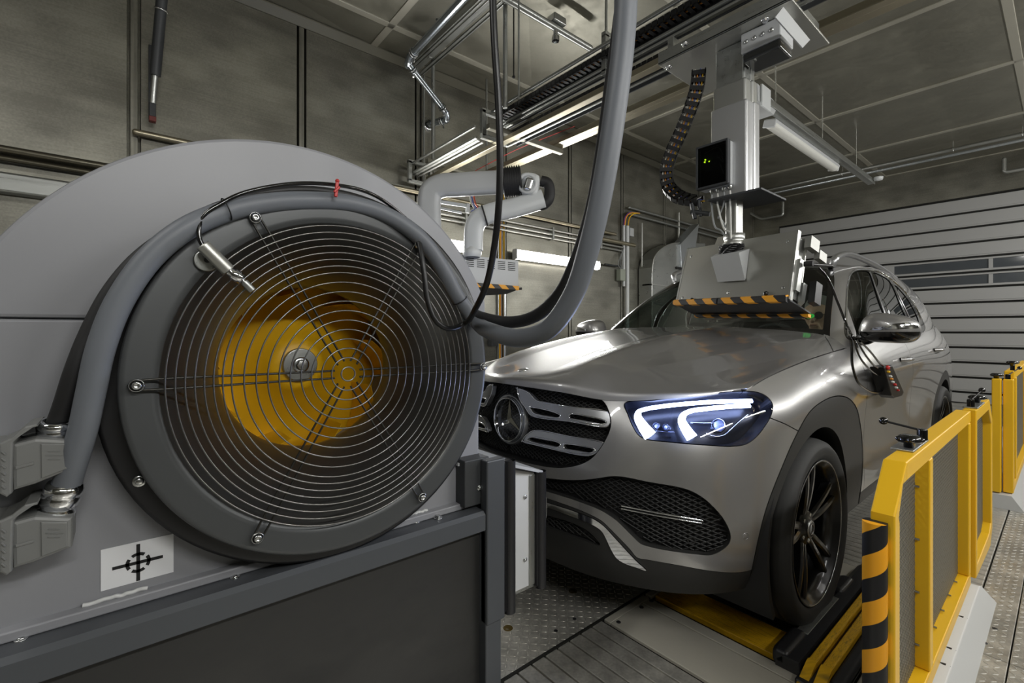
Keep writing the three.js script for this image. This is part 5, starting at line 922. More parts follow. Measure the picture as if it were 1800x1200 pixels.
{
  const b = thing('barrier', 'yellow barrier with metal mesh panels and a striped end post beside the front wheel', 'barrier', [1.32, 0, 0.1]);
  const x0 = 1.293, x1 = 1.343, T = 0.05, top = 0.853, bot = 0.095, zN = 0.735, zF = -0.64;
  const bz = (z0, z1, y0, y1) => rbx(x0, x1, y0, y1, Math.min(z0, z1), Math.max(z0, z1), 0.005);
  // near upright with its chamfered shoulder, then rails and posts
  part('near_post', prismZY([[zN, bot], [zN, 0.742], [0.607, top], [0.607, top - T], [0.648, top - T], [zN - T * 0.82, 0.73], [zN - T, 0.715], [zN - T, bot]], x0, x1, 0.004), M.barrier, b);
  part('top_rail', bz(zF, 0.61, top - T, top), M.barrier, b); part('bottom_rail', bz(zF, zN - T, bot, bot + T), M.barrier, b);
  for (const z of [0.285, zF + T]) part('post', bz(z - T, z, bot + T, top - T), M.barrier, b);
  const nets = [[[zN - T, bot + T], [zN - T, 0.715], [0.648, top - T], [0.285, top - T], [0.285, bot + T]], [[0.235, bot + T], [0.235, top - T], [zF + T, top - T], [zF + T, bot + T]]];
  const px = x0 + 0.012; nets.forEach(o => { const m = part('mesh_panel', meshPanel(0, 0, o, px), wireSteel, b, 'expanded metal panel'); m.userData.kind = 'stuff'; });
  for (const [z, n] of [[0.285, 4], [0.235, 4], [zF + T, 3]]) for (let k = 0; k < n; k++) part('panel_bolt', rod(V3(px, 0.22 + k * 0.165, z + (z === 0.235 || z < 0 ? -0.007 : 0.007)), V3(px + 0.014, 0.22 + k * 0.165, z + (z === 0.235 || z < 0 ? -0.007 : 0.007)), 0.004, 8), M.steel, b);
  for (let k = 0; k < 5; k++) part('panel_bolt', rod(V3(px, bot + T + 0.008, 0.15 - k * 0.155), V3(px + 0.014, bot + T + 0.008, 0.15 - k * 0.155), 0.004, 8), M.steel, b);
  part('striped_edge', tapeSleeve(V3(x0 + 0.012, 0, zN + 0.012), 0.026, 0.1, 0.722), M.hazard, b, 'black and amber striped foam edge');
  // far wing, set off by a hinge
  const u0 = 1.312, u1 = 1.358, zW = -1.32; const wz = (a, c, y0, y1) => rbx(u0, u1, y0, y1, Math.min(a, c), Math.max(a, c), 0.005);
  const w = part('wing', prismZY([[zF - 0.02, 0.12], [zF - 0.02, top], [-1.18, top], [zW, 0.74], [zW, 0.16], [-1.22, 0.095]].reverse(), u0, u1, 0.004, [[[zF - 0.05, 0.165], [-1.2, 0.165], [zW + 0.05, 0.2], [zW + 0.05, 0.72], [-1.16, top - T], [zF - 0.05, top - T]]]), M.barrier, b);
  const net = part('mesh_panel', meshPanel(0, 0, [[zF - 0.05, 0.165], [-1.2, 0.165], [zW + 0.05, 0.2], [zW + 0.05, 0.72], [-1.16, top - T], [zF - 0.05, top - T]], u0 + 0.012), wireSteel, b); net.userData.kind = 'stuff';
  // clamps on the top rail
  part('clamp_plate', rbx(x0 - 0.012, x1 - 0.008, top, top + 0.007, 0.25, 0.47, 0.003), M.galv, b); starKnob(b, V3(1.318, top + 0.007, 0.43)); clampLever(b, V3(1.322, top + 0.007, 0.27), V3(-0.82, 0.16, 0.12), 0.115);
  part('clamp_plate', rbx(u0 - 0.005, u1, top, top + 0.007, -0.98, -0.72, 0.003), M.galv, b); clampLever(b, V3(1.333, top + 0.007, -0.735), V3(0.2, 0.3, -0.85), 0.13); starKnob(b, V3(1.335, top + 0.007, -0.93));
  part('knob_stem', rod(V3(1.318, top, 0.43), V3(1.318, top + 0.02, 0.43), 0.012, 14), M.blackGloss, b);
}
{
  const k = thing('kerb_rail', 'white painted steel kerb rail with sloping side under the nearer yellow barrier', 'kerb rail', [1.3, 0, 0.1]);
  const sec = [[1.2, 0], [1.21, 0.085], [1.365, 0.093], [1.372, 0.088], [1.412, 0]];
  const at = (z, f) => sec.map(([x, y]) => V3(x, y, z + (x > 1.36 ? f * (x - 1.365) : 0)));
  part('rail', loft([at(-0.66, -2.2), at(-0.655, -2.2), at(1.0, 0), at(1.2, 0)].map(r => r.reverse())), M.whitePaint, k);
  for (const z of [-0.30, -0.02, 0.10, 0.42, 0.6]) part('slot', new THREE.CylinderGeometry(0.0085, 0.0085, 0.004, 20).scale(1.5, 1, 0.8).translate(1.354, 0.0905, z), M.darkGap, k);
}
{
  const b = thing('barrier', 'yellow barrier posts with black clamps standing nearer the sectional door', 'barrier', [1.33, 0, -2.9]);
  const f = (x0, x1, z0, z1, y0, y1) => rbx(x0, x1, y0, y1, z0, z1, 0.006);
  part('post', f(1.275, 1.32, -2.46, -2.38, 0.1, 0.875), M.barrier, b); part('post', f(1.326, 1.376, -2.50, -2.42, 0.1, 0.872), M.barrier, b);
  part('top_rail', f(1.326, 1.376, -4.3, -2.5, 0.87, 0.925), M.barrier, b); part('post', f(1.326, 1.376, -4.3, -4.24, 0.1, 0.87), M.barrier, b); part('bottom_rail', f(1.326, 1.376, -4.24, -2.5, 0.1, 0.15), M.barrier, b); part('post', f(1.326, 1.376, -2.74, -2.68, 0.15, 0.87), M.barrier, b);
  part('hinge', rod(V3(1.323, 0.55, -2.40), V3(1.323, 0.70, -2.40), 0.006, 10), M.steel, b);
  const m = part('mesh_panel', meshPanel(0, 0, [[-2.5, 0.15], [-2.5, 0.87], [-4.24, 0.87], [-4.24, 0.15]], 1.34), wireSteel, b); m.userData.kind = 'stuff';
  starKnob(b, V3(1.295, 0.875, -2.42)); clampLever(b, V3(1.348, 0.872, -2.45), V3(0.3, 0.28, -0.8), 0.16); starKnob(b, V3(1.36, 0.955, -2.62)); part('knob_stem', rod(V3(1.36, 0.92, -2.62), V3(1.36, 0.96, -2.62), 0.012), M.blackGloss, b);
  const k = thing('kerb_rail', 'white painted steel kerb rail under the yellow barrier posts by the sectional door', 'kerb rail', [1.3, 0, -3.4]);
  part('rail', loft([[-4.4, 0], [-2.36, 0]].map(([z]) => [[1.19, 0], [1.2, 0.09], [1.37, 0.095], [1.43, 0]].map(([x, y]) => V3(x, y, z)).reverse())), M.whitePaint, k);
  part('slot', new THREE.CylinderGeometry(0.009, 0.009, 0.004, 18).scale(1.4, 1, 0.8).translate(1.30, 0.093, -2.43), M.darkGap, k);
}
// ---------------------------------------------------------------- overhead rail, column and sensor box
const linkG = (() => { const w = 0.04; return merge([bx(-0.019, 0.019, -0.02, 0.02, -w, -w + 0.006), bx(-0.019, 0.019, -0.02, 0.02, w - 0.006, w), bx(-0.012, 0.012, 0.013, 0.02, -w, w), bx(-0.012, 0.012, -0.02, -0.013, -w, w)]); })();
function chainOf(g, pts, wires = true, along) {   // links along a path; along: direction of the link's width
  const c = new THREE.CatmullRomCurve3(pts, false, 'centripetal'), L = c.getLength(), n = Math.floor(L / 0.043), o = originOf.get(g);
  for (let i = 0; i < n; i++) { const u = (i + 0.5) / n, p = c.getPointAt(u), t = c.getTangentAt(u), z = along.clone(), y = z.clone().cross(t).normalize(); z.copy(t).cross(y).normalize(); const m = shadows(new THREE.Mesh(linkG, M.black)); m.name = 'chain_link'; m.applyMatrix4(new THREE.Matrix4().makeBasis(t, y, z).setPosition(p.sub(o))); g.add(m); }
  if (wires) [['yellowWire', 0.022], ['blueWire', 0.008], ['orangeWire', -0.008], ['whiteWire', -0.022]].forEach(([k, d], j) => part('chain_wire', hose(c.getSpacedPoints(Math.max(8, Math.round(L * 12))).map(p => p.addScaledVector(along, d).add(V3(0, (j % 2) * 0.008 - 0.004, 0))), 0.004, 6), M[k], g));
}
const RY = 2.96;
{
  const r = thing('overhead_rail', 'long aluminium rail of several bright bars across the room carrying the sensor column', 'rail', [0, 2.8, -0.3]);
  const X0 = -2.80, X1 = 3.28;
  for (const [px, py, w, h] of [[725, 287, 0.02, 0.02], [727, 303, 0.026, 0.018], [731, 306, 0.024, 0.018], [737, 309, 0.022, 0.016]]) { const p = onX(px, py, -2.75); part('rail_bar', rbx(X0, -1.62, p.y - h / 2, p.y + h / 2, p.z - w / 2, p.z + w / 2, 0.004), M.alu, r); }
  for (const [px, py, w, h, m] of [[866, 196, 0.02, 0.022, 'galv'], [876, 222, 0.02, 0.018, 'galv'], [880, 228, 0.03, 0.016, 'alu'], [893, 257, 0.02, 0.014, 'galv']]) { const p = onX(px, py, -1.6); part('rail_bar', rbx(-1.62, X1, p.y - h / 2, p.y + h / 2, p.z - w / 2, p.z + w / 2, 0.004), M[m], r); }
  const low = onX(757, 313, -2.75); part('lower_beam', rbx(X0, X1, low.y - 0.02, low.y + 0.02, low.z - 0.03, low.z + 0.03, 0.004), M.aluRail, r, 'warm toned lower beam');
  for (const X of [-2.76, -1.62]) { const a = onX(X < -2 ? 720 : 849, X < -2 ? 284 : 195, X), c = onX(X < -2 ? 720 : 849, X < -2 ? 318 : 240, X), d = V3(X, c.y, c.z - 0.26); part('end_bracket', [rbx(X - 0.02, X + 0.02, c.y, a.y + 0.01, a.z - 0.02, a.z + 0.02, 0.004), rbx(X - 0.02, X + 0.02, c.y - 0.02, c.y + 0.02, d.z, c.z + 0.02, 0.004), rbx(X - 0.02, X + 0.02, a.y - 0.02, a.y + 0.02, d.z, a.z + 0.02, 0.004), rbx(X - 0.02, X + 0.02, c.y, a.y, d.z - 0.0, d.z + 0.03, 0.004)], M.galv, r); }
  // trays and energy chains on the rail
  const u = onX(873, 209, -1.62), l = onX(887, 243, -1.62);
  part('chain_tray', [rbx(-1.6, X1, u.y + 0.05, u.y + 0.06, u.z - 0.12, u.z - 0.02, 0.003), rbx(-1.6, X1, u.y - 0.06, u.y + 0.06, u.z - 0.13, u.z - 0.12, 0.003), rbx(-1.6, X1, l.y - 0.05, l.y + 0.04, l.z - 0.13, l.z - 0.12, 0.003)], M.anthracite, r);
  { const X = -0.42, a = onX(1064, 62, X), c = onX(1064, 128, X); part('end_bracket', [rbx(X - 0.02, X + 0.02, c.y, a.y, a.z - 0.02, a.z + 0.02, 0.004), rbx(X - 0.02, X + 0.02, c.y - 0.02, c.y + 0.02, c.z - 0.25, c.z + 0.02, 0.004), rbx(X - 0.02, X + 0.02, a.y - 0.02, a.y + 0.02, a.z - 0.25, a.z + 0.02, 0.004)], M.galv, r); }
  chainOf(r, [V3(-1.55, u.y, u.z), V3(0, u.y, u.z), V3(1.5, u.y, u.z)], true, V3(0, 0, 1)); chainOf(r, [V3(-1.5, l.y - 0.005, l.z), V3(-0.5, l.y - 0.005, l.z), V3(0.1, l.y - 0.005, l.z)], true, V3(0, 0, 1));
  // second rail
  const q = onY(1000, 256, RY); part('second_rail', [rbx(X0, X1, RY - 0.03, RY + 0.05, -0.98, -0.91, 0.004), rbx(X0, X1, RY - 0.03, RY - 0.02, -0.91, -0.86, 0.002)], M.aluRail, r, 'warm toned second rail');
  part('rail_pipe', rod(V3(X0, RY + 0.02, -1.03), V3(X1, RY + 0.02, -1.03), 0.02, 14), M.aluRail, r);
  for (const X of [-2.5, -1.48, 2.4]) part('cross_beam', rbx(X - 0.025, X + 0.025, RY - 0.075, RY - 0.03, -1.0, -0.12, 0.004), M.seam, r);
  for (const [px, py, rr] of [[888, 190, 0.02], [912, 175, 0.008]]) { const p = onZ(px, py, -0.25); part('hanger', rod(V3(p.x, p.y, p.z), V3(p.x, ROOM.h, p.z), rr, 12), M.galv, r); }
  for (const X of [1.9, 3.0, -2.6]) part('hanger', rod(V3(X, RY, -0.25), V3(X, ROOM.h, -0.25), 0.02, 12), M.galv, r);
  for (const X of [-2.6, -0.9, 2.2]) part('hanger', rod(V3(X, RY, -0.94), V3(X, ROOM.h, -0.94), 0.012, 10), M.galv, r);
  part('red_cord', hose([onY(830, 303, RY + 0.06), onY(845, 295, RY + 0.06), onY(910, 262, RY + 0.06), onY(1010, 222, RY + 0.06)], 0.004, 6), M.red, r);
}
{
  const A = onY(1156, 114, 2.80), D = onY(1372, 8, 2.80), x0 = A.x, x1 = D.x, zF = (A.z + D.z) / 2, zB = -0.82;
  const c = thing('column_carriage', 'grey steel carriage plate under the rail with screws and a folded end sheet', 'carriage', [0.38, 2.78, -0.5]);
  part('plate', rbx(x0, x1 + 0.05, 2.80, 2.812, zB, zF, 0.003), M.brushed, c);
  part('plate_lip', rbx(x0, x1 + 0.05, 2.80, 2.87, zF - 0.012, zF, 0.003), M.galv, c); part('riser', [rbx(x0 + 0.05, x0 + 0.09, 2.81, 2.94, zB, zF - 0.02, 0.003), rbx(x1 - 0.05, x1, 2.81, 2.94, zB, zF - 0.02, 0.003)], M.galv, c);
  const s = [[1385, 0], [1400, 13], [1424, 70], [1412, 83], [1366, 30]].map(([x, y]) => onX(x, y, x1 + 0.05)); part('end_sheet', loft([[[1363, 30], [1377, 12], [1424, 70], [1411, 84]].map(([x, y]) => onX(x, y, x1 + 0.056)), [[1363, 30], [1377, 12], [1424, 70], [1411, 84]].map(([x, y]) => onX(x, y, x1 + 0.056).add(V3(-0.006, 0, 0)))]), M.lightGrey, c, 'folded light grey end sheet');
  for (const [px, py] of [[1175, 118], [1345, 35], [1267, 105], [1204, 77]]) part('plate_screw', lathe([[0.0001, -0.012], [0.012, -0.012], [0.014, -0.006], [0.02, -0.004], [0.02, 0]].reverse(), onY(px, py, 2.80), yUp, 14), M.chrome, c);
  // junction box hanging from the plate
  const jb = thing('junction_box', 'grey junction box with a smoked cover under the carriage plate', 'junction box', [0.66, 2.6, -0.6]);
  const J = onY(1310, 108, 2.68), K = onY(1365, 66, 2.68), z1 = (J.z + K.z) / 2 + 0.02, w0 = J.x + 0.005, w1 = K.x + 0.01;
  part('body', rbx(w0, w1, 2.69, 2.798, z1 - 0.17, z1, 0.008), M.lightGrey, jb); part('cover', rbx(w0 + 0.004, w1 - 0.004, 2.645, 2.69, z1 - 0.166, z1 - 0.004, 0.012), phy(0x3a3c3d, 0.12, 0, { clearcoat: 0.5 }), jb, 'smoked cover');
  for (let k = 0; k < 4; k++) part('gland_plug', lathe([[0.011, 0], [0.011, 0.006], [0.006, 0.012], [0.0001, 0.012]], V3(w0 + 0.03 + k * 0.042, 2.745, z1), V3(0, 0, 1), 14), M.steel, jb);
}
{
  const CXc = 0.40, CZ = -0.46, col = thing('telescopic_column', 'aluminium telescopic column hanging from the carriage in stepped sections', 'column', [CXc, 1.95, CZ]);
  const sec = (w, d, y0, y1) => merge([rbx(CXc - w / 2, CXc + w / 2, y0, y1, CZ - d / 2, CZ + d / 2, 0.012, 3), rbx(CXc + w / 2 - 0.03, CXc + w / 2 + 0.012, y0, y1, CZ - d / 2 + 0.01, CZ + 0.005, 0.012, 3)]);
  const yAt = py => onZ(1290, py, CZ + 0.07).y;
  part('top_section', sec(0.165, 0.115, yAt(145), 2.80), M.galv, col); part('middle_section', sec(0.185, 0.13, yAt(184), yAt(141)), M.alu, col); part('lower_section', sec(0.205, 0.145, yAt(345), yAt(180)), std(0xc9cacb, 0.34, 0.75), col);
  part('inner_tube', [rbx(CXc - 0.035, CXc + 0.035, yAt(412), yAt(344), CZ - 0.04, CZ + 0.04, 0.012, 3)], M.alu, col);
  part('foot_plate', rbx(CXc - 0.09, CXc + 0.20, yAt(345) - 0.012, yAt(345), CZ - 0.2, CZ + 0.13, 0.003), M.anthracite, col);
  part('swivel', lathe([[0.055, 0], [0.06, 0.01], [0.06, 0.04], [0.05, 0.045], [0.05, 0.06], [0.056, 0.062], [0.056, 0.09], [0.03, 0.095]], V3(CXc, yAt(436), CZ), yUp, 32), M.alu, col);
  const coil = []; for (let i = 0; i <= 160; i++) { const a = i / 160 * Math.PI * 12, r = 0.068 + 0.008 * Math.sin(i * 1.7); coil.push(V3(CXc + r * Math.cos(a), yAt(444) + 0.055 * i / 160, CZ + r * Math.sin(a))); } part('cable_coil', hose(coil, 0.0065, 6, 400), M.black, col, 'coiled black cable');
  // control box on the column
  const bxo = thing('control_box', 'control box with a smoked door and green lamps on the column', 'control box', [0.33, 2.0, -0.36]);
  const a = onZ(1226, 335, -0.34), b = onZ(1281, 250, -0.34), y0 = a.y, y1 = b.y + 0.02, xa = a.x, xb = b.x;
  part('body', rbx(xa, xb, y0, y1, -0.43, -0.355, 0.008), M.lightGrey, bxo); part('back_board', rbx(xa + 0.015, xb - 0.015, y0 + 0.015, y1 - 0.015, -0.355, -0.352, 0.001), std(0x2c2e2e, 0.5), bxo);
  part('terminal_block', [rbx(xa + 0.03, xb - 0.04, y1 - 0.09, y1 - 0.05, -0.352, -0.338, 0.003), rbx(xa + 0.05, xb - 0.05, y0 + 0.09, y0 + 0.15, -0.352, -0.335, 0.003)], std(0x5c6266, 0.5), bxo);
  part('wiring', [hose([V3(xb - 0.05, y1 - 0.05, -0.345), V3(xb - 0.03, y1 - 0.12, -0.34), V3(xb - 0.06, y0 + 0.16, -0.34), V3(xb - 0.03, y0 + 0.06, -0.345)], 0.003, 6), hose([V3(xa + 0.04, y1 - 0.04, -0.345), V3(xb - 0.06, y1 - 0.03, -0.34), V3(xb - 0.03, y1 - 0.08, -0.34)], 0.0025, 6)], M.whiteWire, bxo);
  for (const [px, py] of [[1240, 281], [1247, 284], [1239, 285]]) part('status_lamp', new THREE.SphereGeometry(0.005, 10, 8).translate(...onZ(px, py, -0.338).toArray()), M.ledGreen, bxo, 'glowing green lamp');
  part('door', rbx(xa, xb, y0, y1, -0.334, -0.326, 0.004), M.smoked, bxo, 'smoked clear door'); part('door_frame', [rbx(xa - 0.003, xa + 0.01, y0, y1, -0.355, -0.325, 0.003), rbx(xb - 0.01, xb + 0.003, y0, y1, -0.355, -0.325, 0.003), rbx(xa, xb, y1 - 0.01, y1 + 0.003, -0.355, -0.325, 0.003), rbx(xa, xb, y0 - 0.003, y0 + 0.01, -0.355, -0.325, 0.003)], M.anthracite, bxo);
  for (let k = 0; k < 4; k++) part('gland', lathe([[0.012, 0], [0.012, -0.012], [0.009, -0.014], [0.009, -0.026], [0.0001, -0.026]].map(p => p).reverse(), V3(xa + 0.06 + k * 0.035, y0, -0.39), yUp, 12), M.galv, bxo);
  const ends = [[1258, 400], [1275, 405], [1262, 385], [1285, 420]];
  for (let k = 0; k < 4; k++) { const p = V3(xa + 0.06 + k * 0.035, y0 - 0.024, -0.39), e = onZ(ends[k][0], ends[k][1], -0.4), f = onZ(1283 + k * 4, 432, -0.47); solo('control_lead', hose([p, p.clone().add(V3(0.005, -0.07, 0.01)), e, e.clone().add(V3(0.03 - 0.01 * k, -0.02 + 0.012 * k, 0)), f], 0.005, 8, 40), [M.greyWire, M.whiteWire, M.greyWire, M.whiteWire][k], `thin ${['grey', 'white', 'grey', 'white'][k]} lead bending from the control box glands to the swivel`, 'cable', 'leads under the control box'); }
  solo('cable_connector', [rod(onZ(1216, 358, -0.4), onZ(1222, 384, -0.4), 0.012), rod(onZ(1228, 352, -0.41), onZ(1232, 380, -0.41), 0.01), rod(onZ(1215, 372, -0.4), onZ(1248, 376, -0.42), 0.014)], M.anthracite, 'cluster of dark cable connectors at the end of the energy chain', 'connector');
  // energy chain from carriage to control box
  const ch = thing('energy_chain', 'black energy chain with coloured wires curving down beside the column', 'cable chain', [0.1, 2.0, -0.43]);
  chainOf(ch, [[1229, 122], [1226, 150], [1216, 185], [1199, 228], [1181, 268], [1172, 298], [1175, 327], [1192, 345], [1217, 352], [1232, 353]].map(([x, y]) => onZ(x, y, -0.43)), true, V3(0.9, 0, -0.44).normalize());
  // flat sensor box over the bonnet
  const sb = thing('sensor_box', 'brushed steel sensor box with striped lower edges hanging over the bonnet', 'sensor box', [0.4, 1.3, -0.5]);
  const w = ray(520, 557).negate(), TL = atD(1208, 438, 2.95), TR = TL.clone().addScaledVector(w, 0.655), dn = onZ(1187, 533, 0).sub(EYE).normalize();
  const BL = atD(1187, 533, 2.865), BR = BL.clone().addScaledVector(w, 0.655 * 1.015), n = BR.clone().sub(BL).cross(TL.clone().sub(BL)).normalize(); if (n.z < 0) n.negate();
  const bk = n.clone().multiplyScalar(-0.2), at = (u, v, d = 0) => BL.clone().lerp(BR, u).lerp(TL.clone().lerp(TR, u), v).addScaledVector(n, d);
  const slab = (q, t0, t1) => loft([q.map(([u, v]) => at(u, v, t0)), q.map(([u, v]) => at(u, v, t1))].map(r => r));
  const fp = [[0, 0], [1, 0], [1, 1], [0, 1]], onBox = (px, py, d = 0) => { const p = at(0.5, 0.5, d), r = ray(px, py); return EYE.clone().addScaledVector(r, p.clone().sub(EYE).dot(n) / r.dot(n)); };
  part('front_plate', slab(fp, -0.006, 0), M.brushed, sb, 'brushed steel plate'); part('back_plate', slab([[0, 0.02], [1, 0.02], [1, 0.98], [0, 0.98]], -0.08, -0.074), M.brushed, sb);
  part('side_frame', [slab([[0.985, 0], [1.0, 0], [1.0, 1.0], [0.985, 1.0]], -0.02, 0.003)], M.alu, sb); part('side_frame', [slab([[0, 0], [0.012, 0], [0.012, 1.0], [0, 1.0]], -0.02, 0.002)], M.alu, sb);
  part('side_plate', slab([[0.975, 0.05], [0.985, 0.05], [0.985, 0.93], [0.975, 0.93]], -0.075, -0.02), M.galv, sb); part('side_plate', slab([[0.015, 0.05], [0.025, 0.05], [0.025, 0.93], [0.015, 0.93]], -0.075, -0.02), M.galv, sb);
  part('bottom_plate', slab([[0.0, -0.02], [1.0, -0.02], [1.0, 0.0], [0.0, 0.0]], -0.17, 0.0), M.anthracite, sb);
  // striped foam edges: front upper and rear lower
  const stripeEdge = (u0, u1, v0, v1, d0, d1) => { const q = []; const e = d1 - d0; for (const [v, d] of [[v1, d0 + e * 0.4], [v0 + (v1 - v0) * 0.7, d1], [v0, d0 + e * 0.85], [v0, d0], [v1, d0]]) q.push([v, d]); const A = q.map(([v, d]) => at(u0, v, d)), B = q.map(([v, d]) => at(u1, v, d)), g = loft([A, B]); const P = g.attributes.position, U = new Float32Array(P.count * 2), ex = at(u1, 0).sub(at(u0, 0)).normalize(), ey = at(u0, 1).sub(at(u0, 0)).normalize(), o = at(0, 0); for (let i = 0; i < P.count; i++) { const p = V3(P.getX(i), P.getY(i), P.getZ(i)).sub(o); U[2 * i] = p.dot(ex) / 0.108; U[2 * i + 1] = (p.dot(ey) + p.dot(n) * 0.4) / 0.108; } g.setAttribute('uv', new THREE.BufferAttribute(U, 2)); return g; };
  part('striped_edge', stripeEdge(0.0, 0.445, -0.05, 0.055, 0.0, 0.022), M.hazard, sb, 'black and amber striped edge'); part('striped_edge', stripeEdge(0.455, 0.99, -0.05, 0.055, 0.0, 0.022), M.hazard, sb);
  part('striped_edge', stripeEdge(0.03, 1.0, -0.075, -0.03, -0.175, -0.15), M.hazard, sb);
  part('mount', loft([[onBox(1259, 446, 0.002), onBox(1317.6, 437, 0.002), onBox(1311, 489, 0.002), onBox(1268, 492, 0.002)], [onBox(1249, 452, 0.09), onBox(1298.5, 444, 0.09), onBox(1309.6, 492.4, 0.014), onBox(1261.4, 495.5, 0.014)]]), M.lightGrey, sb, 'grey wedge shaped mount');
  for (const [px, py] of [[1215, 450], [1385, 424], [1280, 514], [1200, 523], [1377, 505]]) { const p = at(0.5, 0.5), d = ray(px, py), t = p.clone().sub(EYE).dot(n) / d.dot(n), h = EYE.clone().addScaledVector(d, t); part('plate_screw', screw(h, n, 0.005, 0.003), M.steel, sb); }
  for (const [px, py] of [[1217, 527], [1347, 516]]) { const p = at(0.5, 0.5), d = ray(px, py), t = p.clone().sub(EYE).dot(n) / d.dot(n), h = EYE.clone().addScaledVector(d, t); part('rubber_stop', lathe([[0.0115, 0], [0.0115, 0.008], [0.007, 0.013], [0.0001, 0.013]], h, n, 16), M.blackGloss, sb, 'black rubber stop'); }
  // fittings on its side
  part('side_lamp', slab([[1.005, 0.80], [1.05, 0.80], [1.05, 0.97], [1.005, 0.97]], -0.12, -0.05), std(0x8b8b86, 0.4, 0.3), sb); part('side_lamp', slab([[1.01, 0.73], [1.05, 0.73], [1.05, 0.86], [1.01, 0.86]], -0.19, -0.13), std(0x8b8b86, 0.4, 0.3), sb);
  part('side_bracket', [slab([[1.0, 0.15], [1.015, 0.15], [1.02, 0.6], [1.0, 0.6]], -0.05, -0.02), slab([[1.0, 0.0], [1.02, 0.05], [1.025, 0.3], [1.0, 0.3]], -0.09, -0.06)], M.galv, sb); part('side_camera', slab([[1.03, 0.06], [1.075, 0.07], [1.075, 0.36], [1.03, 0.36]], -0.15, -0.10), M.black, sb, 'black camera housing');
  part('side_arm', rod(at(1.0, 0.54, -0.03), onZ(1462, 467, -0.72), 0.008, 12), M.black, sb); part('arm_collar', rod(at(1.03, 0.54, -0.04), at(1.08, 0.55, -0.05), 0.013, 16), M.rubber, sb);
  part('rear_mast', [slab([[0.14, 0.95], [0.30, 0.95], [0.28, 1.3], [0.18, 1.3]], -0.17, -0.10)], M.brushed, sb);
}
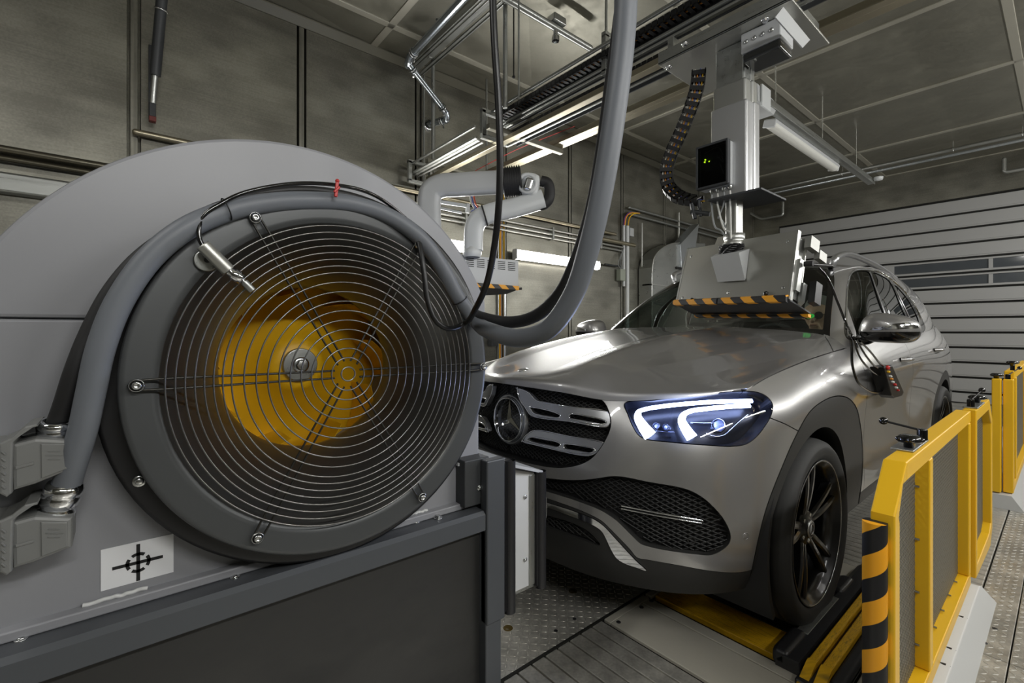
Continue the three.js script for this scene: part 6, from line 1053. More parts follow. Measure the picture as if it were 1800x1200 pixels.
// ---------------------------------------------------------------- articulated arm with the second sensor box
{
  const d = 3.6, P = (x, y, dd = d) => atD(x, y, dd), a = thing('articulated_arm', 'light grey articulated support arm with black bellows behind the blower', 'arm', P(830, 400));
  const tube = (pts, w, h, m, nm) => { const c = new THREE.CatmullRomCurve3(pts, false, 'centripetal'), rings = [], N = pts.length * 6; for (let i = 0; i <= N; i++) { const p = c.getPoint(i / N), t = c.getTangent(i / N), s = t.clone().cross(FWD).normalize(), f = FWD; const q = []; for (let k = 0; k < 20; k++) { const an = k / 20 * Math.PI * 2, cx = Math.cos(an), sx = Math.sin(an), e = 0.6; q.push(p.clone().addScaledVector(s, w * Math.sign(cx) * Math.abs(cx) ** e).addScaledVector(f, h * Math.sign(sx) * Math.abs(sx) ** e)); } rings.push(q); } return part(nm, loft(rings), m, a); };
  tube([P(757, 420), P(755, 385), P(755, 352), P(759, 336), P(775, 327), P(800, 325), P(885, 320)], 0.088, 0.06, M.lightGrey, 'upper_arm');
  part('arm_post', rod(P(757, 415), V3(P(757, 415).x, 0, P(757, 415).z), 0.06, 20), M.lightGrey, a);
  const b0 = P(884, 321), bt = P(916, 318).sub(b0), bl = bt.length(), prof = []; for (let i = 0; i <= 16; i++) prof.push([i % 2 ? 0.122 : 0.104, bl * i / 16]); part('bellows', lathe(prof, b0, bt, 32), M.rubber, a, 'black rubber bellows');
  part('joint_head', [bar(P(914, 324), P(948, 330), 0.15, 0.19, 0.05), torus(P(927, 322, d - 0.07), FWD, 0.066, 0.016, 36, 10), rod(P(932, 352, d), P(932, 320, d), 0.05, 20)], M.armWhite, a, 'white joint head'); part('joint_cavity', bar(P(922, 322, d - 0.09), P(936, 326, d - 0.09), 0.06, 0.10, 0.02), M.steel, a);
  part('joint_bumper', hose([P(950, 318), P(962, 322), P(966, 335), P(963, 352), P(952, 360), P(944, 352)], 0.043, 14), M.rubber, a, 'black rubber bumper');
  tube([P(955, 350), P(900, 366), P(862, 375), P(842, 385), P(834, 400), P(832, 425), P(832, 440)], 0.074, 0.054, M.armWhite, 'lower_arm');
  part('arm_band', torus(P(852, 379), P(870, 374).sub(P(850, 380)), 0.079, 0.007, 30, 6), M.rubber, a); part('end_gland', lathe([[0.06, 0], [0.072, 0.018], [0.072, 0.05], [0.06, 0.06], [0.05, 0.09]], P(830, 452), yUp, 28), M.armWhite, a);
  const s = thing('vented_box', 'grey vented sensor box with a striped lower edge hanging from the white arm', 'sensor box', P(860, 500));
  const A = P(800, 446, 3.6), B = P(911, 458, 3.75), Cc = P(911, 504, 3.75), D = P(800, 495, 3.6), nn = B.clone().sub(A).cross(D.clone().sub(A)).normalize(); if (nn.dot(FWD) > 0) nn.negate();
  const at = (u, v, k = 0) => D.clone().lerp(Cc, u).lerp(A.clone().lerp(B, u), v).addScaledVector(nn, k), slab = (q, t0, t1) => loft([q.map(([u, v]) => at(u, v, t0)), q.map(([u, v]) => at(u, v, t1))]);
  part('cover', slab([[0, 0], [1, 0], [1, 1], [0, 1]], -0.2, 0), M.lightGrey, s);
  for (let i = 0; i < 5; i++) for (let j = 0; j < 5; j++) part('vent_slot', slab([[0.17 + i * 0.165, 0.60 + j * 0.07], [0.29 + i * 0.165, 0.60 + j * 0.07], [0.29 + i * 0.165, 0.625 + j * 0.07], [0.17 + i * 0.165, 0.625 + j * 0.07]], -0.002, 0.0015), M.darkGap, s);
  const ed = slab([[0.0, -0.13], [1.0, -0.13], [1.0, 0.02], [0.0, 0.02]], -0.015, 0.02); { const Q = ed.attributes.position, U = new Float32Array(Q.count * 2), ex = Cc.clone().sub(D).normalize(); for (let i = 0; i < Q.count; i++) { const p = V3(Q.getX(i), Q.getY(i), Q.getZ(i)).sub(D); U[2 * i] = p.dot(ex) / 0.11; U[2 * i + 1] = p.y / 0.11; } ed.setAttribute('uv', new THREE.BufferAttribute(U, 2)); } part('striped_edge', ed, M.hazard, s, 'black and amber striped edge');
  part('under_plate', loft([[at(0, -0.10, 0.0), at(1, -0.10, 0.0), at(0.92, -0.22, -0.2), at(0, -0.5, -0.2)], [at(0, -0.06, 0.0), at(1, -0.06, 0.0), at(0.92, -0.18, -0.2), at(0, -0.46, -0.2)]]), M.anthracite, s); part('edge_screw', rod(at(1.0, -0.08, 0.01), at(1.05, -0.06, 0.01), 0.01), M.black, s);
  const br = thing('cable_bracket', 'pale bracket with coloured wires under the grey support arm', 'bracket', P(800, 365, 4.0)); part('bracket_frame', [bar(P(756, 352, 4.0), P(823, 362, 4.0), 0.018, 0.03), bar(P(756, 362, 4.0), P(812, 374, 4.0), 0.018, 0.02), bar(P(757, 350, 4.0), P(757, 364, 4.0), 0.02, 0.03), bar(P(822, 358, 4.0), P(822, 374, 4.0), 0.03, 0.03)], M.armWhite, br);
  [['blueWire', 0], ['redWire', 4], ['whiteWire', -3]].forEach(([k, o]) => part('wire', hose([P(829 + o, 345, 4.0), P(832 + o, 358, 3.98), P(836 + o, 366, 3.98), P(828 + o, 371, 3.99)], 0.006, 6), M[k], br));
}
// ---------------------------------------------------------------- ceiling and wall fittings
{
  // lamp carrier with a dark batten near the sectional door
  const X = -0.33, Yp = 3.46, za = -2.42, zb_ = -6.55, c = thing('lamp_carrier', 'long metal carrier profile hung under the ceiling near the sectional door', 'profile', [X, Yp, -4.5]);
  part('profile', rbx(X - 0.03, X + 0.05, Yp - 0.02, Yp + 0.035, zb_, za - 0.2, 0.006), M.galv, c); part('profile_edge', rbx(X + 0.05, X + 0.062, Yp - 0.03, Yp + 0.04, zb_, za - 0.2, 0.004), M.galv, c);
  part('end_box', prismZY([[za, Yp + 0.10], [za - 0.02, Yp - 0.06], [za - 0.38, Yp - 0.09], [za - 0.45, Yp - 0.02], [za - 0.45, Yp + 0.05]], X - 0.14, X + 0.05, 0.004), M.lightGrey, c, 'grey wedge shaped end box'); part('end_cover', rbx(X + 0.052, X + 0.07, Yp - 0.10, Yp + 0.11, za - 0.26, za - 0.06, 0.004), M.armWhite, c);
  for (const z of [-2.9, -4.3, -5.7]) part('hanger', rod(V3(X + 0.03, Yp, z), V3(X + 0.03, ROOM.h, z), 0.006, 8), M.steel, c);
  const lamp = lampBatten('unlit fluorescent batten on the carrier profile under the ceiling', V3(X - 0.08, Yp - 0.03, -5.15), V3(X - 0.08, Yp - 0.03, -3.05), V3(-0.25, -1, 0), false);
  const q = onY(1544, 316, Yp), sd = solo('ceiling_detector', [lathe([[0.06, 0], [0.06, 0.02], [0.05, 0.045], [0.0001, 0.05]], V3(q.x, Yp + 0.04, q.z), V3(0, -1, 0), 24)], M.armWhite, 'small white round detector at the end of the carrier profile', 'detector'); void sd; void lamp;
  // pipes under the ceiling by the door
  const PW = (pts, r, m, label, nm = 'pipe') => solo(nm, pipe(pts, r, 0.05, 12), m, label, 'pipe');
  PW([V3(ROOM.xl + 0.01, 3.93, -7.35), V3(ROOM.xr - 0.01, 3.93, -7.35)], 0.028, M.galv, 'galvanised pipe running across under the ceiling near the door');
  PW([V3(ROOM.xl + 0.01, 3.78, -7.1), V3(ROOM.xr - 0.01, 3.78, -7.1)], 0.022, std(0xc6ccd2, 0.25, 0.9), 'thinner bright pipe running across below the galvanised pipe');
  for (const [x, z, y, r] of [[0.5, -7.35, 3.93, 0.028], [1.2, -7.35, 3.93, 0.028], [-0.9, -7.35, 3.93, 0.028]]) solo('pipe_clamp', [torus(V3(x, y, z), AX, r + 0.005, 0.006, 20, 6), rod(V3(x, y + 0.02, z), V3(x, ROOM.h, z), 0.005, 8)], M.steel, 'steel clamp hanging the galvanised ceiling pipe', 'clamp', 'clamps of the ceiling pipe');
  { const e = onZ(1376, 355, ROOM.zb + 0.15), f = onZ(1376, 378, ROOM.zb + 0.15), g = onZ(1338, 385, ROOM.zb + 0.15), h = onZ(1310, 370, ROOM.zb + 0.15); PW([V3(e.x, 3.9, ROOM.zb + 0.15), f, g, h], 0.028, M.galv, 'bent pipe dropping from the ceiling left of the sectional door'); }
  { const e = onZ(1765, 275, ROOM.zb + 0.15), f = onZ(1764, 303, ROOM.zb + 0.15); PW([V3(e.x, 3.9, ROOM.zb + 0.15), V3(e.x, f.y, f.z), V3(e.x + 1.2, f.y, f.z)], 0.03, M.galv, 'bent pipe dropping from the ceiling above the sectional door'); }
  // ceiling fittings nearer the blower
  { const t = onY(775, 80, 3.96); solo('ceiling_tray', [...[-0.062, 0.062].map(o => rbx(ROOM.xl + 0.08, 1.4, 3.93, 3.942, t.z + o - 0.012, t.z + o + 0.012, 0.003)), rbx(ROOM.xl + 0.08, 1.4, 3.93, 3.99, t.z - 0.1, t.z - 0.088, 0.003), rbx(ROOM.xl + 0.08, 1.4, 3.93, 3.99, t.z + 0.088, t.z + 0.1, 0.003), rbx(ROOM.xl + 0.08, 1.4, 3.94, 3.98, t.z - 0.03, t.z + 0.03, 0.003), ...[-2.5, -1.2, 0.1, 1.3].map(x => rbx(x, x + 0.04, 3.93, ROOM.h, t.z - 0.02, t.z + 0.02, 0.003))], M.galv, 'open metal cable tray crossing the ceiling above the bent chrome tube', 'cable tray'); }
  { const a = onY(890, -5, 3.9), b = onY(1035, 86, 3.9); PW([V3((a.x + b.x) / 2, 3.9, ROOM.zf - 0.01), V3((a.x + b.x) / 2, 3.9, b.z)], 0.03, M.galv, 'galvanised pipe with a valve end under the dark ceiling above the rail'); const v = V3((a.x + b.x) / 2, 3.9, onY(978, 48, 3.9).z); solo('pipe_valve', [rbx(v.x - 0.05, v.x + 0.05, 3.93, 4.0, v.z - 0.09, v.z + 0.06, 0.012), rod(v, v.clone().add(V3(0, -0.09, 0)), 0.02), hexNut(v.clone().add(V3(0, -0.12, 0)), yUp, 0.035, 0.05)], M.steel, 'steel valve block on the ceiling pipe above the rail', 'valve'); }
  { const p = atD(903, 135, 4.0); solo('cable_end', [rod(p, V3(p.x, ROOM.h, p.z), 0.006, 8), new THREE.SphereGeometry(0.014, 10, 8).translate(p.x, p.y, p.z)], M.black, 'thin cable end hanging from the ceiling beside the rail hanger', 'cable'); }
  // bent chrome exhaust tube with clamps, from ceiling to wall
  { const P0 = atD(835, -25, 3.55), P1 = atD(722, 98, 4.35), P2 = atD(719, 113, 4.4), P3 = atD(783, 196, 4.9), P4 = atD(785, 210, 4.95), P5 = onX(752, 219, ROOM.xl + 0.0); P0.y = Math.min(P0.y, 3.95);
    const t = thing('exhaust_tube', 'bent bright steel tube with clamped elbows from ceiling to wall', 'tube', P1), mt = std(0xb4bcc4, 0.22, 0.95);
    const top = V3(P0.x, ROOM.h, P0.z); part('tube', rod(P0, P1, 0.034, 24), mt, t); part('tube', rod(P2, P3, 0.028, 24), mt, t); part('tube', rod(P0, top, 0.034, 20), mt, t);
    part('elbow', hose([P1, P1.clone().add(V3(-0.03, -0.03, 0)), P2.clone().add(V3(-0.02, 0, 0)), P2], 0.036, 16), mt, t); part('elbow', hose([P3, P4, P4.clone().lerp(P5, 0.45), P5], 0.036, 16, 30), mt, t);
    for (const [p, q, r] of [[P1, P0, 0.042], [P2, P3, 0.04], [P3, P2, 0.038], [P4, P5, 0.042]]) { const dd = q.clone().sub(p).normalize(), c = p.clone().addScaledVector(dd, 0.05); const cl = part('clamp', [torus(c, dd, r, 0.007, 32, 8), torus(c.clone().addScaledVector(dd, 0.025), dd, r * 0.95, 0.005, 32, 8)], M.steel, t); part('clamp_bolt', rod(c.clone().add(V3(0, -r, 0)), c.clone().add(V3(0.02, -r - 0.05, 0)), 0.008, 8), M.steel, cl); }
    part('wall_flange', lathe([[0.075, 0], [0.075, 0.015], [0.05, 0.02]], V3(ROOM.xl, P5.y, P5.z), AX, 28), M.steel, t);
    const b = atD(768, 16, 4.25); solo('sign_light', [rbx(b.x - 0.05, b.x + 0.2, b.y - 0.05, b.y + 0.06, b.z - 0.06, b.z + 0.06, 0.01), rod(b, V3(b.x, ROOM.h, b.z), 0.01), rbx(b.x - 0.06, b.x - 0.05, b.y - 0.045, b.y + 0.055, b.z - 0.05, b.z + 0.05, 0.003)], M.anthracite, 'small dark device hanging from the ceiling beside the bright tube', 'device');
    for (const pz of [745]) { const q = onX(pz, 200, ROOM.xl + 0.05); PW([V3(q.x, 1.6, q.z), V3(q.x, ROOM.h - 0.1, q.z)], 0.012, M.galv, 'thin upright conduit on the steel wall behind the bent tube'); }
    for (const pz of [762]) { const q = onX(pz, 200, ROOM.xl + 0.05); PW([V3(q.x, 1.6, q.z), V3(q.x, ROOM.h - 0.1, q.z)], 0.007, M.galv, 'very thin upright conduit on the steel wall near the rail end'); }
  }
  // door stay on the wall at the left
  { const a = onX(287, -30, -2.55), b = onX(268, 185, -2.74), t = thing('gas_stay', 'dark telescopic stay with a red tip on the steel wall above the blower', 'stay', b);
    part('cylinder', rod(a, a.clone().lerp(b, 0.75), 0.035, 18), M.anthracite, t); part('rod', rod(a.clone().lerp(b, 0.7), b, 0.02, 14), M.galv, t); const bk = V3(ROOM.xl + 0.02, b.y, b.z); part('bracket', [rbx(ROOM.xl, ROOM.xl + 0.03, b.y - 0.06, b.y + 0.5, b.z - 0.02, b.z + 0.02, 0.004), rod(bk, b, 0.014), rbx(b.x - 0.03, b.x + 0.03, b.y - 0.09, b.y + 0.01, b.z - 0.02, b.z + 0.02, 0.006)], M.anthracite, t); part('tip', rbx(b.x - 0.026, b.x + 0.026, b.y - 0.125, b.y - 0.085, b.z - 0.022, b.z + 0.022, 0.006), std(0x6a2a26, 0.5), t, 'red tip'); part('collar', torus(a.clone().lerp(b, 0.22), b.clone().sub(a), 0.038, 0.007, 24, 6), M.steel, t); }
  // runs along the left wall
  const wx = ROOM.xl + 0.06;
  PW([V3(wx, 2.385, 5.38), V3(wx, 2.385, -0.05)], 0.026, std(0x6f6b5e, 0.3, 0.85), 'dark polished pipe along the steel wall left of the blower');
  PW([V3(wx, 2.325, 5.38), V3(wx, 2.325, -0.05)], 0.02, std(0x5e5a4e, 0.35, 0.85), 'second dark pipe just below the polished pipe on the steel wall');
  solo('wall_duct', [rbx(ROOM.xl, ROOM.xl + 0.09, 2.10, 2.235, -0.2, 5.38, 0.02)], M.galv, 'flat galvanised cable duct along the steel wall behind the blower', 'duct');
  PW([V3(wx, 2.68, 2.14), V3(wx, 2.68, -3.55)], 0.024, M.aluRail, 'warm toned conduit high along the steel wall from the blower to the white conduits');
  [[2.56, 0.014, 'upper'], [2.50, 0.016, 'middle'], [2.445, 0.014, 'lower']].forEach(([y, r, w]) => PW([V3(wx, y, 1.0), V3(wx, y, -3.72)], r, M.alu, `${w} of three bright conduits above the wall lamps`));
  for (const z of [-0.8, -2.2, -3.2]) solo('conduit_clip', [rbx(ROOM.xl + 0.006, wx + 0.03, 2.42, 2.59, z - 0.012, z + 0.012, 0.003)], M.galv, 'galvanised clip holding the three bright conduits to the wall', 'clip', 'clips of the three conduits');
  // risers with cables
  { const z = -1.36, x = ROOM.xl, t = thing('cable_riser', 'upright galvanised cable riser with yellow cables beside the lit batten', 'cable riser', [x + 0.02, 0, z]); part('channel', [rbx(x + 0.004, x + 0.034, 0, 2.95, z - 0.06, z - 0.05, 0.002), rbx(x + 0.004, x + 0.034, 0, 2.95, z + 0.05, z + 0.06, 0.002), rbx(x + 0.004, x + 0.01, 0, 2.95, z - 0.06, z + 0.06, 0.002)], M.galv, t); part('conduit', rod(V3(x + 0.058, 0, z - 0.02), V3(x + 0.058, 2.0, z - 0.02), 0.022, 14), M.steel, t); [['yellowWire', 0.03], ['orangeWire', 0.015], ['greyWire', 0.0], ['yellowWire', -0.035]].forEach(([k, d], i) => part('cable', hose([V3(x + 0.02, 0.1, z + d), V3(x + 0.024, 1.2, z + d + 0.004), V3(x + 0.02, 2.2, z + d - 0.004), V3(x + 0.024, 2.9, z + d)], 0.007, 6), M[k], t)); part('box', rbx(x + 0.004, x + 0.09, 1.02, 1.14, z + 0.1, z + 0.2, 0.006), M.anthracite, t); }
  { const z = -3.80, t = thing('cable_riser', 'upright white conduits with yellow wires and grey boxes at the far end of the wall', 'cable riser', [wx, 0, z]); part('conduit', rod(V3(wx, 0, z - 0.05), V3(wx, 2.85, z - 0.05), 0.03, 14), M.armWhite, t); part('conduit', rod(V3(wx, 1.9, z + 0.04), V3(wx, 2.85, z + 0.04), 0.022, 14), M.armWhite, t);
    part('box', rbx(ROOM.xl + 0.006, wx + 0.03, 1.98, 2.16, z + 0.03, z + 0.16, 0.008), std(0x9aa093, 0.5), t); part('box', rbx(ROOM.xl + 0.006, wx + 0.02, 2.70, 2.83, z - 0.2, z - 0.1, 0.008), M.lightGrey, t); part('cross_pipe', rod(V3(wx + 0.03, 2.56, z + 1.0), V3(wx + 0.03, 2.56, z - 0.2), 0.03, 12), M.aluRail, t);
    [['yellowWire', 0.03], ['yellowWire', -0.05], ['violetWire', 0.06], ['redWire', 0.045]].forEach(([k, d], i) => part('wire', hose([V3(wx + 0.01, 2.84, z + d), V3(wx + 0.02, 2.98, z + d - 0.03), V3(wx + 0.02, 3.06, z + d - 0.14), V3(wx + 0.02, 3.1, z - 0.35)], 0.01, 6), M[k], t));
    [0, 1, 2].forEach(i => part('wire', hose([V3(wx + 0.02, 2.5, z + 0.06), V3(wx + 0.03, 2.3 - 0.04 * i, z + 0.12 + 0.05 * i), V3(wx + 0.02, 2.16, z + 0.10 + 0.02 * i)], 0.006, 6), M.greyWire, t)); part('lamp_lead', rod(V3(wx, 2.2, z + 0.12), V3(wx, 2.2, z + 0.5), 0.014), M.anthracite, t); }
  for (const [z, r, l] of [[-4.24, 0.012, 'thin upright pipe with a black clip on the far wall'], [-5.35, 0.02, 'short upright pipe above the sheet metal duct']]) PW([V3(wx, r > 0.015 ? 2.75 : 0, z), V3(wx, r > 0.015 ? 3.3 : 2.95, z)], r, M.alu, l);
  PW([V3(wx, 3.15, -3.9), V3(wx, 3.15, -8.0)], 0.02, M.galv, 'upper conduit along the far wall above the duct'); PW([V3(wx, 3.05, -3.9), V3(wx, 3.05, -8.0)], 0.02, M.galv, 'lower conduit along the far wall above the duct');
  // sheet metal duct in the far corner
  { const t = thing('air_duct', 'curved sheet metal air duct in the far corner behind the car', 'duct', [-2.75, 0, -5.0]), z = p => onX(p[0], p[1], -2.62);
    const o = [[1146, 1000], [1146, 470], [1149, 455], [1156, 443], [1167, 434], [1181, 428], [1196, 427], [1240, 427], [1240, 1000]].map(p => { const q = z(p); return [q.z, Math.max(q.y, 0.0)]; });
    part('elbow', prismZY(o, ROOM.xl + 0.012, -2.62, 0.01), M.galv, t); part('seam_band', hose([[1146, 480], [1149, 455], [1156, 443], [1167, 434], [1181, 428], [1196, 427]].map(p => z(p)), 0.012, 6), M.alu, t); part('joint_band', rbx(-2.8, -2.612, 1.93, 1.96, onX(1200, 480, -2.62).z, onX(1146, 480, -2.62).z, 0.004), M.alu, t);
    const c = [[1196, 429], [1229, 393], [1223, 434], [1208, 436], [1198, 470]].map(([x, y]) => onX(x, y, -2.58)); part('chute', prismZY(c.map(q => [q.z, q.y]), -2.75, -2.58, 0.006), std(0xbfc4c8, 0.3, 0.85), t, 'bright slanted chute'); part('duct_handle', rbx(-2.62, -2.59, onX(1190, 470, -2.62).y - 0.03, onX(1190, 470, -2.62).y + 0.01, onX(1196, 470, -2.62).z, onX(1187, 470, -2.62).z, 0.006), M.black, t); }
}
// ---------------------------------------------------------------- hand control and leads on the car door
{
  const X = 1.0, P = (x, y, k = X) => onX(x, y, k), t = thing('hand_control', 'black hand control with coloured push buttons hanging on cables beside the front door', 'remote control', P(1570, 690));
  const o = [[1541, 645], [1556, 641], [1577, 688], [1574, 695], [1560, 699], [1555, 694]].map(([x, y]) => { const q = P(x, y); return [q.z, q.y]; });
  const body = prismZY(o.reverse(), X - 0.03, X + 0.03, 0.006); part('body', body, M.black, t);
  const dir = P(1576, 690, X + 0.03).sub(P(1560, 645, X + 0.03)).normalize(), p0 = P(1560, 648, X + 0.032);
  const face = (f, s) => P(1557 + f * 19 + s, 646 + f * 45, X + 0.031);
  [['red', 0.0, 2, 0.011], ['yellowWire', 0.16, 0, 0.006], ['whiteWire', 0.34, 0, 0.006], ['orangeWire', 0.44, 0, 0.006], ['whiteWire', 0.56, 0, 0.006], ['red', 0.66, 2, 0.007], ['whiteWire', 0.78, 2, 0.006], ['red', 0.88, 3, 0.005]].forEach(([m, f, s, r]) => part('push_button', lathe([[r, 0], [r, 0.008], [r * 0.6, 0.011], [0.0001, 0.011]], face(f, s), V3(1, 0, 0.2), 14), M[m], t, m === 'red' ? 'red push button' : undefined));
  const leads = [[[1495, 596], [1497, 615], [1498, 640], [1506, 668], [1520, 683], [1538, 690], [1552, 684], [1556, 668], [1549, 648]], [[1500, 596], [1510, 625], [1530, 650], [1548, 660], [1558, 652]], [[1505, 596], [1520, 622], [1540, 645], [1556, 648]], [[1512, 600], [1530, 618], [1548, 640], [1558, 646]]];
  leads.forEach((l, i) => solo('control_lead', hose(l.map(([x, y]) => P(x, y, X - 0.005 + 0.008 * i)), i === 0 ? 0.0055 : 0.0045, 8), M.blackGloss, ['thick black lead looping below the door mirror to the hand control', 'black lead running straight from mirror to hand control', 'slim black lead beside the mirror arm', 'short black lead under the mirror housing'][i], 'cable'));
  solo('roof_cable', hose([onZ(1440, 470, -0.55), onZ(1449, 480, -0.56), onZ(1459, 497, -0.58), onZ(1472, 530, -0.62), onZ(1486, 565, -0.66), onX(1497, 590, 0.99), onX(1500, 597, 0.995)], 0.0058, 10, 60), M.blackGloss, 'glossy black cable slanting down over the windscreen pillar to the mirror', 'cable');
}
// ---------------------------------------------------------------- driver
{
  const C0 = V3(0.50, 1.30, -1.50), t = thing('person', 'person with dark glasses sitting at the steering wheel of the car', 'person', [0.44, 0.7, -1.5]);
  const blob = (parts, cell, pad = 0.03) => { // smooth union of tapered capsules, meshed by marching tetrahedra on a grid
    const lo = V3(1e9, 1e9, 1e9), hi = V3(-1e9, -1e9, -1e9); for (const [a, b, ra, rb] of parts) for (const [p, r] of [[a, ra], [b, rb]]) { lo.min(p.clone().subScalar(r + pad)); hi.max(p.clone().addScalar(r + pad)); }
    const sd = p => { let d = 1e9; for (const [a, b, ra, rb] of parts) { const ab = b.clone().sub(a), h = Math.min(1, Math.max(0, p.clone().sub(a).dot(ab) / (ab.lengthSq() || 1))), q = p.distanceTo(a.clone().addScaledVector(ab, h)) - (ra + (rb - ra) * h), k = 0.02, m = Math.max(k - Math.abs(d - q), 0) / k; d = Math.min(d, q) - m * m * k * 0.25; } return d; };
    const nx = Math.ceil((hi.x - lo.x) / cell), ny = Math.ceil((hi.y - lo.y) / cell), nz = Math.ceil((hi.z - lo.z) / cell), S = new Float32Array((nx + 1) * (ny + 1) * (nz + 1)), id = (i, j, k) => (i * (ny + 1) + j) * (nz + 1) + k, pt = (i, j, k) => V3(lo.x + i * cell, lo.y + j * cell, lo.z + k * cell);
    for (let i = 0; i <= nx; i++) for (let j = 0; j <= ny; j++) for (let k = 0; k <= nz; k++) S[id(i, j, k)] = sd(pt(i, j, k));
    const pos = [], tets = [[0, 5, 1, 6], [0, 1, 2, 6], [0, 2, 3, 6], [0, 3, 7, 6], [0, 7, 4, 6], [0, 4, 5, 6]], cor = [[0, 0, 0], [1, 0, 0], [1, 1, 0], [0, 1, 0], [0, 0, 1], [1, 0, 1], [1, 1, 1], [0, 1, 1]];
    for (let i = 0; i < nx; i++) for (let j = 0; j < ny; j++) for (let k = 0; k < nz; k++) { const v = cor.map(c => S[id(i + c[0], j + c[1], k + c[2])]); if (v.every(x => x > 0) || v.every(x => x <= 0)) continue; const pp = cor.map(c => pt(i + c[0], j + c[1], k + c[2])); for (const tt of tets) { const ins = tt.filter(q => v[q] <= 0), out = tt.filter(q => v[q] > 0); if (!ins.length || !out.length) continue; const cut = (a, b) => pp[a].clone().lerp(pp[b], v[a] / (v[a] - v[b])); const tri = (a, b, c) => pos.push(a, b, c); if (ins.length === 1) tri(...out.map(o => cut(ins[0], o))); else if (ins.length === 3) tri(...ins.map(o => cut(o, out[0]))); else { const a = cut(ins[0], out[0]), b = cut(ins[0], out[1]), c = cut(ins[1], out[1]), d = cut(ins[1], out[0]); tri(a, b, c); tri(a, c, d); } } }
    const arr = [], nor = []; const grad = p => { const e = cell * 0.5; return V3(sd(p.clone().add(V3(e, 0, 0))) - sd(p.clone().add(V3(-e, 0, 0))), sd(p.clone().add(V3(0, e, 0))) - sd(p.clone().add(V3(0, -e, 0))), sd(p.clone().add(V3(0, 0, e))) - sd(p.clone().add(V3(0, 0, -e)))).normalize(); };
    for (let i = 0; i < pos.length; i += 3) { let [a, b, c] = pos.slice(i, i + 3); const n = b.clone().sub(a).cross(c.clone().sub(a)), g = grad(a); if (n.dot(g) < 0) [b, c] = [c, b]; for (const p of [a, b, c]) { arr.push(p.x, p.y, p.z); const q = grad(p); nor.push(q.x, q.y, q.z); } }
    const g = new THREE.BufferGeometry(); g.setAttribute('position', new THREE.Float32BufferAttribute(arr, 3)); g.setAttribute('normal', new THREE.Float32BufferAttribute(nor, 3)); return g;
  };
  const h = (x, y, z) => C0.clone().add(V3(x, y, z)), skin = std(0xcaa288, 0.6);
  // head, neck, trunk, arms and legs as one surface; then hair, glasses and clothes over it
  const S = s => [[h(s * 0.17, -0.27, 0), h(s * 0.24, -0.5, 0.10), 0.055, 0.046], [h(s * 0.24, -0.5, 0.10), h(s * 0.13, -0.27, 0.34), 0.044, 0.03]];
  const head = [[h(0, 0.035, -0.015), h(0, 0.02, 0.01), 0.088, 0.082], [h(0, -0.045, 0.02), h(0, -0.075, 0.045), 0.06, 0.034], [h(0, 0.0, 0.09), h(0, -0.028, 0.108), 0.011, 0.016], [h(-0.018, -0.058, 0.078), h(0.018, -0.058, 0.078), 0.011, 0.011], [h(0, 0.03, 0.078), h(0, 0.035, 0.075), 0.02, 0.02], [h(0.087, -0.005, -0.005), h(0.09, 0.02, -0.008), 0.014, 0.017], [h(-0.087, -0.005, -0.005), h(-0.09, 0.02, -0.008), 0.014, 0.017], [h(0, -0.09, -0.005), h(0, -0.2, -0.03), 0.052, 0.058]];
  const hand = s => { const c = h(s * 0.13, -0.25, 0.36), f = []; f.push([c.clone(), c.clone().add(V3(0, 0.03, 0.03)), 0.026, 0.03]); for (let i = 0; i < 4; i++) { const a = c.clone().add(V3(s * (i - 1.5) * 0.019, 0.045, 0.045)), b = a.clone().add(V3(0, 0.02 + (i === 1 ? 0.008 : 0), 0.028)), d = b.clone().add(V3(0, -0.022, 0.012)); f.push([a, b, 0.0095, 0.009], [b, d, 0.009, 0.008]); } f.push([c.clone().add(V3(-s * 0.02, 0.01, 0.02)), c.clone().add(V3(-s * 0.045, 0.035, 0.035)), 0.011, 0.009]); return f; };
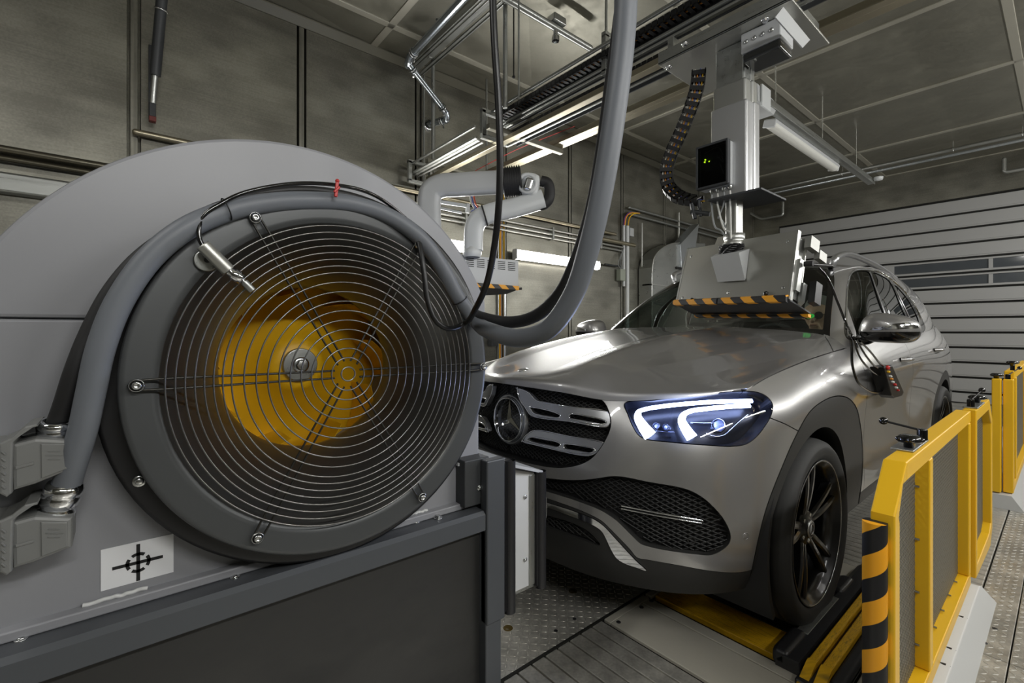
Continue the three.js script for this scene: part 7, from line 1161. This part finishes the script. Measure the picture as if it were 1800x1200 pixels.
  const trunk = [[h(0, -0.24, -0.03), h(0, -0.55, -0.05), 0.13, 0.15], [h(-0.15, -0.26, -0.02), h(0.15, -0.26, -0.02), 0.07, 0.07], ...S(1), ...S(-1), [h(0.1, -0.6, -0.02), h(0.14, -0.58, 0.36), 0.085, 0.06], [h(-0.1, -0.6, -0.02), h(-0.14, -0.58, 0.36), 0.085, 0.06], [h(0.14, -0.58, 0.36), h(0.14, -0.80, 0.50), 0.055, 0.045], [h(-0.14, -0.58, 0.36), h(-0.14, -0.80, 0.50), 0.055, 0.045]];
  part('body', [blob(head, 0.006), ...[1, -1].map(s => blob(hand(s), 0.005, 0.015))], skin, t, 'face and hands');
  part('clothes', blob(trunk, 0.018), std(0x2d3136, 0.8), t, 'dark clothes');
  part('hair', blob([[h(0, 0.065, -0.03), h(0, 0.05, -0.04), 0.088, 0.088], [h(0, 0.0, -0.06), h(0, -0.03, -0.06), 0.06, 0.05]], 0.008), std(0x8f8a84, 0.8), t, 'short grey hair');
  part('glasses', [torus(h(0.034, 0.008, 0.098), V3(0.2, 0, 1), 0.023, 0.0025, 24, 6), torus(h(-0.034, 0.008, 0.098), V3(-0.2, 0, 1), 0.023, 0.0025, 24, 6), rod(h(-0.012, 0.012, 0.1), h(0.012, 0.012, 0.1), 0.002, 6), rod(h(0.056, 0.014, 0.092), h(0.088, 0.014, 0.0), 0.0022, 6), rod(h(-0.056, 0.014, 0.092), h(-0.088, 0.014, 0.0), 0.0022, 6), lathe([[0.0225, 0], [0.0001, 0.002]], h(0.034, 0.008, 0.098), V3(0.2, 0, 1), 20), lathe([[0.0225, 0], [0.0001, 0.002]], h(-0.034, 0.008, 0.098), V3(-0.2, 0, 1), 20)], M.blackGloss, t, 'dark glasses');
  part('eyes', [new THREE.SphereGeometry(0.011, 10, 8).translate(...h(0.033, 0.008, 0.076).toArray()), new THREE.SphereGeometry(0.011, 10, 8).translate(...h(-0.033, 0.008, 0.076).toArray())], std(0xd8d4cc, 0.3), t); part('mouth', rod(h(-0.02, -0.057, 0.089), h(0.02, -0.057, 0.089), 0.0035, 8), std(0x8d5548, 0.6), t);
}
renderer.render(scene, camera);
